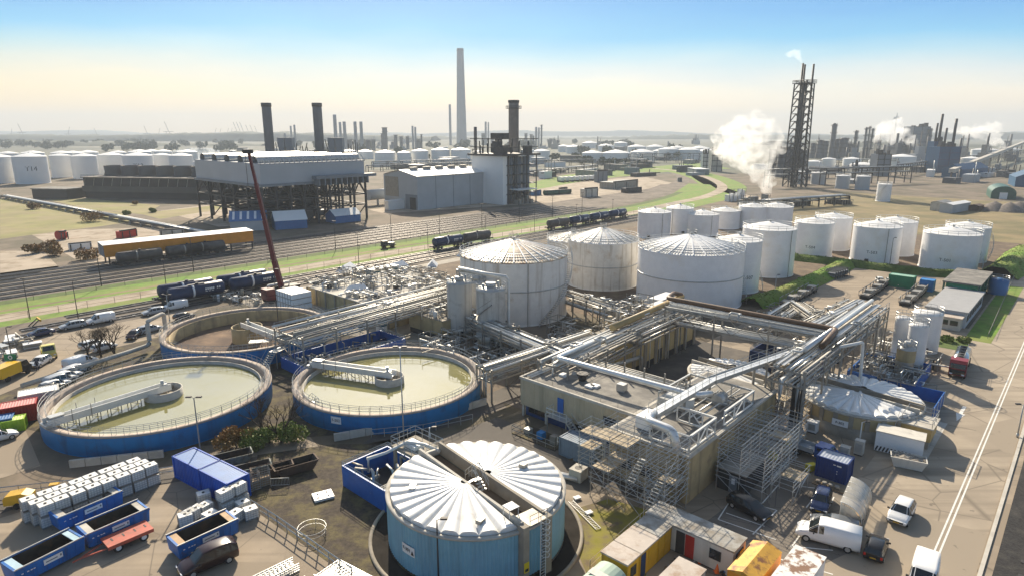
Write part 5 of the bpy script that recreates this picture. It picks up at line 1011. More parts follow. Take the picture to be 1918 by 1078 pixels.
# ---------------------------------------------------------------- beige corrugated building
def corr(m,L,z0,z1,y,pitch=.3,d=.05):
    n=int(L/pitch)*2; vs=[]
    for i in range(n+1): x=L*i/n; vs+=[(x,y-(d if i%2 else 0),z0),(x,y-(d if i%2 else 0),z1)]
    m.add(vs,[(2*i,2*i+2,2*i+3,2*i+1) for i in range(n)])
Rv=RZ+pi/2; b0=W(56.6,31.0)
Rf=RZ-pi/2    # façade frame: local x runs from the left corner to the right (-v), local y runs away (+u)
t=T('beige_building','beige corrugated two storey building with blue ground floor and roof pipes','building',W(56.6,50.2),Rf); L=19.2; D=11.5; Hh=5.0
m=MB(); corr(m,L,1.6,Hh,0,.26,.06); m.bx(0,L,.05,D,1.6,Hh-.02); m.build('upper_wall',beige,t)
m=MB(); m.bx(.3,L-.3,.7,D-.4,0,1.6); m.build('ground_wall',M('dark_blue_wall',(.012,.05,.16),.6,var=.15),t)
m=MB(); m.bx(-.12,L+.12,-.14,.1,Hh-.02,Hh+.3); m.bx(-.12,.1,.1,D+.1,Hh-.02,Hh+.3); m.bx(L-.1,L+.12,.1,D+.1,Hh-.02,Hh+.3); m.bx(.1,L-.1,D-.1,D+.1,Hh-.02,Hh+.3); m.build('parapet',concl,t)
m=MB(); m.bx(.1,L-.1,.1,D-.1,Hh,Hh+.08); m.build('roof',roofg,t)
for i in range(6): m=MB(); m.bar((.3+i*(L-.6)/5,.25,0),(.3+i*(L-.6)/5,.25,1.6),.25); m.build('column',concl,t)
m=MB(); m.bx(6.0,6.9,-.12,-.05,2.3,4.2); m.build('door',bluewall,t)
m=MB(); m.bx(12.6,15.6,-.1,-.05,2.9,3.9); w0=m.build('window',dark,t); m=MB(); [m.bx(12.7+k*.98,13.58+k*.98,-.12,-.101,3.0,3.8) for k in range(3)]; m.build('pane',glass,w0)
for x0,x1 in((.8,3.8),(8,10.5),(13,17)): m=MB(); m.bx(x0,x1,.60,.69,.5,1.4); w0=m.build('window',dark,t); m=MB(); [m.bx(x0+.1+k*(x1-x0-.1)/3,x0+(k+1)*(x1-x0-.1)/3,.57,.599,.6,1.3) for k in range(3)]; m.build('pane',glass,w0)
for x,y in((3.6,4.2),(8.2,3.4),(8.6,3.9)): m=MB(); m.box((x,y,Hh+.2),(1.0,.9,.25)); m.build('roof_light',whiteclean,t)
m=MB(); m.cyl((6.2,4.6,Hh),(6.2,4.6,Hh+.8),.5,n=12); m.cyl((6.2,4.6,Hh+.8),(6.2,4.6,Hh+1.0),.75,n=12); m.build('roof_fan',dark,t)
m=MB(); m.box((11.7,5,Hh+.55),(1.0,.9,.9)); m.build('air_unit',galv,t)
rail([(.2,.3,Hh+.1),(L-.3,.3,Hh+.1)],.95,2.2,.025,mid=False).build('roof_rail',galvd,t)
for k in range(7): m=MB(); y=8.2+.33*k; m.tube([(.3,y,Hh+.6+.05*(k%3)),(L+4,y,Hh+.6+.05*(k%3))],.06+.03*(k%3),6); m.build('roof_pipe',[galv,steelw,galvd][k%3],t)
for k in range(7): MB().bar((1.2+2.8*k,8.8,Hh),(1.2+2.8*k,8.8,Hh+2.1),.16).build('pipe_stanchion',galvd,t)
for k in range(3): m=MB(); y=.9+k*.3; m.tube([(.6+k*.3,.6,Hh+.3),(.6+k*.3,D,Hh+.3),(.6+k*.3,D+3,Hh+.4)],.08,6); m.build('edge_pipe',[steelw,galv,steelw][k],t)
# stair at the facade
t=T('steel_stair','galvanised stair and landing leading to the blue door of the beige building','stair',W(56.4,45.2),Rf); m=MB(); m.bx(.6,3.6,-1.5,-.1,2.2,2.28); m.build('landing',galv,t)
for x,y in((.7,-1.4),(3.5,-1.4)): MB().bar((x,y,0),(x,y,2.2),.1).build('leg',galvd,t)
rail([(.6,-.1,2.28),(.6,-1.5,2.28),(3.6,-1.5,2.28)],1,.9).build('handrail',steelw,t)
m=MB(); 
for k in range(9): m.bx(3.6+k*.27,3.6+k*.27+.26,-1.45,-.6,2.1-k*.24,2.14-k*.24)
for y in(-1.48,-.57): m.bar((3.6,y,2.2),(6.0,y,0),.06,.22); m.tube([(3.6,y,3.2),(6.0,y,1.0)],.035,4)
m.build('flight',galv,t)
t=T('railed_pit','sunken fenced valve pit in front of the beige building','pit',W(53.2,47.5),Rf); m=MB(); m.bx(0,6.5,-1.2,1.8,.03,.12); m.build('slab',gravel,t); rail([(0,1.8,.1),(0,-1.2,.1),(6.5,-1.2,.1),(6.5,1.8,.1)],1.0,1.2).build('handrail',galvd,t); [MB().bx(1+2*k,1.8+2*k,-.2,.6,.12,.7+.2*k).build('valve_box',[galv,blueT,galvd][k],t) for k in range(3)]; rail([(6.9,-1.2,1.0),(8.6,-1.2,.05)],.95,.8).build('handrail',steelw,t)
# ochre walled building under the open rack
t=T('ochre_building','ochre panelled concrete building under the open rack','building',W(78.5,47.3),RZ); m=MB(); m.bx(0,19,0,7,0,4.7); m.build('wall',M('ochre_panel',(.58,.44,.21),.75,var=.12,sc=.4,col2=(.34,.26,.15),amt=.33,sc2=.4,streak=.5),t); m=MB(); m.bx(-.1,19.1,-.1,7.1,4.7,5.0); m.build('roof',conc,t)
m=MB(); 
for k in range(7): x=19*k/6; m.bx(x-.35,x+.35,-.22,-.002,0,4.7)
m.build('pilasters',conc,t); m=MB(); [m.bx(19*k/6+.36,19*(k+1)/6-.36,-.06,-.002,0,1.0) for k in range(6) if k!=2]; m.build('stained_base',concl if 0 else dark,t)
m=MB(); m.bx(7.2,8.4,-.08,-.003,0,2.1); m.build('door',dark,t)
m=MB(); [m.tube([(1.2+2.9*k,-.35,0),(1.2+2.9*k,-.35,5.6)],.07,5) for k in range(6)]; m.build('downpipes',steelw,t)
# process deck: raised beige concrete block with clutter
t=T('process_deck','raised beige walled process deck cluttered with pipework, behind the broad pipe bridge','process deck',W(68,92.5),RZ); m=MB(); m.bx(0,24,0,28,0,3.3); m.build('wall',beigec,t); m=MB(); m.bx(-.05,24.05,-.05,28.05,3.3,3.45); m.build('deck_slab',concl,t); m=MB(); [m.bx(-.2,-.002,3.5*k,3.5*k+.35,0,3.3) for k in range(9)]; m.build('pilasters',conc,t)
t=T('process_deck','ochre concrete block beneath the broad pipe bridge, left of the grey silos','concrete block',W(69.5,79.6),RZ); m=MB(); m.bx(0,10,0,9,1.0,3.6); m.build('wall',beigec,t); m=MB(); m.bx(.1,9.9,.1,8.9,0,1.0); m.build('base',dark,t); m=MB(); m.bx(-.05,10.05,-.05,9.05,3.6,3.75); m.build('deck_slab',conc,t)
def module(u,v,z,U,V,hh,label,seed,group,n=7):
    r=random.Random(seed); t=T('pipe_module',label,'pipework',W(u,v,z),RZ+r.choice((0,pi/2,0)),group)
    for k in range(n):
        x=r.uniform(0,U);y=r.uniform(0,V);h=r.uniform(.3,hh); rd=r.uniform(.05,.13)
        d=r.choice(((1,0),(0,1),(-1,0),(0,-1))); l=r.uniform(1,3.4)
        pts=[(x,y,0),(x,y,h),(x+d[0]*l,y+d[1]*l,h)]
        if r.random()<.6: pts.append((x+d[0]*l,y+d[1]*l,r.choice((0,h+.6))))
        if r.random()<.4: pts[-1:]=[pts[-1],(pts[-1][0]+d[1]*1.2,pts[-1][1]+d[0]*1.2,pts[-1][2])]
        MB().tube(pts,rd,6).build('pipe',r.choice(PM),t)
    for k in range(max(2,n//3)):
        x=r.uniform(0,U);y=r.uniform(0,V); c=r.random(); m=MB()
        if c<.4: m.cyl((x,y,0),(x,y,r.uniform(.6,1.6)),r.uniform(.2,.45),n=10); nm='vessel'
        elif c<.7: m.cyl((x,y,.5),(x+1.2,y,.5),.35,n=10); m.bx(x+.2,x+1.0,y-.2,y+.2,0,.3); nm='pump'
        else: m.box((x,y,.5),(.8,.6,1.0)); nm='cabinet'
        m.build(nm,r.choice((galv,steelw,galvd,dark,whiteclean,beige)),t)
    m=MB(); 
    for x in(0,U):
        for y in(0,V): m.bar((x,y,0),(x,y,hh),.09)
    for z in(hh*.5,hh): m.tube([(0,0,z),(U,0,z),(U,V,z),(0,V,z),(0,0,z)],.05,4)
    m.build('frame',galvd,t)
    return t
k=0; rr=random.Random(21)
for u in range(69,91,4):
    for v in range(94,120,5):
        k+=1
        if rr.random()<.86: module(u+rr.uniform(0,1),v+rr.uniform(0,1.5),3.45,rr.uniform(2,3.2),rr.uniform(2,3.6),rr.uniform(.8,2.0),'skein of grey pipes and valves on the raised process deck',k,'pipework on the process deck',7)
for i,(u,v,z) in enumerate([(70,80.5,3.75),(74,82,3.75),(77,84,0),(82,86,0),(84,80,0),(88,84,0),(92,88,0),(96,92,0),(93,98,0),(96,104,0),(98,110,0),(99,97,0),(100,117,0),(97,122,0),(90,124,0),(84,124,0),(76,125,0)]):
    module(u,v,z,3.4,3.6,2.6,'knot of grey pipes on the open yard between process deck and ribbed tanks',100+i,'pipework on the open yard',9)
for i,(u,v) in enumerate([(98,52.5),(88,56),(92,57.5),(85,60),(101,58),(80,61),(76,63),(103,50),(99,64),(88,66),(82,52.5),(86.5,53),(91,53.4)]):
    module(u,v,0 if i<10 else 5.0,3.2,3,3.0,'tangle of pipes and valves between the ribbed tanks and the ochre building',150+i,'pipework by the ochre building',10)
for i,(u,v) in enumerate([(100,14.8),(103,20),(107,19),(111,17),(110,21),(96,16),(114,20),(104,25.5),(99,19),(112,13.8),(116,17.5)]):
    module(u,v,0,3,2.8,2.6,'tangle of brown and grey pipes between the silver rack and the white silos',190+i,'pipework by the white silos',12)
for i in range(22):
    u=rr.uniform(107,130); v=rr.uniform(25.5,42); module(u,v,0,3,2.6,rr.uniform(1.0,2.3),'low mesh of silver pipes on the pale slab by the storage yard',230+i,'pipework on the pale slab',9)
for i,(u,v) in enumerate([(64.5,66),(64.5,70),(68,72),(64,74),(71,67),(72,72),(69,62),(65,61),(67,77),(72,77),(75,68)]):
    module(u,v,0,2.8,2.6,2.6,'dark tangle of pipes and pumps below the grey silos',270+i,'pipework below the silos',9)
for i,(u,v) in enumerate([(71,52),(74,54),(68,54),(77,52.5),(64,53),(79,55.5)]):
    module(u,v,0,3,2.8,4.2,'pipework tower of the rack junction behind the beige building',300+i,'pipework behind the beige building',11)
def cabin(u,v,L,Wd,h,label,mat=whiteclean,roof=whiteclean,rz=RZ,z=0,name='cabin'):
    t=T(name,label,'cabin',W(u,v,z),rz); m=MB(); m.bx(0,L,0,Wd,.1,h); m.build('body',mat,t); m=MB(); m.bx(-.06,L+.06,-.06,Wd+.06,h,h+.12); m.build('roof',roof,t); m=MB(); m.bx(.02,L-.02,.02,Wd-.02,0,.1); m.build('skid',dark,t); m=MB(); m.bx(L*.62,L*.62+.8,-.05,-.002,h*.45,h*.8); m.build('vent',galvd,t); return t
def cabpx(px,py,L,Wd,h,label,**k): u,v=GU(px,py); return cabin(u,v,L,Wd,h,label,**k)
cabin(84,88.5,6.5,3,2.9,'white container cabin on the cluttered yard, left of the big rusty tank',z=2.2); cabin(93,86,5,3,2.9,'smaller white container cabin beside the rust streaked big tank',z=1.8)
cabin(89,127,8,2.6,2.6,'teal container at the far edge of the process yard',mat=teal,roof=farwhite)
cabin(94,52.2,4.5,2.5,3.0,'white equipment container behind the open rack, left one',z=3.0,mat=whiteclean); cabin(99,54.5,6,2.5,3.0,'longer grey container behind the open rack, right one',mat=greyc,z=3.0)
for i,(px,py) in enumerate([(668,545),(745,500),(868,478),(650,505),(810,497)]):
    p=G(px,py,3.4 if px<700 else 0); o=MB(); s=1.4+.4*(i%2); o.add([(-s*1.6,-s,0),(s*1.6,-s,0),(s*1.6,s,0),(-s*1.6,s,0),(-s*1.2,0,1.5),(s*1.2,0,1.5)],[(0,1,5,4),(2,3,4,5),(1,2,5),(3,0,4)]); o=o.build('tarpaulin_tent',whiteclean,loc=p,rz=RZ+.2*i); tag(o,'white tarpaulin over equipment on the process yard, %s from the left'%NTH[[1,2,4,0,3][i]],'tarpaulin')
for i,(px,py,mt,lb) in enumerate([(715,620,teal,'small teal topped tank beside the process deck wall'),(688,562,whiteclean,'small white tank on the process deck')]):
    p=G(px,py); t=T('small_tank',lb,'tank',p); m=MB(); m.lathe([(1.0,0),(1.0,1.8),(.01,1.9)],18); m.build('shell',whiteclean,t); m=MB(); m.lathe([(1.03,1.2),(1.03,2.2),(.6,2.5),(.01,2.6)],18); m.build('lid',mt,t)
def boxunit(px,py,z,s,label,mat,cat='equipment',rz=RZ,name='control_box'):
    t=T(name,label,cat,G(px,py,z),rz); m=MB(); m.bx(0,s[0],0,s[1],.15,s[2]); m.build('body',mat,t); m=MB(); m.bx(-.04,s[0]+.04,-.04,s[1]+.04,s[2],s[2]+.08); m.build('lid',mat,t); m=MB(); m.bx(.05,s[0]-.05,.05,s[1]-.05,0,.15); m.build('base',dark,t); m=MB(); m.bx(s[0]*.15,s[0]*.85,-.03,-.002,s[2]*.3,s[2]*.85); m.build('panel',galv,t); return t
org=M('ochre_box',(.52,.30,.08),.6,var=.15)
boxunit(948,645,2.0,(2.2,1.8,1.7),'ochre equipment box on a frame at the foot of the right grey silo',org); boxunit(822,610,1.4,(2.0,1.4,1.2),'orange equipment box at the left foot of the grey silos',orange)
# white bulk bag stack near the crane
t0=None
for i in range(3):
    for j in range(2):
        for k in range(3):
            m=MB(); m.bx(0,2.15,0,2.1,.12,1.15); lab='white wrapped block in the tall stack beside the crane, %s layer'%('bottom middle top'.split()[k])
            t=T('wrapped_block',lab,'block',W(61.8+j*2.2,116+i*2.15,k*1.2),RZ,'wrapped blocks beside the crane, %s layer'%('bottom middle top'.split()[k])); m.build('block',whiteclean,t); m=MB(); m.bx(-.02,2.17,.5,.62,.11,1.17); m.bx(-.02,2.17,1.5,1.62,.11,1.17); m.build('straps',dark,t); m=MB(); [m.bx(0,2.15,y,y+.2,0,.12) for y in(.1,.95,1.8)]; m.build('pallet',wood,t)
# ---------------------------------------------------------------- scaffolded building
t=T('scaffolded_building','ochre concrete building with open roof plant, wrapped in scaffolding','building',W(52.3,24.9),RZ); L=22;D=9;Hh=4.9
m=MB(); m.bx(0,L,0,D,0,Hh); m.build('wall',beigec,t); m=MB(); m.bx(-.1,L+.1,-.1,D+.1,Hh,Hh+.25); m.build('roof_slab',concl,t); m=MB(); m.bx(.3,L-.3,.3,D-.3,Hh+.25,Hh+.3); m.build('roof',roofg,t)
for k in range(3): m=MB(); m.bx(-.06,-.002,1.5+2.4*k,2.9+2.4*k,1.2,2.4); w0=m.build('window',dark,t); m=MB(); m.bx(-.08,-.061,1.6+2.4*k,2.8+2.4*k,1.3,2.3); m.build('pane',glass,w0)
m=MB(); m.box((2.8,6.2,Hh+1.1),(2.4,1.6,1.3)); m.build('roof_cabinet',whiteclean,t)
m=MB(); m.cyl((9.5,5.5,Hh+.3),(9.5,5.5,Hh+1.7),1.0,n=16); m.build('roof_vessel',steelw,t); m=MB(); m.cyl((12.5,3.2,Hh+.9),(14,3.2,Hh+.9),.7,n=14); m.build('roof_drum',galv,t); m=MB(); m.box((8.8,7,Hh+1.4),(3,1.2,.7)); m.build('roof_duct',galv,t)
def truss(m,a,b,h,n):
    a=Vector(a);b=Vector(b);u=Vector((0,0,h)); m.bar(a,b,.16); m.bar(a+u,b+u,.2)
    for i in range(n+1): p=a+(b-a)*i/n; m.bar(p,p+u,.12); 
    for i in range(n): p=a+(b-a)*i/n;q=a+(b-a)*(i+1)/n; m.bar(p,q+u,.1) if i%2 else m.bar(p+u,q,.1)
for a,b in(((.4,.3),(.4,4.6)),((.4,.3),(6,.3)),((8,.3),(15.5,.3)),((15.5,.3),(15.5,8)),((8,8),(15.5,8)),((6,.3),(6,4.6))): m=MB(); truss(m,(*a,Hh+.5),(*b,Hh+.5),1.5,3); m.build('roof_truss',steelw if b[1]<5 and a[1]<1 else galv,t)
for k in range(8): m=MB(); y=1+.9*k; m.tube([(7,y,Hh+.6+.1*(k%3)),(16+k%4,y,Hh+.6+.1*(k%3))],.07+.03*(k%2),6); m.build('roof_pipe',PM[k],t)
cabin(71.5,26.4,6,2.8,3.4,'white cabin at the far end of the scaffolded building',z=0)
def scaffold(u,v,nx,ny,nz,dx,dy,dz,label,seed=1,keep=1.0,boards=.6,stairs=(),rz=RZ):
    t=T('scaffold',label,'scaffold',W(u,v),rz); r=random.Random(seed); m=MB()
    for i in range(nx+1):
        for j in range(ny+1):
            hh=dz*nz+r.uniform(.2,1.2); m.cyl((i*dx,j*dy,0),(i*dx,j*dy,hh),.035,n=5,caps=False)
    for k in range(1,nz+1):
        for q in(0,.5,1.0):
            z=k*dz+q-.0
            if z>dz*nz+1: continue
            for j in range(ny+1): m.cyl((-.2,j*dy,z),(nx*dx+.2,j*dy,z),.03,n=4,caps=False)
            for i in range(nx+1): m.cyl((i*dx,-.2,z),(i*dx,ny*dy+.2,z),.03,n=4,caps=False)
    for i in range(nx):
        for k in range(nz):
            if r.random()<.6: m.cyl((i*dx,0,k*dz),((i+1)*dx,0,(k+1)*dz),.028,n=4,caps=False) if r.random()<.5 else m.cyl(((i+1)*dx,0,k*dz),(i*dx,0,(k+1)*dz),.028,n=4,caps=False)
    for j in range(ny):
        for k in range(nz):
            if r.random()<.6: m.cyl((0,j*dy,k*dz),(0,(j+1)*dy,(k+1)*dz),.028,n=4,caps=False)
    m.build('tube_frame',galv,t)
    for k in range(1,nz+1):
        for i in range(nx):
            for j in range(ny):
                if r.random()<boards: b=MB(); [b.bx(i*dx+.03,(i+1)*dx-.03,j*dy+.05+q*(dy-.1)/4,j*dy+.02+(q+1)*(dy-.1)/4,k*dz+.04,k*dz+.09) for q in range(4)]; b.build('deck_boards',plank,t)
    for (x,y,k) in stairs:
        b=MB()
        for s in range(8): b.bx(x+s*dx/8,x+s*dx/8+.25,y,y+.7,k*dz+(s+.5)*dz/8,k*dz+(s+.5)*dz/8+.04)
        for yy in(y,y+.7): b.bar((x,yy,k*dz),(x+dx,yy,(k+1)*dz),.05,.15)
        b.build('stair_flight',galv,t)
    return t
scaffold(47.2,24.6,2,4,4,2.2,2.0,1.65,'tall dense scaffold with stair flights at the front of the ochre building',1,boards=.30,stairs=[(0,1.2,0),(0,1.2,1),(2.2,3.2,0),(0,3.2,2),(2.2,1.2,1)])
scaffold(49.8,32.8,1,2,3,2.0,1.6,1.65,'narrow scaffold tower between beige building and scaffolded building',2,boards=.3)
scaffold(57,19.5,4,2,3,2.3,2.3,1.5,'spreading scaffold on the parking side of the ochre building',3,boards=.15)
scaffold(66,20.5,3,2,2,2.0,2.0,1.5,'lower scaffold of short bays beside the parking bays',4,boards=.25)
scaffold(59,17.3,2,1,1,2.2,2.0,1.5,'single storey scaffold bay nearest the parked black car',5,boards=.2)
scaffold(75.5,22.2,2,2,4,1.9,1.9,1.7,'scaffold tower under the end of the silver walkway',6,boards=.3)
scaffold(77,33,2,2,2,1.8,1.8,1.5,'small scaffold beside the round tank under the walkway',7,boards=.4)
scaffold(64.5,47.5,3,1,3,2.2,2.0,1.6,'scaffold bay behind the fat silver pipe corner',8,boards=.3)
t=T('loading_box','dark steel clad entrance box under the scaffold','entrance box',W(57.3,21.3),RZ); m=MB(); m.bx(0,5,0,2.8,0,2.2); m.build('wall',dark,t); m=MB(); m.bx(-.1,5.1,-.1,2.9,2.2,2.3); m.build('roof',galvd,t); m=MB(); m.bx(-.06,-.002,.8,1.6,0,1.9); m.build('door',greyd,t); m=MB(); m.bx(-.075,-.061,1.0,1.35,1.0,1.6); m.build('notice',whiteclean,t)
t=T('rack_pier','dark concrete pier carrying the silver rack between the beige round tanks','pier',W(75,22.2),RZ); m=MB(); m.bx(0,1.2,0,1.2,0,6.1); m.build('shaft',dark,t); m=MB(); m.bx(-.15,1.35,-.15,1.35,0,.4); m.build('footing',conc,t)
t=T('rack_pier','pale concrete pier carrying the rack beside the scaffold tower','pier',W(74.6,25.6),RZ); m=MB(); m.bx(0,.8,0,.8,0,6.1); m.build('shaft',concl,t); m=MB(); m.bx(-.15,.95,-.15,.95,0,.4); m.build('footing',conc,t)
# crane mast
p0=G(531,562); h=ht(531,562,287); p0+=Vector((0,0,0)); a=(466-CX)/FL; b=-(286-CY)/FL; tt=p0.y/(cp+sp*b); tip=Vector((a*tt,p0.y,HC+(-sp+cp*b)*tt))
t=T('mobile_crane','dark red telescopic crane boom raised steeply to the left','crane',p0); d=tip-p0; m=MB()
q=[Vector((0,0,2.2)),d*.28,d*.55,d*.8,d]; w_=[.95,.8,.65,.5]
for k in range(4): m.bar(q[k],q[k+1],w_[k],w_[k]*1.1)
m.build('boom',crane_m,t); m=MB(); m.box(d+Vector((-.2,0,.2)),(2.0,.7,.8)); m.build('boom_head',dark,t)
m=MB(); m.box((.3,0,1.4),(9,2.7,.9),RZ); m.box((-2.2,-2.4,2.4),(2,2.4,1.6),RZ); m.build('carrier',crane_m,t); m=MB(); m.box((1.0,1.0,2.4),(4,2.4,1.5),RZ); m.build('superstructure',dark,t)
for k in range(4):
    x=-3.3+2.2*k; e=Vector((cos(RZ),sin(RZ),0)); n=Vector((-sin(RZ),cos(RZ),0))
    for s in(-1,1): m=MB(); c=e*x+n*s*1.2+Vector((0,0,.7)); m.cyl(c-n*.25,c+n*.25,.68,n=14); m.build('wheel',rubber,t)
m=MB(); m.cyl(d+Vector((-.8,0,0)),d+Vector((-.8,0,-7)),.05,n=4); m.cyl(d+Vector((-.8,0,-7)),d+Vector((-.8,0,-8)),.3,n=6); m.build('hook_line',dark,t)
# ---------------------------------------------------------------- vehicles
def carproto(name,label,cat,st,wx,wr,hw,paint_m,side=None,cargo=False,wh=.32):
    """st: stations (x, z bottom, belt, top, half width at belt, half width at top)"""
    t=T(name,label,cat); b=MB(); g=MB(); secs=[]
    for (x,zb,bl,tp,w_,wt) in st:
        secs.append([(x,w_*.9,zb),(x,w_,zb+(bl-zb)*.35),(x,w_*.985,bl),(x,wt,tp-.04),(x,wt*.75,tp),(x,-wt*.75,tp),(x,-wt,tp-.04),(x,-w_*.985,bl),(x,-w_,zb+(bl-zb)*.35),(x,-w_*.9,zb)])
    n=10; b.add([p for s in secs for p in s],[]); 
    for i in range(len(st)-1):
        hi=(st[i][3]-st[i][2]>.25,st[i+1][3]-st[i+1][2]>.25)
        for k in range(n):
            j=(k+1)%n; f=[i*n+k,(i+1)*n+k,(i+1)*n+j,i*n+j]; isg=False
            if k in(2,6) and (hi[0] or hi[1]): isg=(side is None or (side[0]<=st[i][0] and st[i+1][0]<=side[1]))
            if k in(3,4,5) and hi[0]!=hi[1]: isg=not (cargo and st[i][0]<0)
            b.f.append(f); b.mi.append(0); b.sm.append(k not in(2,6) or not isg)
            if isg:
                c=[Vector(b.v[q]) for q in f]; ce=sum(c,Vector())/4; nn=(c[2]-c[0]).cross(c[3]-c[1]).normalized()
                if nn.dot(ce-Vector((ce.x*.9,0,.7)))<0: nn=-nn
                sc=.86 if k in(2,6) else .93
                g.add([ce+(q-ce)*sc+nn*.012 for q in c],[(0,1,2,3)])
    for e in(0,len(st)-1): b.f.append([e*n+k for k in range(n)]); b.mi.append(0); b.sm.append(False)
    b.build('body',paint_m,t); g.build('windows',glassw,t)
    for x in wx:
        for s in(-1,1):
            y=s*(hw-.02); m=MB(); m.cyl((x,y-s*.22,wh),(x,y+s*.02,wh),wh,n=16); w0=m.build('wheel',rubber,t); m=MB(); m.cyl((x,y+s*.02,wh),(x,y+s*.03,wh),wh*.62,n=10); m.build('rim',galv,w0)
    xf=st[-1][0];xr=st[0][0]; zl=(st[-1][1]+st[-1][2])/2+.08
    for s in(-1,1):
        m=MB(); m.box((xf-.04,s*hw*.70,zl),(.12,.34,.14)); m.build('headlight',lampw,t); m=MB(); m.box((xr+.02,s*hw*.8,(st[0][1]+st[0][2])/2+.12),(.08,.2,.26)); m.build('tail_light',redl,t)
        m=MB(); m.box((wx[1]-.55,s*(hw+.1),st[len(st)//2][2]+.05),(.12,.2,.13)); m.build('mirror',blk,t)
    m=MB(); m.box((xf,0,st[-1][1]+.12),(.06,hw*1.3,.16)); m.build('grille',blk,t)
    MB().box((xf+.035,0,st[-1][1]+.07),(.02,.5,.1)).build('number_plate',yellow,t); MB().box((xr-.03,0,.55),(.02,.5,.1)).build('number_plate',yellow,t)
    return t
hatch=[(-2.0,.42,.82,.84,.78,.7),(-1.97,.3,.9,1.0,.83,.68),(-1.72,.24,.95,1.36,.85,.60),(-1.1,.22,.95,1.47,.86,.60),(-.3,.22,.94,1.50,.87,.62),(.35,.22,.93,1.45,.87,.60),(1.05,.22,.93,.99,.86,.80),(1.6,.24,.84,.90,.83,.72),(1.95,.3,.68,.72,.78,.62),(2.05,.4,.58,.60,.70,.55)]
estate=[(-2.2,.42,.82,.84,.8,.7),(-2.18,.3,.92,1.0,.84,.68),(-1.95,.24,.95,1.40,.86,.62),(-1.1,.22,.95,1.48,.87,.62),(-.3,.22,.94,1.50,.88,.63),(.4,.22,.93,1.44,.88,.61),(1.15,.22,.93,.99,.87,.8),(1.75,.24,.85,.90,.84,.72),(2.15,.3,.68,.72,.78,.62),(2.25,.4,.58,.60,.7,.55)]
sedan=[(-2.2,.42,.8,.82,.78,.7),(-2.15,.3,.9,.96,.83,.72),(-1.55,.24,.95,1.04,.86,.74),(-1.0,.22,.95,1.40,.87,.60),(-.3,.22,.94,1.46,.88,.62),(.35,.22,.93,1.41,.88,.60),(1.1,.22,.92,.98,.87,.8),(1.7,.24,.84,.89,.84,.72),(2.15,.3,.68,.72,.78,.62),(2.25,.4,.58,.60,.7,.55)]
vanst=[(-2.55,.4,1.1,1.7,.9,.80),(-2.53,.32,1.15,1.90,.93,.82),(-1.2,.28,1.12,1.97,.95,.84),(.3,.28,1.10,1.97,.95,.84),(.75,.28,1.08,1.90,.95,.80),(1.55,.28,1.06,1.14,.93,.82),(2.2,.32,.95,1.0,.88,.74),(2.45,.4,.75,.78,.82,.66),(2.52,.46,.62,.64,.74,.6)]
mpv=[(-2.2,.42,.9,1.2,.84,.72),(-2.17,.3,.98,1.5,.88,.72),(-1.6,.26,.99,1.72,.9,.72),(-.4,.24,.98,1.78,.91,.74),(.5,.24,.97,1.68,.91,.70),(1.25,.24,.97,1.06,.9,.8),(1.85,.26,.88,.94,.86,.74),(2.2,.32,.7,.74,.8,.64),(2.3,.42,.6,.62,.72,.58)]
def cp_(n,c,**k): return M(n,c,.25,0,.04,sc=1,spec=.6,**k)
cw=cp_('car_white',(.78,.78,.77)); cb=cp_('car_black',(.012,.012,.014)); cn=cp_('car_navy',(.02,.035,.10)); cg=cp_('car_grey',(.12,.13,.14)); cs=cp_('car_silver',(.38,.40,.42)); cr_=cp_('car_dark_red',(.022,.005,.006)); cy=cp_('van_yellow',(.75,.45,.01)); cbl=cp_('car_blue',(.03,.10,.35))
PR=dict(hatch=carproto('parked_car','proto','car',hatch,(-1.25,1.3),None,.86,cw),estate=carproto('parked_car','proto','car',estate,(-1.4,1.4),None,.87,cs),sedan=carproto('parked_car','proto','car',sedan,(-1.35,1.4),None,.87,cn),van=carproto('parked_van','proto','van',vanst,(-1.6,1.65),None,.94,cw,side=(.3,1.6),cargo=True,wh=.33),mpv=carproto('parked_car','proto','car',mpv,(-1.35,1.45),None,.9,cr_))
usedp=set()
def park(kind,px,py,hd,mat,label,s=.93,group=None):
    loc=G(px,py); loc.z=.03
    rz=math.atan2(hd[1],hd[0]) if isinstance(hd,tuple) else hd
    src=PR[kind]
    if kind in usedp: o=copy(src,loc,rz,label,group)
    else: usedp.add(kind); o=src; o.location=loc; o.rotation_euler=(0,0,rz); tag(o,label,None,group)
    o.scale=(s,s,s)
    if mat: 
        for ch in o.children:
            if ch.name.split('.')[0]=='body': ch.data=ch.data.copy(); ch.data.materials[0]=mat
    return o
def hd(a,b): d=G(*b)-G(*a); return math.atan2(d.y,d.x)
UL=RZ+pi; 
park('sedan',77,628,UL+.05,cn,'dark navy sedan, foremost of the cars along the siding lane')
park('estate',137,614,UL,cs,'grey estate car between the navy sedan and the white van on the siding lane')
park('van',189,604,UL,cw,'white van behind the grey estate car on the siding lane')
park('estate',289,588,UL-.05,cs,'silver estate car just below the lamp post by the tank wagons')
park('van',328,579,UL-.03,cw,'white van parked close to the blue tank wagons')
park('hatch',252,632,UL+.9,cr_,'dark red car behind the white portal pipe')
park('estate',281,621,RZ+.2,cs,'pale grey car under the white portal pipe')
park('hatch',345,597,RZ+.15,cb,'dark car beside the rim of the empty clarifier')
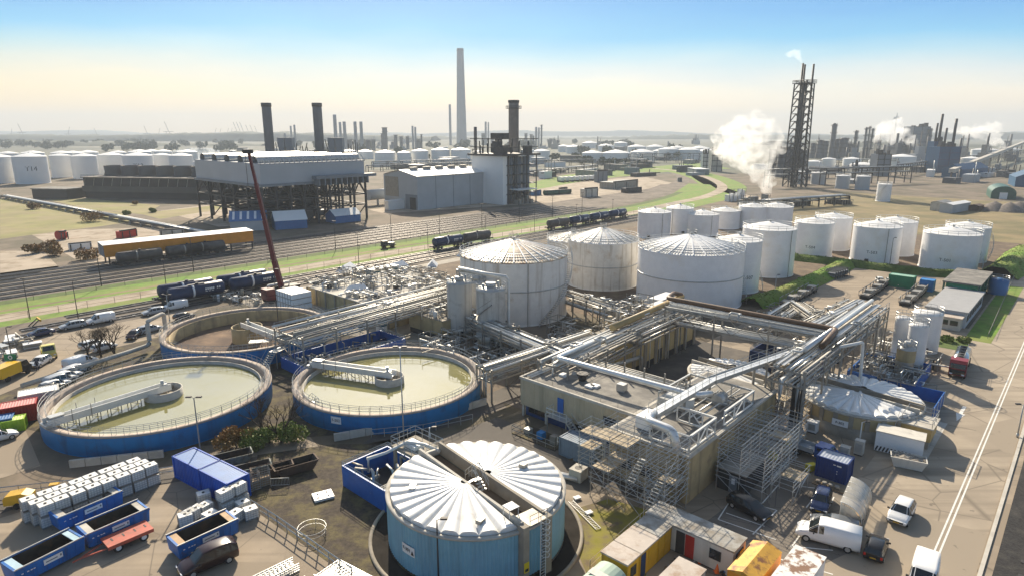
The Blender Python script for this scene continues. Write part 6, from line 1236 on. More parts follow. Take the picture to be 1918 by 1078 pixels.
for i,(x,y,k,mt,lb) in enumerate([(150,686,'van',cw,'white van at the far end of the car row beside the front clarifier'),(143,697,'hatch',cw,'white car next to the white van in the row beside the clarifier'),(131,703,'hatch',cs,'silver car third in the row beside the front clarifier'),(121,711,'estate',cw,'white estate in the middle of the row beside the front clarifier'),(111,719,'mpv',cs,'silver people carrier fourth from the near end of the clarifier row'.replace('fourth from','toward')),(101,727,'hatch',cw,'white car second from the near end of the clarifier row'),(92,733,'sedan',cb,'dark car at the near end of the row beside the clarifier')]): park(k,x+3,y,RZ+.35,mt,lb)
park('hatch',76,683,hd((76,683),(60,692)),cw,'white car between the yellow van and the yellow flatbed')
park('estate',175,650,RZ+.2,cw,'white car half hidden by the bare bushes, farther one'); park('hatch',195,655,RZ+.2,cw,'white car half hidden by the bare bushes, nearer one')
park('hatch',-3,825,RZ,cw,'white car cut off by the left frame edge')
park('hatch',1687,968,hd((1700,945),(1675,990)),cw,'white hatchback driving on the road beside the bus shelter',1.0)
park('van',1549,1014,hd((1590,1022),(1510,1000)),cw,'white delivery van parked between the bays and the shelter',1.0)
park('estate',1563,992,hd((1600,998),(1530,980)),cg,'dark grey car tucked in behind the white delivery van')
park('hatch',1640,1034,hd((1640,1034),(1650,1005)),cb,'small black hatchback seen from behind on the road edge',.9)
park('hatch',1537,946,hd((1540,930),(1530,965)),cn,'dark blue car facing the viewer in the bay left of the shelter',.95)
park('estate',1402,958,hd((1380,945),(1425,970)),cb,'glossy black car in the bay under the scaffold')
park('mpv',392,1058,hd((360,1072),(425,1045)) +pi,cr_,'dark red and black people carrier beside the blue skip',1.0)
for i,(x,y,m_) in enumerate([(1648,530,cw),(1667,532,cw),(1684,535,cs)]): park('hatch',x,y,-1.9,m_,['white car left of another white one before the bund','white car between another white and a silver one before the bund','silver car beside the green container before the bund'][i])
# roof of the dark red people carrier is black
# yellow box van, yellow flatbed
def lorry(name,label,cat,px,py,rz,boxm,cabm,L,Wd,H,flat=False,s=1.0,cabL=1.9,cabH=2.3):
    t=T(name,label,cat,G(px,py),rz); t.scale=(s,s,s); m=MB()
    if flat: m.bx(-L,0,-Wd/2,Wd/2,.8,.95); [m.bx(*q,.95,1.35) for q in((-L,0,-Wd/2,-Wd/2+.06),(-L,0,Wd/2-.06,Wd/2),(-L,-L+.06,-Wd/2,Wd/2))]
    else: m.bx(-L,0,-Wd/2,Wd/2,.75,H)
    m.build('load_bed' if flat else 'box_body',boxm,t)
    m=MB(); m.extr([(.1,.5),(cabL,.5),(cabL,1.25),(cabL-.35,1.45),(cabL-.75,cabH),(.1,cabH)],-Wd/2+.06,Wd/2-.06); m.build('cab',cabm,t)
    m=MB(); q0,q1=(cabL-.35,1.45),(cabL-.75,cabH); f=lambda k:(q0[0]+(q1[0]-q0[0])*k+.015,q0[1]+(q1[1]-q0[1])*k+.01); m.add([(f(.06)[0],-Wd/2+.2,f(.06)[1]),(f(.06)[0],Wd/2-.2,f(.06)[1]),(f(.85)[0],Wd/2-.25,f(.85)[1]),(f(.85)[0],-Wd/2+.25,f(.85)[1])],[(0,1,2,3)])
    for sg in(-1,1): y=sg*(Wd/2-.05); m.add([(.35,y,1.4),(cabL-.5,y,1.4),(cabL-.85,y,cabH-.2),(.35,y,cabH-.2)],[(0,1,2,3)])
    m.build('windows',glassw,t); m=MB(); m.bx(-L,cabL-.3,-.45,.45,.45,.75); m.build('chassis',dark,t)
    for x in((-L*.72,cabL*.55) if L<5 else (-L*.85,-L*.68,cabL*.5)):
        for sg in(-1,1): m=MB(); y=sg*(Wd/2-.12); m.cyl((x,y-.14*1,.42),(x,y+.14,.42),.42,n=14); m.build('wheel',rubber,t)
    for sg in(-1,1): m=MB(); m.box((cabL+.01,sg*(Wd/2-.3),.85),(.06,.3,.2)); m.build('headlight',lampw,t)
    return t
lorry('box_van','rounded yellow box van beside the green sign','van',33,702,hd((30,705),(60,692)),cy,blk,3.6,2.0,2.4,s=.95)
lorry('flatbed_truck','pale yellow flatbed truck facing the viewer beside the white car','truck',93,668,hd((92,662),(97,676)),M('pale_yellow',(.70,.60,.18),.5,var=.1),M('pale_yellow_cab',(.66,.56,.16),.4),2.8,1.9,2.2,True)
lorry('pickup_truck','blue pickup with an open white load bed near the electrical cabinets','pickup truck',1527,856,hd((1510,848),(1550,862)),greyc,cbl,2.4,1.8,1.6,True,.95,2.3,1.9)
park('van',1727,1096,hd((1733,1068),(1724,1110)),cw,'white van facing the viewer at the bottom frame edge on the road',1.0)
# tanker
a=G(1783,742); rz=hd((1800,690),(1778,735)); t=T('tank_truck','tank truck with polished silver barrel and dark red cab beside the white silos','tank truck',W(107.8,14.2),RZ+pi); t.location=G(1797,690); t.rotation_euler=(0,0,hd((1805,665),(1778,740)))
L=9.0; m=MB(); pr=[(-.62,.9),(.62,.9),(1.05,1.2),(1.15,1.8),(.95,2.45),(.45,2.7),(-.45,2.7),(-.95,2.45),(-1.15,1.8),(-1.05,1.2)]; n=len(pr); vs=[(x,p[0]*k,1.8+(p[1]-1.8)*k) for x,k in((-5.2,.7),(-5.0,1),(3.0,1),(3.2,.7)) for p in pr]; m.add(vs,[(i*n+j,i*n+(j+1)%n,(i+1)*n+(j+1)%n,(i+1)*n+j) for i in range(3) for j in range(n)],True); m.add(vs[:n],[list(range(n-1,-1,-1))]); m.add(vs[-n:],[list(range(n))]); m.build('barrel',M('polished_barrel',(.62,.62,.60),.22,.8,.06),t)
m=MB(); m.bx(-4.8,2.8,-.5,.5,2.68,2.78); [m.cyl((x,0,2.7),(x,0,2.95),.3,n=10) for x in(-4,-2.4,-.8,.8,2.2)]; m.build('manlids',dark,t); rail([(-4.8,.5,2.78),(2.8,.5,2.78)],.4,1.2,.025).build('top_rail',galv,t)
m=MB(); m.bx(-5.0,5.2,-.5,.5,.6,.9); m.bx(-4.6,-1.5,-1.1,1.1,.7,.95); m.build('chassis',dark,t)
m=MB(); m.extr([(3.5,.55),(5.6,.55),(5.65,1.7),(5.5,2.5),(5.0,2.9),(3.5,3.0)],-1.15,1.15); m.build('cab',M('tanker_cab_red',(.22,.025,.03),.35),t); m=MB(); m.add([(5.67,-1.0,1.72),(5.67,1.0,1.72),(5.535,1.0,2.45),(5.535,-1.0,2.45)],[(0,1,2,3)]); [m.add([(4.1,s*1.16,1.7),(5.3,s*1.16,1.7),(5.2,s*1.16,2.4),(4.1,s*1.16,2.4)],[(0,1,2,3)]) for s in(-1,1)]; m.bx(5.62,5.68,-1.0,1.0,.7,1.5); m.build('windows',glassw,t)
for x in(-4.3,-3.3,-2.2,3.2,4.7):
    for s in(-1,1): m=MB(); m.cyl((x,s*.85,.5),(x,s*1.15,.5),.5,n=16); m.build('wheel',rubber,t)
for s in(-1,1): m=MB(); m.box((5.68,s*.8,.8),(.05,.4,.22)); m.build('headlight',lampw,t)
t.scale=(.92,)*3
# ---------------------------------------------------------------- rail tank wagons
def wagon(mat=navy,dirty=False):
    t=T('tank_wagon','proto','tank wagon'); L=6.2; R=1.45; m=MB(); m.lathe([(.01,-L),(R*.55,-L+.06),(R*.9,-L+.3),(R,-L+.6),(R,0),(R,L-.6),(R*.9,L-.3),(R*.55,L-.06),(.01,L)],24); m.v=[(z,x,y+2.55) for x,y,z in m.v]; m.build('barrel',mat,t)
    m=MB(); m.lathe([(R+.01,-.22),(R+.025,-.22),(R+.025,.22),(R+.01,.22)],24); m.v=[(z-1.0,x,y+2.55) for x,y,z in m.v]; m.build('white_band',whiteclean if not dirty else galvd,t)
    m=MB(); m.bx(-6.8,6.8,-.9,-.75,.95,1.25); m.bx(-6.8,6.8,.75,.9,.95,1.25); m.bx(-6.8,-6.5,-1.3,1.3,.9,1.3); m.bx(6.5,6.8,-1.3,1.3,.9,1.3); [m.bx(x-.3,x+.3,-.75,.75,1.0,1.6) for x in(-4.4,4.4)]; m.build('underframe',dark,t)
    for x in(-4.4,4.4):
        m=MB(); m.bx(x-1.4,x+1.4,-1.0,-.85,.4,.85); m.bx(x-1.4,x+1.4,.85,1.0,.4,.85); m.bx(x-.3,x+.3,-.85,.85,.5,.8); b=m.build('bogie',dark,t)
        for q in(-.9,.9): m=MB(); m.cyl((x+q,-.82,.46),(x+q,-.68,.46),.46,n=14); m.cyl((x+q,.68,.46),(x+q,.82,.46),.46,n=14); m.cyl((x+q,-.7,.46),(x+q,.7,.46),.09,n=6); m.build('wheelset',rusty,b)
    m=MB(); m.bx(-1.8,1.8,-.45,.45,3.98,4.04); m.cyl((.2,0,3.9),(.2,0,4.3),.35,n=10); m.build('top_walkway',dark,t)
    for s in(-1,1):
        for x in(-6.8,6.8): m=MB(); m.cyl((x,s*.85,1.05),(x+(.5 if x>0 else -.5),s*.85,1.05),.2,n=8); m.build('buffer',dark,t)
    if not dirty:
        m=MB(); [m.bx(x,x+.3,-R-.06,-R-.05,2.6,3.05) for x in(1.4,1.85,2.3,2.7,3.1,4.0,4.5)]; [m.bx(x,x+.5,-R-.03,-R-.02,2.25,2.37) for x in(1.4,2.1,2.8)]; m.build('paint_marks',text_w,t)
    return t
wp=wagon(); wd=wagon(M('dirty_tank',(.10,.09,.08),.6,var=.3),True); first={'n':True,'d':True}
def putw(u,v,label,d=False,z=.2,s=1.0,rz=RZ,group='rail tank wagons'):
    src=wd if d else wp; k='d' if d else 'n'
    if first[k]: first[k]=False; o=src; o.location=W(u,v,z); o.rotation_euler=(0,0,rz); tag(o,label,None,group)
    else: o=copy(src,W(u,v,z),rz,label,group)
    o.scale=(s,)*3
def mid(px0,py0,px1,py1): a=G(px0,py0);b=G(px1,py1); return UV((a+b)/2)
for (a,lb) in [((318,577,425,556),'navy tank wagon nearest the parked vans, left in the front pair'),((437,556,530,538),'navy tank wagon right in the front pair, nearly touching the crane boom'),((283,566,392,543),'navy tank wagon left in the rear pair beside the grass'),((394,545,485,526),'navy tank wagon right in the rear pair beside the grass')]:
    u,v=mid(*a); v={1:138.2,0:142.6}[int('front' in lb)]; putw(u,v,lb,s=.93)
u,v=mid(806,470,856,458); putw(u,147.0,'navy tank wagon standing alone with a grey one behind the process yard',s=.93); u2,v2=mid(858,459,905,449); putw(u2,147.1,'grimy grey tank wagon coupled to a navy one behind the process yard',True,s=.93)
u0=GU(1040,432)[0]
for i in range(4): putw(u0+i*13.2+4,147.4-(0 if i<9 else 0),['grimy tank wagon at the near end of the train behind the ribbed tanks','navy tank wagon second in the train behind the ribbed tanks','navy tank wagon third in the train behind the ribbed tanks','navy tank wagon at the far end of the train by the cream tank'][i],i==0,s=.93)
for i,(px,py) in enumerate([(357,484),(385,478),(252,490)]): u,v=GU(px,py); putw(u,191.0,'dark tank wagon under the orange canopy, %s from its right end'%['second','first','third'][i],True,s=.93)
t=T('rail_trolley','small dark track machine on the grass beside the service path','track machine',G(727,464),RZ); m=MB(); m.bx(-2.5,2.5,-.9,.9,.7,1.0); m.build('frame',dark,t); m=MB(); m.bx(-2.2,-.6,-.8,.8,1.0,2.3); m.build('cab',dark,t); m=MB(); m.bx(.2,2.2,-.7,.7,1.0,1.6); m.build('engine',galvd,t); [MB().cyl((x,-.8,.4),(x,.8,.4),.4,n=10).build('wheelset',rusty,t) for x in(-1.6,1.6)]
t=T('buffer_stop','yellow and dark buffer stop at the end of the sidings','buffer stop',G(55,612),RZ); m=MB(); [m.bar((0,y,0),(1.6,y,1.3),.15) or m.bar((1.6,y,0),(1.6,y,1.3),.15) for y in(-.8,.8)]; m.build('frame',dark,t); m=MB(); m.bx(1.5,1.75,-1.3,1.3,1.0,1.4); m.build('beam',yellow,t)
# ---------------------------------------------------------------- lamp posts and poles
def lamp(px,py,yt,label,arms=2,arm=.5,mat=galvd,rz=0,name='street_lamp',h=None):
    p=G(px,py); h=h or ht(px,py,yt); t=T(name,label,'lamp post',p,rz); m=MB(); m.cyl((0,0,0),(0,0,h),.09,.055,n=8); m.build('pole',mat,t); m=MB(); m.cyl((0,0,0),(0,0,.5),.14,n=8); m.build('base',mat,t)
    for s in ([-1,1] if arms==2 else [1]): m=MB(); m.cyl((0,0,h-.05),(s*arm,0,h+.1),.035,n=5); a=m.build('arm',mat,t); m=MB(); m.box((s*(arm+.25),0,h+.1),(.55,.26,.14)); m.build('lamp_head',dark,a)
    return t
lamp(379,872,744,'tall dark lamp post standing before the front left clarifier',2,.3)
lamp(757,836,650,'tallest grey floodlight mast, beside the blue pump pit',2,.25,galv)
lamp(822,1098,972,'dark lamp post in front of the light blue tank',1,.3,dark)
lamp(527,668,505,'dark lamp mast beside the empty clarifier',2,.25,dark)
lamp(318,602,552,'lamp post with round heads between white van and silver car',2,.4,galv); lamp(148,604,527,'thin dark lamp post by the sidings above the white van',1,.3,dark)
lamp(27,695,612,'dark lamp post carrying the green sign',1,.3,dark)
lamp(1608,840,790,'short pale lamp post before the low beige round tank',1,.3,steelw)
lamp(1905,818,757,'curved grey lamp post on the ballast edge of the road',1,-.9,galv)
lamp(1666,498,446,'thin lamp post in front of the broad white tank',1,.3,dark); lamp(1227,446,408,'thin lamp post before the cream tank of the back row',1,.3,dark); lamp(1450,560,515,'thin pale post on the green bund by the pipe slab',1,.2,galv)
lamp(805,820,800,'small white lamp on the lane beside the pump platform',1,.3,steelw); lamp(1770,470+520,900,'thin pole')if 0 else None
for i in range(13): lamp(0,0,0,'',1) if 0 else None
for i,u in enumerate(range(-20,250,21)):
    p=W(u,169.6); px=CX+FL*p.x/((p.y)*cp+HC*sp); t=T('rail_lamp','slim lamp mast along the rail yard edge, %s from the left'%NTH[i],'lamp post',p,0,'masts along the rail yard'); m=MB(); m.cyl((0,0,0),(0,0,9),.11,.07,n=6); m.build('pole',dark,t); m=MB(); m.box((0,0,9),(1.2,.25,.15)); m.build('lamp_head',dark,t)
for i,u in enumerate(range(0,250,25)):
    t=T('rail_lamp','slim lamp mast beside the lower sidings, %s from the left'%NTH[i],'lamp post',W(u,148.8),0,'masts along the sidings'); m=MB(); m.cyl((0,0,0),(0,0,8),.09,.06,n=6); m.build('pole',dark,t); m=MB(); m.box((0,0,8),(.9,.22,.14)); m.build('lamp_head',dark,t)
def fence(pts,h,label,step=2.5,mat=galv,rails_=3,pr=.03,post=.045,mesh=None):
    pts=[Vector(p) for p in pts]; t=T('fence',label,'fence',pts[0]); o=pts[0]; m=MB()
    for a,b in zip(pts,pts[1:]):
        n=max(1,round((b-a).length/step)); [m.cyl(a-o+(b-a)*i/n,a-o+(b-a)*i/n+Vector((0,0,h)),post,n=4) for i in range(n+1)]
    m.build('posts',mat,t); m=MB(); [m.tube([p-o+Vector((0,0,h*(k+1)/rails_)) for p in pts],pr,4) for k in range(rails_)]; m.build('rails',mat,t); return t
fence([W(-40,150),W(60,150),W(150,150.5),W(250,151)],1.5,'thin wire fence along the service path',5,dark,2,.02)
fence([W(-30,165.5),W(100,166),W(240,167)],1.2,'thin wire fence at the foot of the dark grass bank',6,dark,1,.02)
fence([G(440,934),G(520,985),G(660,1085)],1.1,'galvanised guard rail beside the mossy gravel at the bottom',1.6,galv,2,.06,.06)
fence([G(-5,930),G(160,912),G(330,888)],1.0,'low guard rail behind the stacked white totes',2.2,galv,2,.06,.06)
fence([W(51,53.2),W(45,55.5),W(40,59)],1.1,'railing along the kerb by the dark lane',1.6,galv,2)
fence([G(1105,1070),G(1178,1000),G(1235,950)],1.1,'thin railing along the moss behind the yellow cabins',2,galv,2)
fence([W(196,12.5),W(135,10.6)],1.0,'low rail along the road side of the green verge',3,galvd,1)
# walls and slabs
def blocks(a,b,n,h,w_,label):
    p0,an,L=frame2(G(*a),G(*b)); t=T('retaining_wall',label,'concrete wall',p0,an)
    for i in range(n): m=MB(); m.bx(L*i/n+.03,L*(i+1)/n-.03,0,w_,0,h); m.build('slab',concl,t)
blocks((130,876),(307,856),6,.85,.3,'row of pale concrete blocks below the front left clarifier'); blocks((626,826),(770,800),5,.9,.3,'pale concrete wall below the middle clarifier, left stretch'); blocks((770,800),(912,757),5,.9,.3,'pale concrete wall below the middle clarifier, right stretch')
# ---------------------------------------------------------------- skips, containers, totes in front
def skip(a,b,depth,label,h=1.55,mat=blueS,deck=True,text=True,dkm=None):
    p0,an,L=frame2(G(*a),G(*b)); t=T('skip_container',label,'skip',p0,an); D=depth; m=MB(); w_=.09
    m.add([(0,0,.25),(L,0,.25),(L,D,.25),(0,D,.25),(-.1,-.08,h),(L+.1,-.08,h),(L+.1,D+.08,h),(-.1,D+.08,h),(w_,w_,h),(L-w_,w_,h),(L-w_,D-w_,h),(w_,D-w_,h)],[(0,3,2,1),(0,1,5,4),(1,2,6,5),(2,3,7,6),(3,0,4,7),(4,5,9,8),(5,6,10,9),(6,7,11,10),(7,4,8,11)])
    for k in range(1,8): m.bar((L*k/8,-.03,.3),(L*k/8,-.1,h-.05),.1,.06)
    m.bx(-.12,L+.12,-.13,-.081,h-.16,h); m.bx(.3,L-.3,.3,.5,0,.25); m.bx(.3,L-.3,D-.5,D-.3,0,.25); m.build('body',mat,t)
    m=MB(); m.add([(w_,w_,h),(L-w_,w_,h),(L-w_,D-w_,h),(w_,D-w_,h),(w_+.02,w_+.02,.35),(L-w_-.02,w_+.02,.35),(L-w_-.02,D-w_-.02,.35),(w_+.02,D-w_-.02,.35)],[(0,1,5,4),(1,2,6,5),(2,3,7,6),(3,0,4,7),(4,5,6,7)]); m.build('inside',inside,t)
    if deck:
        for x0,x1 in((.1,L*.13),(L*.88,L-.1)): m=MB(); m.bx(x0,x1,.11,D-.11,h-.12,h-.03); m.build('end_deck',dkm or concl,t)
    m=MB(); m.bar((-.1,-.05,h+.06),(L+.1,-.05,h+.06),.09); m.bar((-.1,D+.05,h+.06),(L+.1,D+.05,h+.06),.09); m.build('top_rail',galv,t)
    if text: 
        m=MB(); m.bx(L*.38,L*.66,-.16,-.14,h*.55,h*.85); bd=m.build('notice_board',whiteclean,t); m=MB(); m.bx(L*.41,L*.58,-.166,-.161,h*.66,h*.72); m.bx(L*.62,L*.645,-.166,-.161,h*.66,h*.78); m.build('marks',greyd,bd); m=MB(); [m.bx(L*q,L*q+L*.03,-.146,-.141,h*.66,h*.72) for q in(.06,.14,.19,.23)]; m.build('paint_marks',text_w,t)
    return t
skip((35,1100),(160,1035),2.3,'blue roll off skip at the lower left corner, pale blue end decks',dkm=M('pale_blue_deck',(.40,.55,.62),.5))
skip((115,998),(231,946),2.2,'blue roll off skip closest to the stack of totes',dkm=concl); skip((168,1030),(281,979),2.2,'blue roll off skip behind the red trailer',dkm=concl); skip((338,1052),(447,1000),2.2,'blue roll off skip beside the dark red people carrier',dkm=M('rust_deck',(.50,.33,.18),.7))
# tipping skips
def tipskip(px,py,rz,label,mat,L=4.2,D=1.7):
    t=T('tipping_skip',label,'skip',G(px,py),rz); h=1.15; m=MB(); o=[(-.55,0),(L+.5,0),(L+.5,D),(-.55,D)]; b=[(.15,.12),(L-.15,.12),(L-.15,D-.12),(.15,D-.12)]; q=.07
    i_=[(-.55+q*2,q),(L+.5-q*2,q),(L+.5-q*2,D-q),(-.55+q*2,D-q)]
    m.add([(*p,.12) for p in b]+[(*p,h) for p in o]+[(*p,h) for p in i_],[(3,2,1,0),(0,1,5,4),(1,2,6,5),(2,3,7,6),(3,0,4,7),(4,5,9,8),(5,6,10,9),(6,7,11,10),(7,4,8,11)]); m.build('body',mat,t)
    m=MB(); m.add([(*p,h) for p in i_]+[(*p,.45) for p in [(.1,.2),(L-.1,.2),(L-.1,D-.2),(.1,D-.2)]],[(0,1,5,4),(1,2,6,5),(2,3,7,6),(3,0,4,7),(4,5,6,7)]); m.build('inside',inside,t)
    m=MB(); [m.bx(L*k/5-.05,L*k/5+.05,-.05,.06,.5,h) for k in range(6)]; [m.cyl((x,-.08,.75),(x,.05,.75),.08,n=6) for x in(.2,L-.2)]; m.build('ribs_and_pins',mat,t)
gs=M('skip_grey_green',(.16,.19,.17),.7,var=.3,sc=1.5,col2=(.10,.07,.05),amt=.45)
tipskip(401,884,.55,'tall grey green tipping skip touching the blue containers',gs,3.6,1.8); tipskip(445,902,.5,'boat shaped tipping skip second from the blue containers',gs,3.0,1.5); tipskip(483,903,.5,'tipping skip with rubble third from the blue containers',rusty,3.2,1.4); tipskip(526,898,.6,'rusty brown skip heaped with dirt, farthest from the blue containers',rusty,3.6,1.7)
def container(loc,L,Wd,H,label,mat,rz,roofm=None,doors=True,name='shipping_container',text=None):
    t=T(name,label,'container',loc,rz); m=MB(); p=.28; d=.04
    for y,s in((0,1),(Wd,-1)):
        n=int(L/p)*2; vs=[]
        for i in range(n+1): x=L*i/n; vs+=[(x,y+s*(d if (i//1)%2 else 0),.15),(x,y+s*(d if i%2 else 0),H-.12)]
        m.add(vs,[(2*i,2*i+2,2*i+3,2*i+1) for i in range(n)])
    for x,s in((0,1),(L,-1)):
        n=int(Wd/p)*2; vs=[]
        for i in range(n+1): y=Wd*i/n; vs+=[(x+s*(d if i%2 else 0),y,.15),(x+s*(d if i%2 else 0),y,H-.12)]
        m.add(vs,[(2*i,2*i+2,2*i+3,2*i+1) for i in range(n)])
    m.build('wall',mat,t)
    m=MB(); 
    for z in(.08,H-.06):
        for y in(0,Wd): m.bar((-.02,y,z),(L+.02,y,z),.14)
        for x in(0,L): m.bar((x,.07,z),(x,Wd-.07,z),.14)
    for x in(0,L):
        for y in(0,Wd): m.bx(x-.08,x+.08,y-.08,y+.08,0,H+.01)
    m.build('frame',mat,t)
    m=MB(); n=int(L/.3)*2; vs=[]
    for i in range(n+1): x=.05+(L-.1)*i/n; vs+=[(x,.05,H-.03-(.03 if i%2 else 0)),(x,Wd-.05,H-.03-(.03 if i%2 else 0))]
    m.add(vs,[(2*i,2*i+2,2*i+3,2*i+1) for i in range(n)]); m.build('roof',roofm or mat,t)
    if doors:
        for k in range(2): m=MB(); m.bx(L+.0,L+.03,.1+k*(Wd/2-.05),Wd/2+k*(Wd/2-.1),.2,H-.2); [m.cyl((L+.06,.1+k*(Wd/2)+q,.2),(L+.06,.1+k*(Wd/2)+q,H-.2),.025,n=5) for q in(.3,.75)]; m.build('door',mat,t)
    if text: m=MB(); [m.bx(*q) for q in((L*.55,L*.63,-.06,-.045,H*.78,H*.82),(L*.67,L*.82,-.06,-.045,H*.76,H*.82),(L*.68,L*.71,-.06,-.045,H*.5,H*.54),(L*.68,L*.71,-.06,-.045,H*.38,H*.42))]; m.build('paint_marks',text_w,t)
    return t
g=G(388,945); an=hd((430,948),(380,912)) ; p0=G(430,948)
br=M('blue_roof_sheet',(.05,.16,.40),.45,var=.15)
p1_=G(329,893); d=(p1_-p0); L_=d.length/2
container(p0,L_-.08,2.3,2.5,'bright blue container with ribbed roof, nearer one of the end to end pair',blueC,math.atan2(d.y,d.x)+0,br,False) if 0 else None
an=math.atan2(-d.y,-d.x); container(p1_,L_-.06,2.3,2.45,'bright blue container with ribbed roof, farther of the end to end pair',blueC,an,br,True); container(p1_-d*.5,L_-.06,2.3,2.45,'bright blue container with ribbed roof, nearer of the end to end pair',blueC,an,br,True)
# white totes in cages
def toteproto():
    t=T('caged_tote','proto','tote'); m=MB(); m.bx(.04,1.16,.04,.96,.16,1.08); m.build('bottle',plastic,t); m=MB(); [m.bx(0,1.2,y,y+.12,0,.15) for y in(0,.44,.88)]; m.bx(0,1.2,0,1,.12,.15); m.build('pallet',galvd,t)
    m=MB()
    for z in(.18,.4,.62,.84,1.08):
        m.tube([(0,0,z),(1.2,0,z),(1.2,1,z),(0,1,z)],.016,4,True)
    for i in range(6): m.bar((i*.24,0,.15),(i*.24,0,1.08),.022); m.bar((i*.24,1,.15),(i*.24,1,1.08),.022)
    for j in range(1,5): m.bar((0,j*.2,.15),(0,j*.2,1.08),.022); m.bar((1.2,j*.2,.15),(1.2,j*.2,1.08),.022)
    m.build('cage',cagem,t); m=MB(); m.cyl((.6,.5,1.08),(.6,.5,1.13),.13,n=10); m.build('cap',blk,t); return t
TP=toteproto(); ft=[True]
def tote(loc,rz,label,group):
    if ft[0]: ft[0]=False; TP.location=loc; TP.rotation_euler=(0,0,rz); tag(TP,label,None,group); return TP
    return copy(TP,loc,rz,label,group)
a=G(80,992);b=G(312,900); dd=(b-a).normalized(); nn=Vector((-dd.y,dd.x,0)); rz=math.atan2(dd.y,dd.x); NT=int((b-a).length/1.3)
for lay in(0,1):
    for row in range(3):
        for i in range(NT):
            if row==2 and (i<2 and False): continue
            if lay==0 and row==1 and 0<i<NT-1: continue
            p=a+dd*(i*1.3+rng.uniform(-.05,.05)-row*.35)+nn*(row*1.12+rng.uniform(-.04,.04)); p.z=lay*1.16
            tote(p,rz+rng.uniform(-.04,.04),'white caged tote in the long stack, %s layer, %s row, %s from the left'%(['lower','upper'][lay],['front','middle','back'][row],(NTH+['twenty-first'])[i]),'totes of the long stack')
sp_=[(337,990,0),(352,984,0),(366,977,0),(381,970,0),(390,987,0),(372,948,0),(418,965,0),(432,957,0),(446,951,0),(449,965,0),(461,978,0),(440,985,0),(432,957,1),(446,951,1),(461,978,1) if 0 else (418,965,1)]
for i,(x,y,l) in enumerate(sp_):
    p=G(x,y); p.z=l*1.16; tote(p,rz+rng.uniform(-.3,.3),'white caged tote in the loose group by the blue containers, %s %s from the left'%('upper' if l else 'lower',NTH[sorted([k for k in range(len(sp_)) if sp_[k][2]==l],key=lambda k:(sp_[k][0],k)).index(i)]),'totes by the blue containers')
for i,(x,y) in enumerate([(453,926),(468,920),(487,912)]):
    t=T('cage_stack','stack of rusty wire cages beside the tipping skips, %s from the left'%NTH[i],'wire cages',G(x,y),.6); 
    for k in range(2):
        m=MB(); 
        for z in(.05,.3,.55,.8): m.tube([(0,0,k*.9+z),(1.1,0,k*.9+z),(1.1,.9,k*.9+z),(0,.9,k*.9+z)],.03,4,True)
        for q in range(5): m.bar((q*.27,0,k*.9),(q*.27,0,k*.9+.8),.04); m.bar((q*.27,.9,k*.9),(q*.27,.9,k*.9+.8),.04)
        m.build('cage',galvd,t)
    MB().bx(.05,1.05,.05,.85,.0,.9).build('contents',wood,t)
t=T('crowd_barrier','small galvanised barrier by the rusty skip','barrier',G(508,912),.1); m=MB(); m.tube([(0,0,0),(0,0,1),(1.8,0,1),(1.8,0,0)],.03,5); m.tube([(0,0,.25),(1.8,0,.25)],.025,4); m.build('frame',galv,t); m=MB(); [m.cyl((.15*k,0,.25),(.15*k,0,1),.012,n=4) for k in range(1,12)]; m.build('bars',galv,t)
# red trailer
p0,an,L=frame2(G(205,1042),G(290,1005)); t=T('flat_trailer','faded red flat trailer with drawbar beside the blue skips','trailer',p0,an); m=MB(); m.bx(0,L,0,1.9,.75,.92); m.bx(0,L,-.05,0,.6,.92); m.build('deck',redt,t)
for x in(.8,L-.8):
    for y in(.2,1.7): m=MB(); m.cyl((x,y-.12,.38),(x,y+.12,.38),.38,n=14); w0=m.build('wheel',rubber,t); m=MB(); m.cyl((x,y-.13,.38),(x,y+.13,.38),.22,n=10); m.build('rim',whiteclean,w0)
m=MB(); m.bar((0,.4,.6),(-1.9,.95,.4),.1); m.bar((0,1.5,.6),(-1.9,.95,.4),.1); m.bar((-1.9,.95,.4),(-2.4,.95,.35),.1); m.build('drawbar',redt,t); m=MB(); m.bx(.5,1.1,.2,1.7,.4,.7); m.bx(L-1.1,L-.5,.2,1.7,.4,.7); m.build('axle_frame',dark,t); [MB().bx(L*q,L*q+.12,.7,1.2,.921,.94).build('deck_slot',dark,t) for q in(.15,.4,.65,.88)]
t=T('compressor','yellow towable compressor with a sloped hood at the left edge','compressor',G(8,955),.25); m=MB(); m.extr([(0,.4),(2.3,.4),(2.3,1.2),(1.6,1.5),(.2,1.35),(0,1.1)],0,1.2); m.build('hood',yellow,t); [MB().cyl((1.1,y,.3),(1.1,y+.15,.3),.3,n=12).build('wheel',rubber,t) for y in(-.15,1.2)]; m=MB(); m.bar((0,.6,.4),(-1.3,.6,.35),.08); m.build('drawbar',dark,t)
t=T('yellow_hatch','yellow steel chequer plate by the guard rail','plate',G(92,917),.4); MB().bx(0,.8,0,.7,.2,.5).build('box',yellow,t); MB().bx(.05,.75,.05,.65,0,.2).build('foot',dark,t)
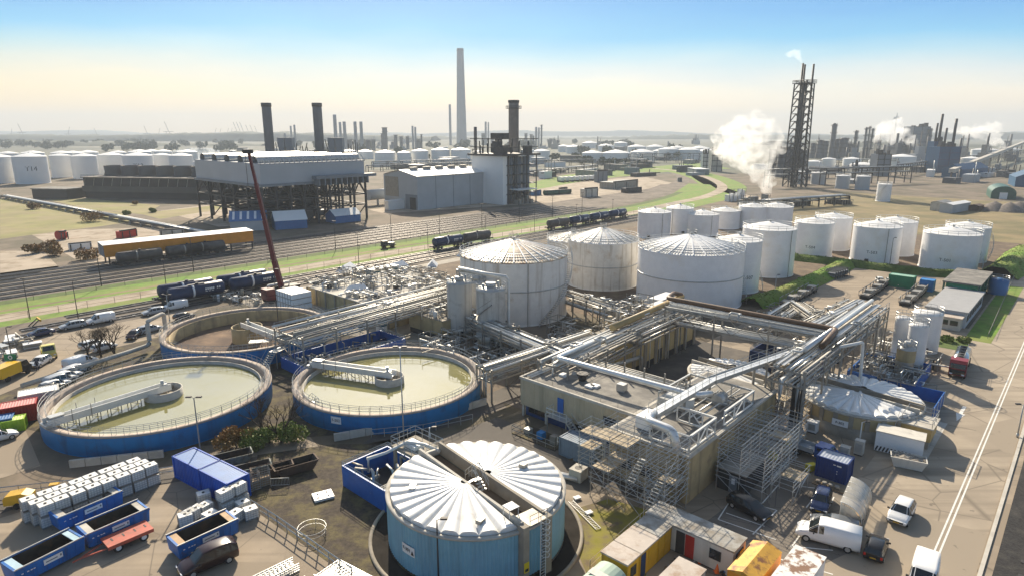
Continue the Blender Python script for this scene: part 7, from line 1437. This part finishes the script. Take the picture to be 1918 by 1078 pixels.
# steel racks at the bottom middle
def ladderstack(px,py,rz,n,L,Wd,label,step=.16):
    t=T('steel_rack_stack',label,'steel racks',G(px,py),rz)
    for k in range(n):
        m=MB(); z=.1+k*.2
        for y in(0,Wd): m.bar((0,y,z),(L,y,z),.07,.1)
        for i in range(int(L/.35)): m.bar((.15+i*.35,0,z),(.15+i*.35,Wd,z),.05)
        m.build('rack',galv,t)
    return t
ladderstack(462,1118,hd((450,1078),(530,1040)),4,4.4,1.1,'stack of galvanised ladder racks at the bottom, left of the bigger stack'); ladderstack(700,1095,RZ+pi/2+.15,4,4.2,2.4,'wide stack of galvanised grating frames behind the guard rail'); ladderstack(618,1120,RZ+pi/2+.1,3,3.2,1.8,'stack of galvanised frames touching the bottom frame edge')
m=MB(); pts=[(0,0,.15),(.6,.5,.2),(1.2,.6,.2),(1.6,.3,.2),(1.9,-.3,.2)]; [m.tube([(p[0],p[1]+k*.16,p[2]) for p in pts],.06,5) for k in range(3)]; tag(m.build('bent_pipes',galv,loc=G(497,1078)),'three bent galvanised pipes lying by the ladder racks','pipes')
m=MB(); m.tube([(1.25*cos(2*pi*i/24),1.25*sin(2*pi*i/24),.75) for i in range(24)],.03,5,True); m.tube([(1.2*cos(2*pi*i/24),1.2*sin(2*pi*i/24),.35) for i in range(24)],.02,5,True); [m.cyl((1.23*cos(q),1.23*sin(q),0),(1.23*cos(q),1.23*sin(q),.75),.025,n=4) for q in(0,1.6,3.1,4.7)]; tag(m.build('pipe_ring',galv,loc=G(585,1000)),'round galvanised hoop rail on the mossy gravel','hoop')
t=T('plastic_cover','white square plastic cover lying on the gravel','cover',G(590,942),.5); MB().bx(0,1.9,0,1.5,.05,.28).build('sheet',whiteclean,t); m=MB(); [m.cyl((x,y,.28),(x,y,.33),.1,n=8) for x,y in((.4,.4),(1.4,.4),(1.4,1.1),(.5,1.1))]; m.build('bungs',dark,t)
t=T('concrete_chamber','pale concrete chamber ring block with round hole beside the light blue tank','concrete block',G(1087,905),RZ+.1); m=MB(); m.bx(0,1.5,0,1.4,0,1.25); m.build('block',concl,t); MB().cyl((.75,.7,1.251),(.75,.7,1.26),.4,n=18).build('hole',dark,t)
m=MB(); m.tube([(0,0,.3),(2,1.1,.3),(3.6,2.4,.3)],.3,8); m.tube([(.3,-.5,.2),(2.4,.7,.2),(3.9,2.0,.2)],.2,8); tag(m.build('pipe_bundle',pipeal,loc=G(1082,902),rz=2.2),'pair of silver pipes lying beside the concrete chamber','pipes')
p=G(1047,845); t=container(G(1048,850),4.6,2.2,2.2,'grey blue steel container in the shade of the beige building',M('grey_blue',(.15,.20,.26),.6,var=.15,streak=1),Rf,None,False)
t=T('drum_pallet','grey drum on a yellow spill pallet beside the grey container','drum',G(1103,860),Rf); MB().bx(0,1.2,0,1.0,0,.35).build('spill_pallet',yellow,t); m=MB(); m.cyl((.6,.5,.36),(.6,.5,1.2),.4,n=14); m.build('drum',galvd,t)
m=MB(); m.add([(0,0,.02),(2.2,0,.02),(2.5,1.2,.02),(.2,1.0,.02),(1.2,.5,.5)],[(0,1,4),(1,2,4),(2,3,4),(3,0,4)]); tag(m.build('sandbag_heap',soil,loc=G(1065,862)),'low brown heap in front of the grey container','heap')
t=T('ladder','aluminium ladder lying on the yellow moss','ladder',G(1125,990),hd((1125,990),(1075,940))); m=MB(); [m.bar((0,y,.12),(5,y,.12),.06) for y in(0,.5)]; m.build('rails',galv,t); m=MB(); [m.bar((.25*k,0,.12),(.25*k,.5,.12),.04) for k in range(20)]; m.build('rungs',galv,t)
for i,(x,y) in enumerate([(1078,938),(1100,966)]): t=T('paving_slab','small white slab on the moss, %s of the ladder'%['at the far end','near the middle'][i],'slab',G(x,y),.5); MB().bx(0,.7,0,.5,.1,.25).build('slab',whiteclean,t); MB().bx(.1,.6,.1,.4,0,.1).build('foot',wood,t)
# ---------------------------------------------------------------- site cabins at the bottom right
def portacabin(loc,rz,L,Wd,H,label,wall,roof,doors=(),wins=(),endwin=False,name='site_cabin',doorm=None):
    t=T(name,label,'site cabin',loc,rz); m=MB(); m.bx(0,L,0,Wd,.12,H-.1); m.build('wall',wall,t); m=MB(); m.bx(-.08,L+.08,-.08,Wd+.08,H-.1,H+.05); m.build('roof',roof,t); m=MB(); m.bx(.05,L-.05,.05,Wd-.05,0,.12); m.build('base',dark,t)
    for x,w_,mt in doors: m=MB(); m.bx(x,x+w_,-.06,-.002,.15,H-.3); m.build('door',mt,t)
    for x,w_ in wins: m=MB(); m.bx(x,x+w_,-.05,-.002,H*.42,H*.78); f=m.build('window',dark,t); m=MB(); m.bx(x+.07,x+w_/2-.03,-.06,-.051,H*.45,H*.75); m.bx(x+w_/2+.03,x+w_-.07,-.06,-.051,H*.45,H*.75); m.build('pane',glass,f)
    if endwin: m=MB(); m.bx(L+.002,L+.05,.5,Wd-.5,H*.42,H*.8); f=m.build('window',dark,t); m=MB(); m.bx(L+.051,L+.06,.6,Wd-.6,H*.46,H*.76); m.build('pane',glass,f)
    m=MB(); [m.bx(x-.04,x+.04,-.03,-.002,.15,H-.1) for x in(.05,L*.48,L-.05)]; m.build('posts',wall,t); return t
cabr=M('cabin_roof',(.38,.37,.34),.8,var=.15,sc=.6,col2=(.22,.19,.15),amt=.45,sc2=.7)
cabr2=M('cabin_roof_rust',(.50,.44,.38),.8,var=.12,sc=.6,col2=(.30,.18,.10),amt=.36,sc2=.7)
cream=M('cabin_cream',(.62,.59,.52),.6,var=.06,streak=1)
vd=Rf
portacabin(W(45.0,25.1),vd,8.0,2.4,2.5,'long cream site cabin with a red open door and grey roof',cream,cabr,[(3.0,.8,dark),(3.85,.8,red)],[(6.0,1.0)],True)
yr=RZ+pi
yc=[W(43.9,25.3),W(41.6,25.3),W(37.6,25.3)]
portacabin(W(41.7,25.2),RZ-pi/2+pi/2*0,2.3,2.2,2.45,'yellow site cabin with grey roof nearest the long cream cabin',yellow,cabr,[],[],False) if 0 else None
def ycab(u0,u1,v0,v1,label,roof,doors,wins,H=2.5):    # door side faces the bottom right (-v)
    return portacabin(W(u0,v0),RZ,u1-u0,v1-v0,H,label,yellow,roof,doors,wins)
ycab(42.7,44.8,22.5,24.9,'short yellow site cabin next to the long cream cabin',cabr,[],[]); ycab(39.8,42.6,22.5,24.9,'yellow site cabin with a pale rust spotted roof, middle of three',cabr2,[(.1,.7,navyc)],[]); ycab(37.9,39.7,22.5,24.9,'yellow site cabin end unit with small window, nearest the viewer',cabr2,[],[(.5,.8)])
t=T('orange_container','orange container with a rusty peeling gable roof','container',W(43.0,14.4),RZ); m=MB(); m.bx(0,5.0,0,2.3,.1,2.2); m.build('wall',orange,t); m=MB(); m.extr([(-.05,2.2),(2.35,2.2),(1.15,2.62)],0,5.0); m.v=[(y,x,z) for x,y,z in m.v]; m.build('roof',M('peeling_orange',(.66,.36,.05),.6,var=.15,col2=(.24,.10,.04),amt=.42,sc2=.9,sharp=.06),t); m=MB(); m.bx(.05,4.95,.05,2.25,0,.1); m.build('base',dark,t)
t=T('peeling_container','white container with rusty peeling paint on its roof','container',W(43.4,11.5),RZ); m=MB(); m.bx(0,6.0,0,2.3,.1,2.3); m.build('wall',white,t); m=MB(); m.bx(-.05,6.05,-.05,2.35,2.3,2.42); m.build('roof',M('peeling_white',(.72,.70,.66),.6,var=.08,col2=(.22,.12,.07),amt=.46,sc2=.9,sharp=.04),t); m=MB(); m.bx(.05,5.95,.05,2.25,0,.1); m.build('base',dark,t)
portacabin(W(37.4,17.9),RZ,4.3,2.2,2.3,'low pale roofed cabin cut by the bottom frame edge',cream,cabr2)
t=T('round_top_container','pale green round topped tank cover at the bottom edge','cover',W(34.0,22.2),RZ); m=MB(); m.extr([(0,0)]+[(1.3-1.3*cos(pi*k/10),1.7+.7*sin(pi*k/10)) for k in range(11)]+[(2.6,0)],0,3.4); m.v=[(y,x,z) for x,y,z in m.v]; m.build('shell',M('pale_green',(.35,.46,.38),.6,var=.1),t); MB().bx(1.3,2.0,.4,2.2,2.38,2.42).build('patch',cream,t)
for i,(x,y) in enumerate([(1312,1052),(1343,1070)]): t=T('traffic_cone','orange safety cone cluster on the cabin yard, %s of two'%['farther','nearer'][i],'cone',G(x,y)); m=MB(); m.lathe([(.22,.05),(.05,.75),(.01,.76)],12); m.build('cone',M('cone_orange',(.8,.16,.02),.5),t); MB().box((0,0,.03),(.5,.5,.05)).build('base',M('cone_orange',(.8,.16,.02)),t)
for i in range(12): 
    p=G(rr.choice((1265,1300,1330,1352,1365))+rr.uniform(-12,12),1062+rr.uniform(-8,14)); t=T('scrap_piece','loose scrap and fittings heaped on the cabin yard','scrap',p,rr.uniform(0,3),'scrap on the cabin yard'); m=MB(); m.box((0,0,.15),(rr.uniform(.3,.8),rr.uniform(.2,.6),.3)); m.cyl((-.4,.1,.35),(.5,-.1,.4),.08,n=6); m.build('scrap',rr.choice((galv,dark,blueg,whiteclean)),t); MB().box((0,.3,.05),(.5,.3,.1)).build('board',wood,t)
# bus shelter, small container, skid, dumpster, cabinets
p0=G(1585,975); t=T('smoking_shelter','curved transparent shelter with ribbed arched roof beside the road','shelter',W(58.9,11.3),RZ+.1); L=5.4; m=MB(); pr=[(1.9*(1-cos(pi*.5*k/8)),1.0+1.35*sin(pi*.5*k/8)) for k in range(9)]
vs=[]; 
for x in(0,L): vs+=[(x,p[0]-.1,p[1]+.02) for p in pr]
m.add(vs,[(k,k+1,10+k,9+k) for k in range(8)],True); m.build('roof_sheet',M('clouded_acrylic',(.60,.57,.50),.2,0,.1,col2=(.42,.38,.30),amt=.45,alpha=.72),t)
m=MB()
for i in range(6): x=L*i/5; m.tube([(x,-.1,0)]+[(x,p[0]-.1,p[1]) for p in pr],.04,5)
m.build('ribs',steelw,t); [MB().cyl((x,1.7,0),(x,1.7,2.3),.05,n=6).build('post',steelw,t) for x in(.1,L/2,L-.1)]
m=MB(); m.bx(.3,L-.3,.25,.65,.42,.48); [m.bx(x,x+.08,.3,.6,0,.42) for x in(.5,L/2,L-.6)]; m.build('bench',wood,t); m=MB(); m.add([(.02,-.1,.2),(.02,1.75,.2),(.02,1.75,2.2),(.02,.6,1.9),(.02,-.1,1.0)],[(0,1,2,3,4)]); m.build('end_panel',M('clouded_acrylic',(.62,.60,.54)),t)
t=T('bin','black waste bin at the end of the shelter','bin',G(1600,990),.3); MB().bx(0,.9,0,.5,0,.8).build('body',blk,t); MB().bx(-.03,.93,-.03,.53,.8,.86).build('lid',blk,t)
container(W(66.5,17.5),2.9,2.2,2.3,'small navy blue container with ribbed roof on the parking yard',M('navy_container',(.012,.04,.17),.5,var=.15),Rf,M('pale_blue_roof',(.30,.34,.42),.5,var=.1),False,text='SITE')
t=T('pallet','low timber pallet with pots in front of the navy container','pallet',G(1520,905),Rf); MB().bx(0,3.6,0,.9,0,.15).build('deck',wood,t); m=MB(); [m.cyl((.5+.6*k,.4,.15),(.5+.6*k,.4,.5),.22,n=8) for k in range(4)]; m.build('pots',galvd,t)
for i,(x,y) in enumerate([(1500,760+50),(1508,822)]): t=T('yellow_bin','bright yellow grit bin beside the scaffold, %s one'%['farther','nearer'][i],'grit bin',G(x-55,y+45) if 0 else G(1443+i*3,850+i*13),.4); MB().bx(0,.8,0,.6,0,.6).build('body',M('vivid_yellow',(.75,.62,.03),.5),t); MB().bx(-.04,.84,-.04,.64,.6,.7).build('lid',M('vivid_yellow',(.75,.62,.03)),t)
t=T('yellow_bin','yellow box beside the navy container','grit bin',G(1515,883),.3); MB().bx(0,1.0,0,.6,0,.6).build('body',M('vivid_yellow',(.75,.62,.03)),t); MB().bx(-.04,1.04,-.04,.64,.6,.7).build('lid',M('vivid_yellow',(.75,.62,.03)),t)
t=T('sandwich_board','yellow warning board standing on the bay lines','sign',G(1476,840),.9); m=MB(); m.bar((0,-.3,0),(.25,-.3,.9),.05); m.bar((.5,-.3,0),(.25,-.3,.9),.05); m.build('legs',dark,t); m=MB(); m.add([(0,-.35,.1),(0,.35,.1),(.24,.35,.9),(.24,-.35,.9)],[(0,1,2,3)]); m.add([(.5,-.35,.1),(.5,.35,.1),(.26,.35,.9),(.26,-.35,.9)],[(3,2,1,0)]); m.build('panel',M('vivid_yellow',(.75,.62,.03)),t)
# skid with striped base
t=T('equipment_skid','white box skid with black and white hazard stripes along its base','equipment skid',W(76.6,14.4),Rf+.12); L=4.6; m=MB(); m.bx(0,L,0,2.3,.75,2.4); m.build('body',whiteclean,t); m=MB(); m.bx(-.08,L+.08,-.08,2.38,2.4,2.52); m.build('roof',cream,t); m=MB(); m.bx(0,L,0,2.3,.12,.74); m.build('base',whiteclean,t)
m=MB(); n=13
for k in range(n): x=.05+(L-.1)*k/n; q=(L-.1)/n*.5; m.add([(x,-.012,.16),(x+q,-.012,.16),(x+q+.18,-.012,.72),(x+.18,-.012,.72)],[(0,1,2,3)])
for k in range(5): y=.1+k*.44; m.add([(-.012,y,.16),(-.012,y+.2,.16),(-.012,y+.34,.72),(-.012,y+.14,.72)],[(3,2,1,0)])
m.build('hazard_stripes',text_d,t)
t=T('dumpster','pale open rubbish skip filled with debris beside the striped skid','skip',W(73.8,12.0),Rf+.25); m=MB(); L=3.0;D=1.7;h=1.2; o=[(-.2,0),(L+.2,0),(L+.2,D),(-.2,D)]; b=[(.2,.15),(L-.2,.15),(L-.2,D-.15),(.2,D-.15)]; i_=[(-.08,.1),(L+.08,.1),(L+.08,D-.1),(-.08,D-.1)]; m.add([(*p,.1) for p in b]+[(*p,h) for p in o]+[(*p,h) for p in i_],[(3,2,1,0),(0,1,5,4),(1,2,6,5),(2,3,7,6),(3,0,4,7),(4,5,9,8),(5,6,10,9),(6,7,11,10),(7,4,8,11)]); m.build('body',cream,t)
m=MB(); vs=[];N=9
for i in range(N):
    for j in range(6): vs.append((-.05+(L+.1)*i/(N-1),.1+(D-.2)*j/5,h-.15+rr.uniform(-.12,.22)))
m.add(vs,[(i*6+j,(i+1)*6+j,(i+1)*6+j+1,i*6+j+1) for i in range(N-1) for j in range(5)]); m.build('debris',M('rubble',(.26,.23,.19),.9,var=.5,sc=5,col2=(.6,.58,.52),amt=.36,sc2=3),t)
for i,(x,y) in enumerate([(1570,862),(1598,850),(1574,845),(1597,862)][:2]): boxunit(x,y,0,(.9,.7,1.7),'grey electrical cabinet before the low beige tank, %s one'%['nearer','farther'][i],concl,'cabinet',Rf,'electrical_cabinet')
boxunit(1510,808,0,(1.1,.9,1.4),'white pump box at the foot of the low beige round tank',whiteclean,'pump box',Rf)
# storage yard by the bund
container(W(167.5,33.5),5.0,2.6,2.8,'green container beside the parked cars below the tall tanks',greenP,Rf,M('pale_green_roof',(.30,.5,.38),.5),False); container(W(167.5,27.2),2.6,2.4,2.6,'small bright blue container between green container and green building',M('bright_blue',(.03,.22,.55),.5),Rf,None,False)
t=T('green_building','green steel frame building with flat dark roof at the yard corner','building',W(161,15.8),RZ); m=MB(); m.bx(0,17,0,5.6,1.2,4.0); m.build('wall',greenP,t); m=MB(); m.bx(-.5,17.5,-.6,6.2,4.0,4.3); m.build('roof',roofg,t); m=MB(); [m.bar((x,y,0),(x,y,4.0),.35) for x in(-.2,5.5,11.2,17.2) for y in(-.3,5.9)]; m.bx(-.3,17.3,-.4,6.0,1.0,1.2); m.build('frame',greend,t); m=MB(); m.bx(-.08,-.003,1.2,4.4,1.4,3.5); m.build('shutter',M('shutter_green',(.02,.30,.16),.5),t)
t=T('round_tank','small blue round tank behind the green building','tank',W(176,13.6)); m=MB(); m.lathe([(1.8,0),(1.8,3.2),(.01,3.6)],20); m.build('shell',blueg,t); ringrail(1.8,3.2,.8,10).build('handrail',galv,t)
t=T('office_building','long low flat roofed office with grey roof and small entrance block','building',W(139.5,14.6),RZ); m=MB(); m.bx(0,21,0,6.4,0,2.8); m.build('wall',M('office_wall',(.50,.52,.56),.6,var=.06),t); m=MB(); m.bx(-.25,21.25,-.25,6.65,2.8,3.1); m.build('roof',M('office_roof',(.34,.34,.34),.7,var=.08),t); m=MB(); [m.bx(1+3.2*k,3.2+3.2*k,-.06,-.003,1.0,2.2) for k in range(6)]; f=m.build('window_band',dark,t); m=MB(); [m.bx(1.1+3.2*k,3.1+3.2*k,-.08,-.061,1.1,2.1) for k in range(6)]; m.build('pane',glass,f)
m=MB(); m.bx(-2.8,-.01,.4,4.0,0,2.2); e=m.build('entrance_block',concl,t); m=MB(); m.bx(-3.0,0,.2,4.2,2.2,2.4); m.build('roof',cabr2,e); m=MB(); m.bx(-2.86,-2.805,.8,2.0,.9,1.8); m.bx(-2.86,-2.805,2.3,3.6,.9,1.8); m.build('window',glass,e)
k=0
def rackpile(px,py,n,label,rz=RZ,group='flat trailers on the storage yard'):
    for i in range(n):
        t=T('flat_trailer',label,'trailer',G(px,py)+W(i*3.0,0)*1.0-W(0,0),rz+rr.uniform(-.1,.1),group); m=MB(); m.bx(0,2.6,0,2.2,.6,.8); m.build('deck',dark,t); [MB().cyl((x,.1,.3),(x,2.1,.3),.3,n=8).build('wheelset',rubber,t) for x in(.5,2.1)]; m=MB(); m.tube([(0,0,.8),(0,0,1.7),(2.6,0,1.7),(2.6,0,.8)],.07,4); m.tube([(0,2.2,.8),(0,2.2,1.7),(2.6,2.2,1.7),(2.6,2.2,.8)],.07,4); m.bx(.3,2.3,.3,1.9,.8,1.0+.5*(i%2)); m.build('frame',galvd,t)
rackpile(1628,562,6,'dark steel frame trailer in the left line across the storage yard'); rackpile(1705,575,7,'dark steel frame trailer in the right line across the storage yard'); rackpile(1480,575,6,'dark steel frame trailer along the foot of the green bund')
for i in range(6): 
    t=T('steel_stillage','dark tall steel stillage left of the white cars below the bund','stillage',W(166+1.2*i,44.6-1.0*i*.2),RZ,'stillages below the bund'); m=MB(); [m.bar((x,y,0),(x,y,2.0),.12) for x in(0,2) for y in(0,3.2)]; [m.bar((x,0,z),(x,3.2,z),.12) for x in(0,2) for z in(.5,1.2,1.9)]; m.build('frame',refm,t); MB().bx(.2,1.8,.3,2.9,.55,1.5).build('load',greyd,t)
boxunit(1378,470+95,0,(1.5,1.2,1.2),'small orange box by the bund below the widest white tank',yellow)
# left yard odds and ends
container(G(40,775),4.2,2.4,2.4,'white and pinkish site container with a dark doorway beside the clarifier',cream,.62,whiteclean,False); container(G(3,812) if 0 else G(4,797),3.6,2.3,2.2,'dark red container between white and lime ones at the left edge',red,.55,M('pale_red_roof',(.55,.22,.20),.6),False); container(G(5,812),2.2,1.6,1.5,'lime green skip box at the left edge',lime,.5,M('pale_lime',(.55,.68,.2),.6),False)
container(G(-25,815),2.6,1.8,1.7,'blue box cut off by the left frame edge',blueg,.5,None,False)
t=T('sign','green sign with a white symbol on a post beside the yellow van','sign',G(27,697)); m=MB(); m.bx(-.9,.9,-.24,-.18,2.0,3.0); m.build('panel',greenP,t); m=MB(); m.cyl((0,-.26,2.5),(0,-.241,2.5),.33,n=16); m.build('symbol',whiteclean,t); m=MB(); m.cyl((0,-.275,2.5),(0,-.261,2.5),.18,n=12); m.build('symbol_centre',greenP,t)
bigpipe([W(15.5,106,1.0),W(30,110.5,1.0),W(34.0,112,1.0),W(34.0,112,5.0),W(37.5,114.5,5.2),W(37.5,114.5,.3)],.35,concl,'long pale pipe with a tall portal bend beside the empty clarifier')
m=MB(); 
t=T('gate_frame','white portal pipe beside the red crane','portal',G(500,565),RZ-.3); m=MB(); m.tube([(0,0,0),(0,0,3),(.5,0,3.5),(5,0,3.9)],.22,8); m.build('pipe',steelw,t); MB().bar((4.8,0,0),(4.8,0,3.7),.2).build('post',steelw,t)
for i in range(7): module(14+i*1.2*2-2,128-i*1.5+6*(i%2)-22*(i>3),0,2.5,2.2,1.6,'untidy steel frames and sheets on the left yard',400+i,'steel clutter on the left yard',6) if i<4 else None
for i,(x,y) in enumerate([(30,640),(20,655),(45,655),(35,668),(8,648)]): 
    t=T('steel_bundle','pale stacked sheets and frames by the lamp post with the green sign','stacked sheets',G(x,y),rr.uniform(0,3),'stacked sheets on the left yard'); [MB().bx(0,2.6,0,1.4,.1+.22*k,.2+.22*k).build('sheet',rr.choice((galv,whiteclean,concl)),t) for k in range(4)]; MB().bx(.1,2.5,.1,1.3,0,.1).build('pallet',wood,t)
for i,(x,y) in enumerate([(420,560),(440,557),(455,566),(470,562),(490,570),(405,566)]): module(*GU(x,y),0,2.4,1.4,1.3,'small valves and hydrants standing by the empty clarifier',450+i,'hydrants by the clarifier',4)
# ---------------------------------------------------------------- plants
def bush(px,py,s,n,mat,label,lf=.16,name='bush'):
    n=int(n*2.2); lf=lf*.62
    t=T(name,label,'bush',G(px,py)); m=MB(); [crown(m,(rng.uniform(-.6,.6)*s,rng.uniform(-.5,.5)*s,s*rng.uniform(.4,.9)),s*.75,n//4,lf,.8) for k in range(4)]; m.build('foliage',mat,t); m=MB(); [m.cyl((0,0,0),(rng.uniform(-.6,.6)*s,rng.uniform(-.5,.5)*s,s*.9),.04,.015,n=4) for k in range(7)]; m.build('stems',bark,t)
def baretree(px,py,h,label,seed,spread=.5,depth=4,n0=4):
    t=T('bare_tree',label,'tree',G(px,py)); r=random.Random(seed); m=MB(); tw=MB()
    def grow(p,d,L,rad_,k):
        q=p+d*L; (m if k>2 else tw).cyl(p,q,rad_,rad_*.65,n=5 if k>2 else 3,caps=False)
        if k==0: return
        for i in range(r.choice((2,3,3))): dd=(d+Vector((r.uniform(-1,1),r.uniform(-1,1),r.uniform(-.25,.7)))*spread*1.3).normalized(); grow(q,dd,L*r.uniform(.62,.85),rad_*.6,k-1)
    for i in range(n0): grow(Vector((0,0,0)),Vector((r.uniform(-.5,.5),r.uniform(-.5,.5),1)).normalized(),h*.3,h*.026,depth)
    m.build('trunk',bark,t); tw.build('twigs',bark,t)
bush(443,838,1.7,900,leafo,'russet leaved bush left of the bare trees between the clarifiers'); bush(478,836,1.5,700,leafg,'low green bush in the middle of the planting between the clarifiers'); bush(545,828,1.7,900,leafg,'bright green bush right of the bare trees between the clarifiers'); bush(505,830,1.4,600,leafg,'dark low bush under the bare trees')
baretree(497,825,5.8,'bare tree with fine twigs above the bushes, left one',3,.45,5,2); baretree(528,826,6.0,'bare tree with fine twigs above the bushes, right one',4,.45,5,2)
for i,(x,y) in enumerate([(165,672),(190,668),(215,663)]): baretree(x,y,5.4,'bare spreading shrub at the lot, %s from the left'%NTH[i],10+i,.65,5,3)
for i,(x,y,s) in enumerate([(170,415,3.4),(165,486,2.6),(62,392,2.5),(105,478,2.2),(90,470,2.4),(60,475,2.0),(240,402,1.6),(285,398,1.5),(255,384,1.4)]): bush(x,y,s,500,leafo if i not in(6,7) else leafg,['tall pale bare looking bush beside the pipe bundle','brown bush at the left post of the orange canopy','dark scrub on the left grass field','brown scrub right of the sandy lot','thick scrub behind the sandy lot','scrub left of the sandy yard','dark clump on the grass before the cooling tower','second dark clump nearer the trestle','small clump right before the cooling tower'][i],.3)
for i,u in enumerate([125.5,127,128.5,130]): p=W(u,20-i*2.2); t=T('hedge_plant','low green shrub in front of the flat office, %s along the bed'%NTH[i],'shrub',p); m=MB(); crown(m,(0,0,.5),1.1,260,.16,.6); m.build('foliage',leafg,t); MB().cyl((0,0,0),(0,0,.5),.05,n=5).build('stem',bark,t)
# ---------------------------------------------------------------- person by the yellow van
def person(px,py,rz,label,top,legs):
    o_v=[(0,0,.95),(0,0,1.15),(0,0,1.38),(0,0,1.50),(0,0,1.63),(0,.01,1.74), (.17,0,1.40),(.24,.06,1.13),(.22,.16,.92),(-.17,0,1.40),(-.25,-.02,1.13),(-.24,.06,.90),(.09,0,.90),(.11,.10,.50),(.11,.04,.07),(.11,.18,.04),(-.09,0,.90),(-.10,-.08,.50),(-.10,-.18,.07),(-.10,-.04,.04)]
    e=[(0,1),(1,2),(2,3),(3,4),(4,5),(2,6),(6,7),(7,8),(2,9),(9,10),(10,11),(0,12),(12,13),(13,14),(14,15),(0,16),(16,17),(17,18),(18,19)]
    rr_=[.15,.15,.17,.06,.10,.08,.07,.05,.04,.07,.05,.04,.10,.07,.05,.04,.10,.07,.05,.04]
    me=bpy.data.meshes.new('person'); me.from_pydata(o_v,e,[]); o=bpy.data.objects.new('person',me); COL.objects.link(o); o.location=G(px,py); o.rotation_euler=(0,0,rz)
    md=o.modifiers.new('s','SKIN'); md2=o.modifiers.new('u','SUBSURF'); md2.levels=1; md2.render_levels=2
    me.skin_vertices.new() if not me.skin_vertices else None
    for i,q in enumerate(rr_): me.skin_vertices[0].data[i].radius=(q,q)
    me.skin_vertices[0].data[0].use_root=True; me.materials.append(top); tag(o,label,'person'); return o
person(71,693,.5,'person in dark work clothes walking beside the yellow box van',M('work_clothes',(.03,.035,.06),.9,var=.2),None)
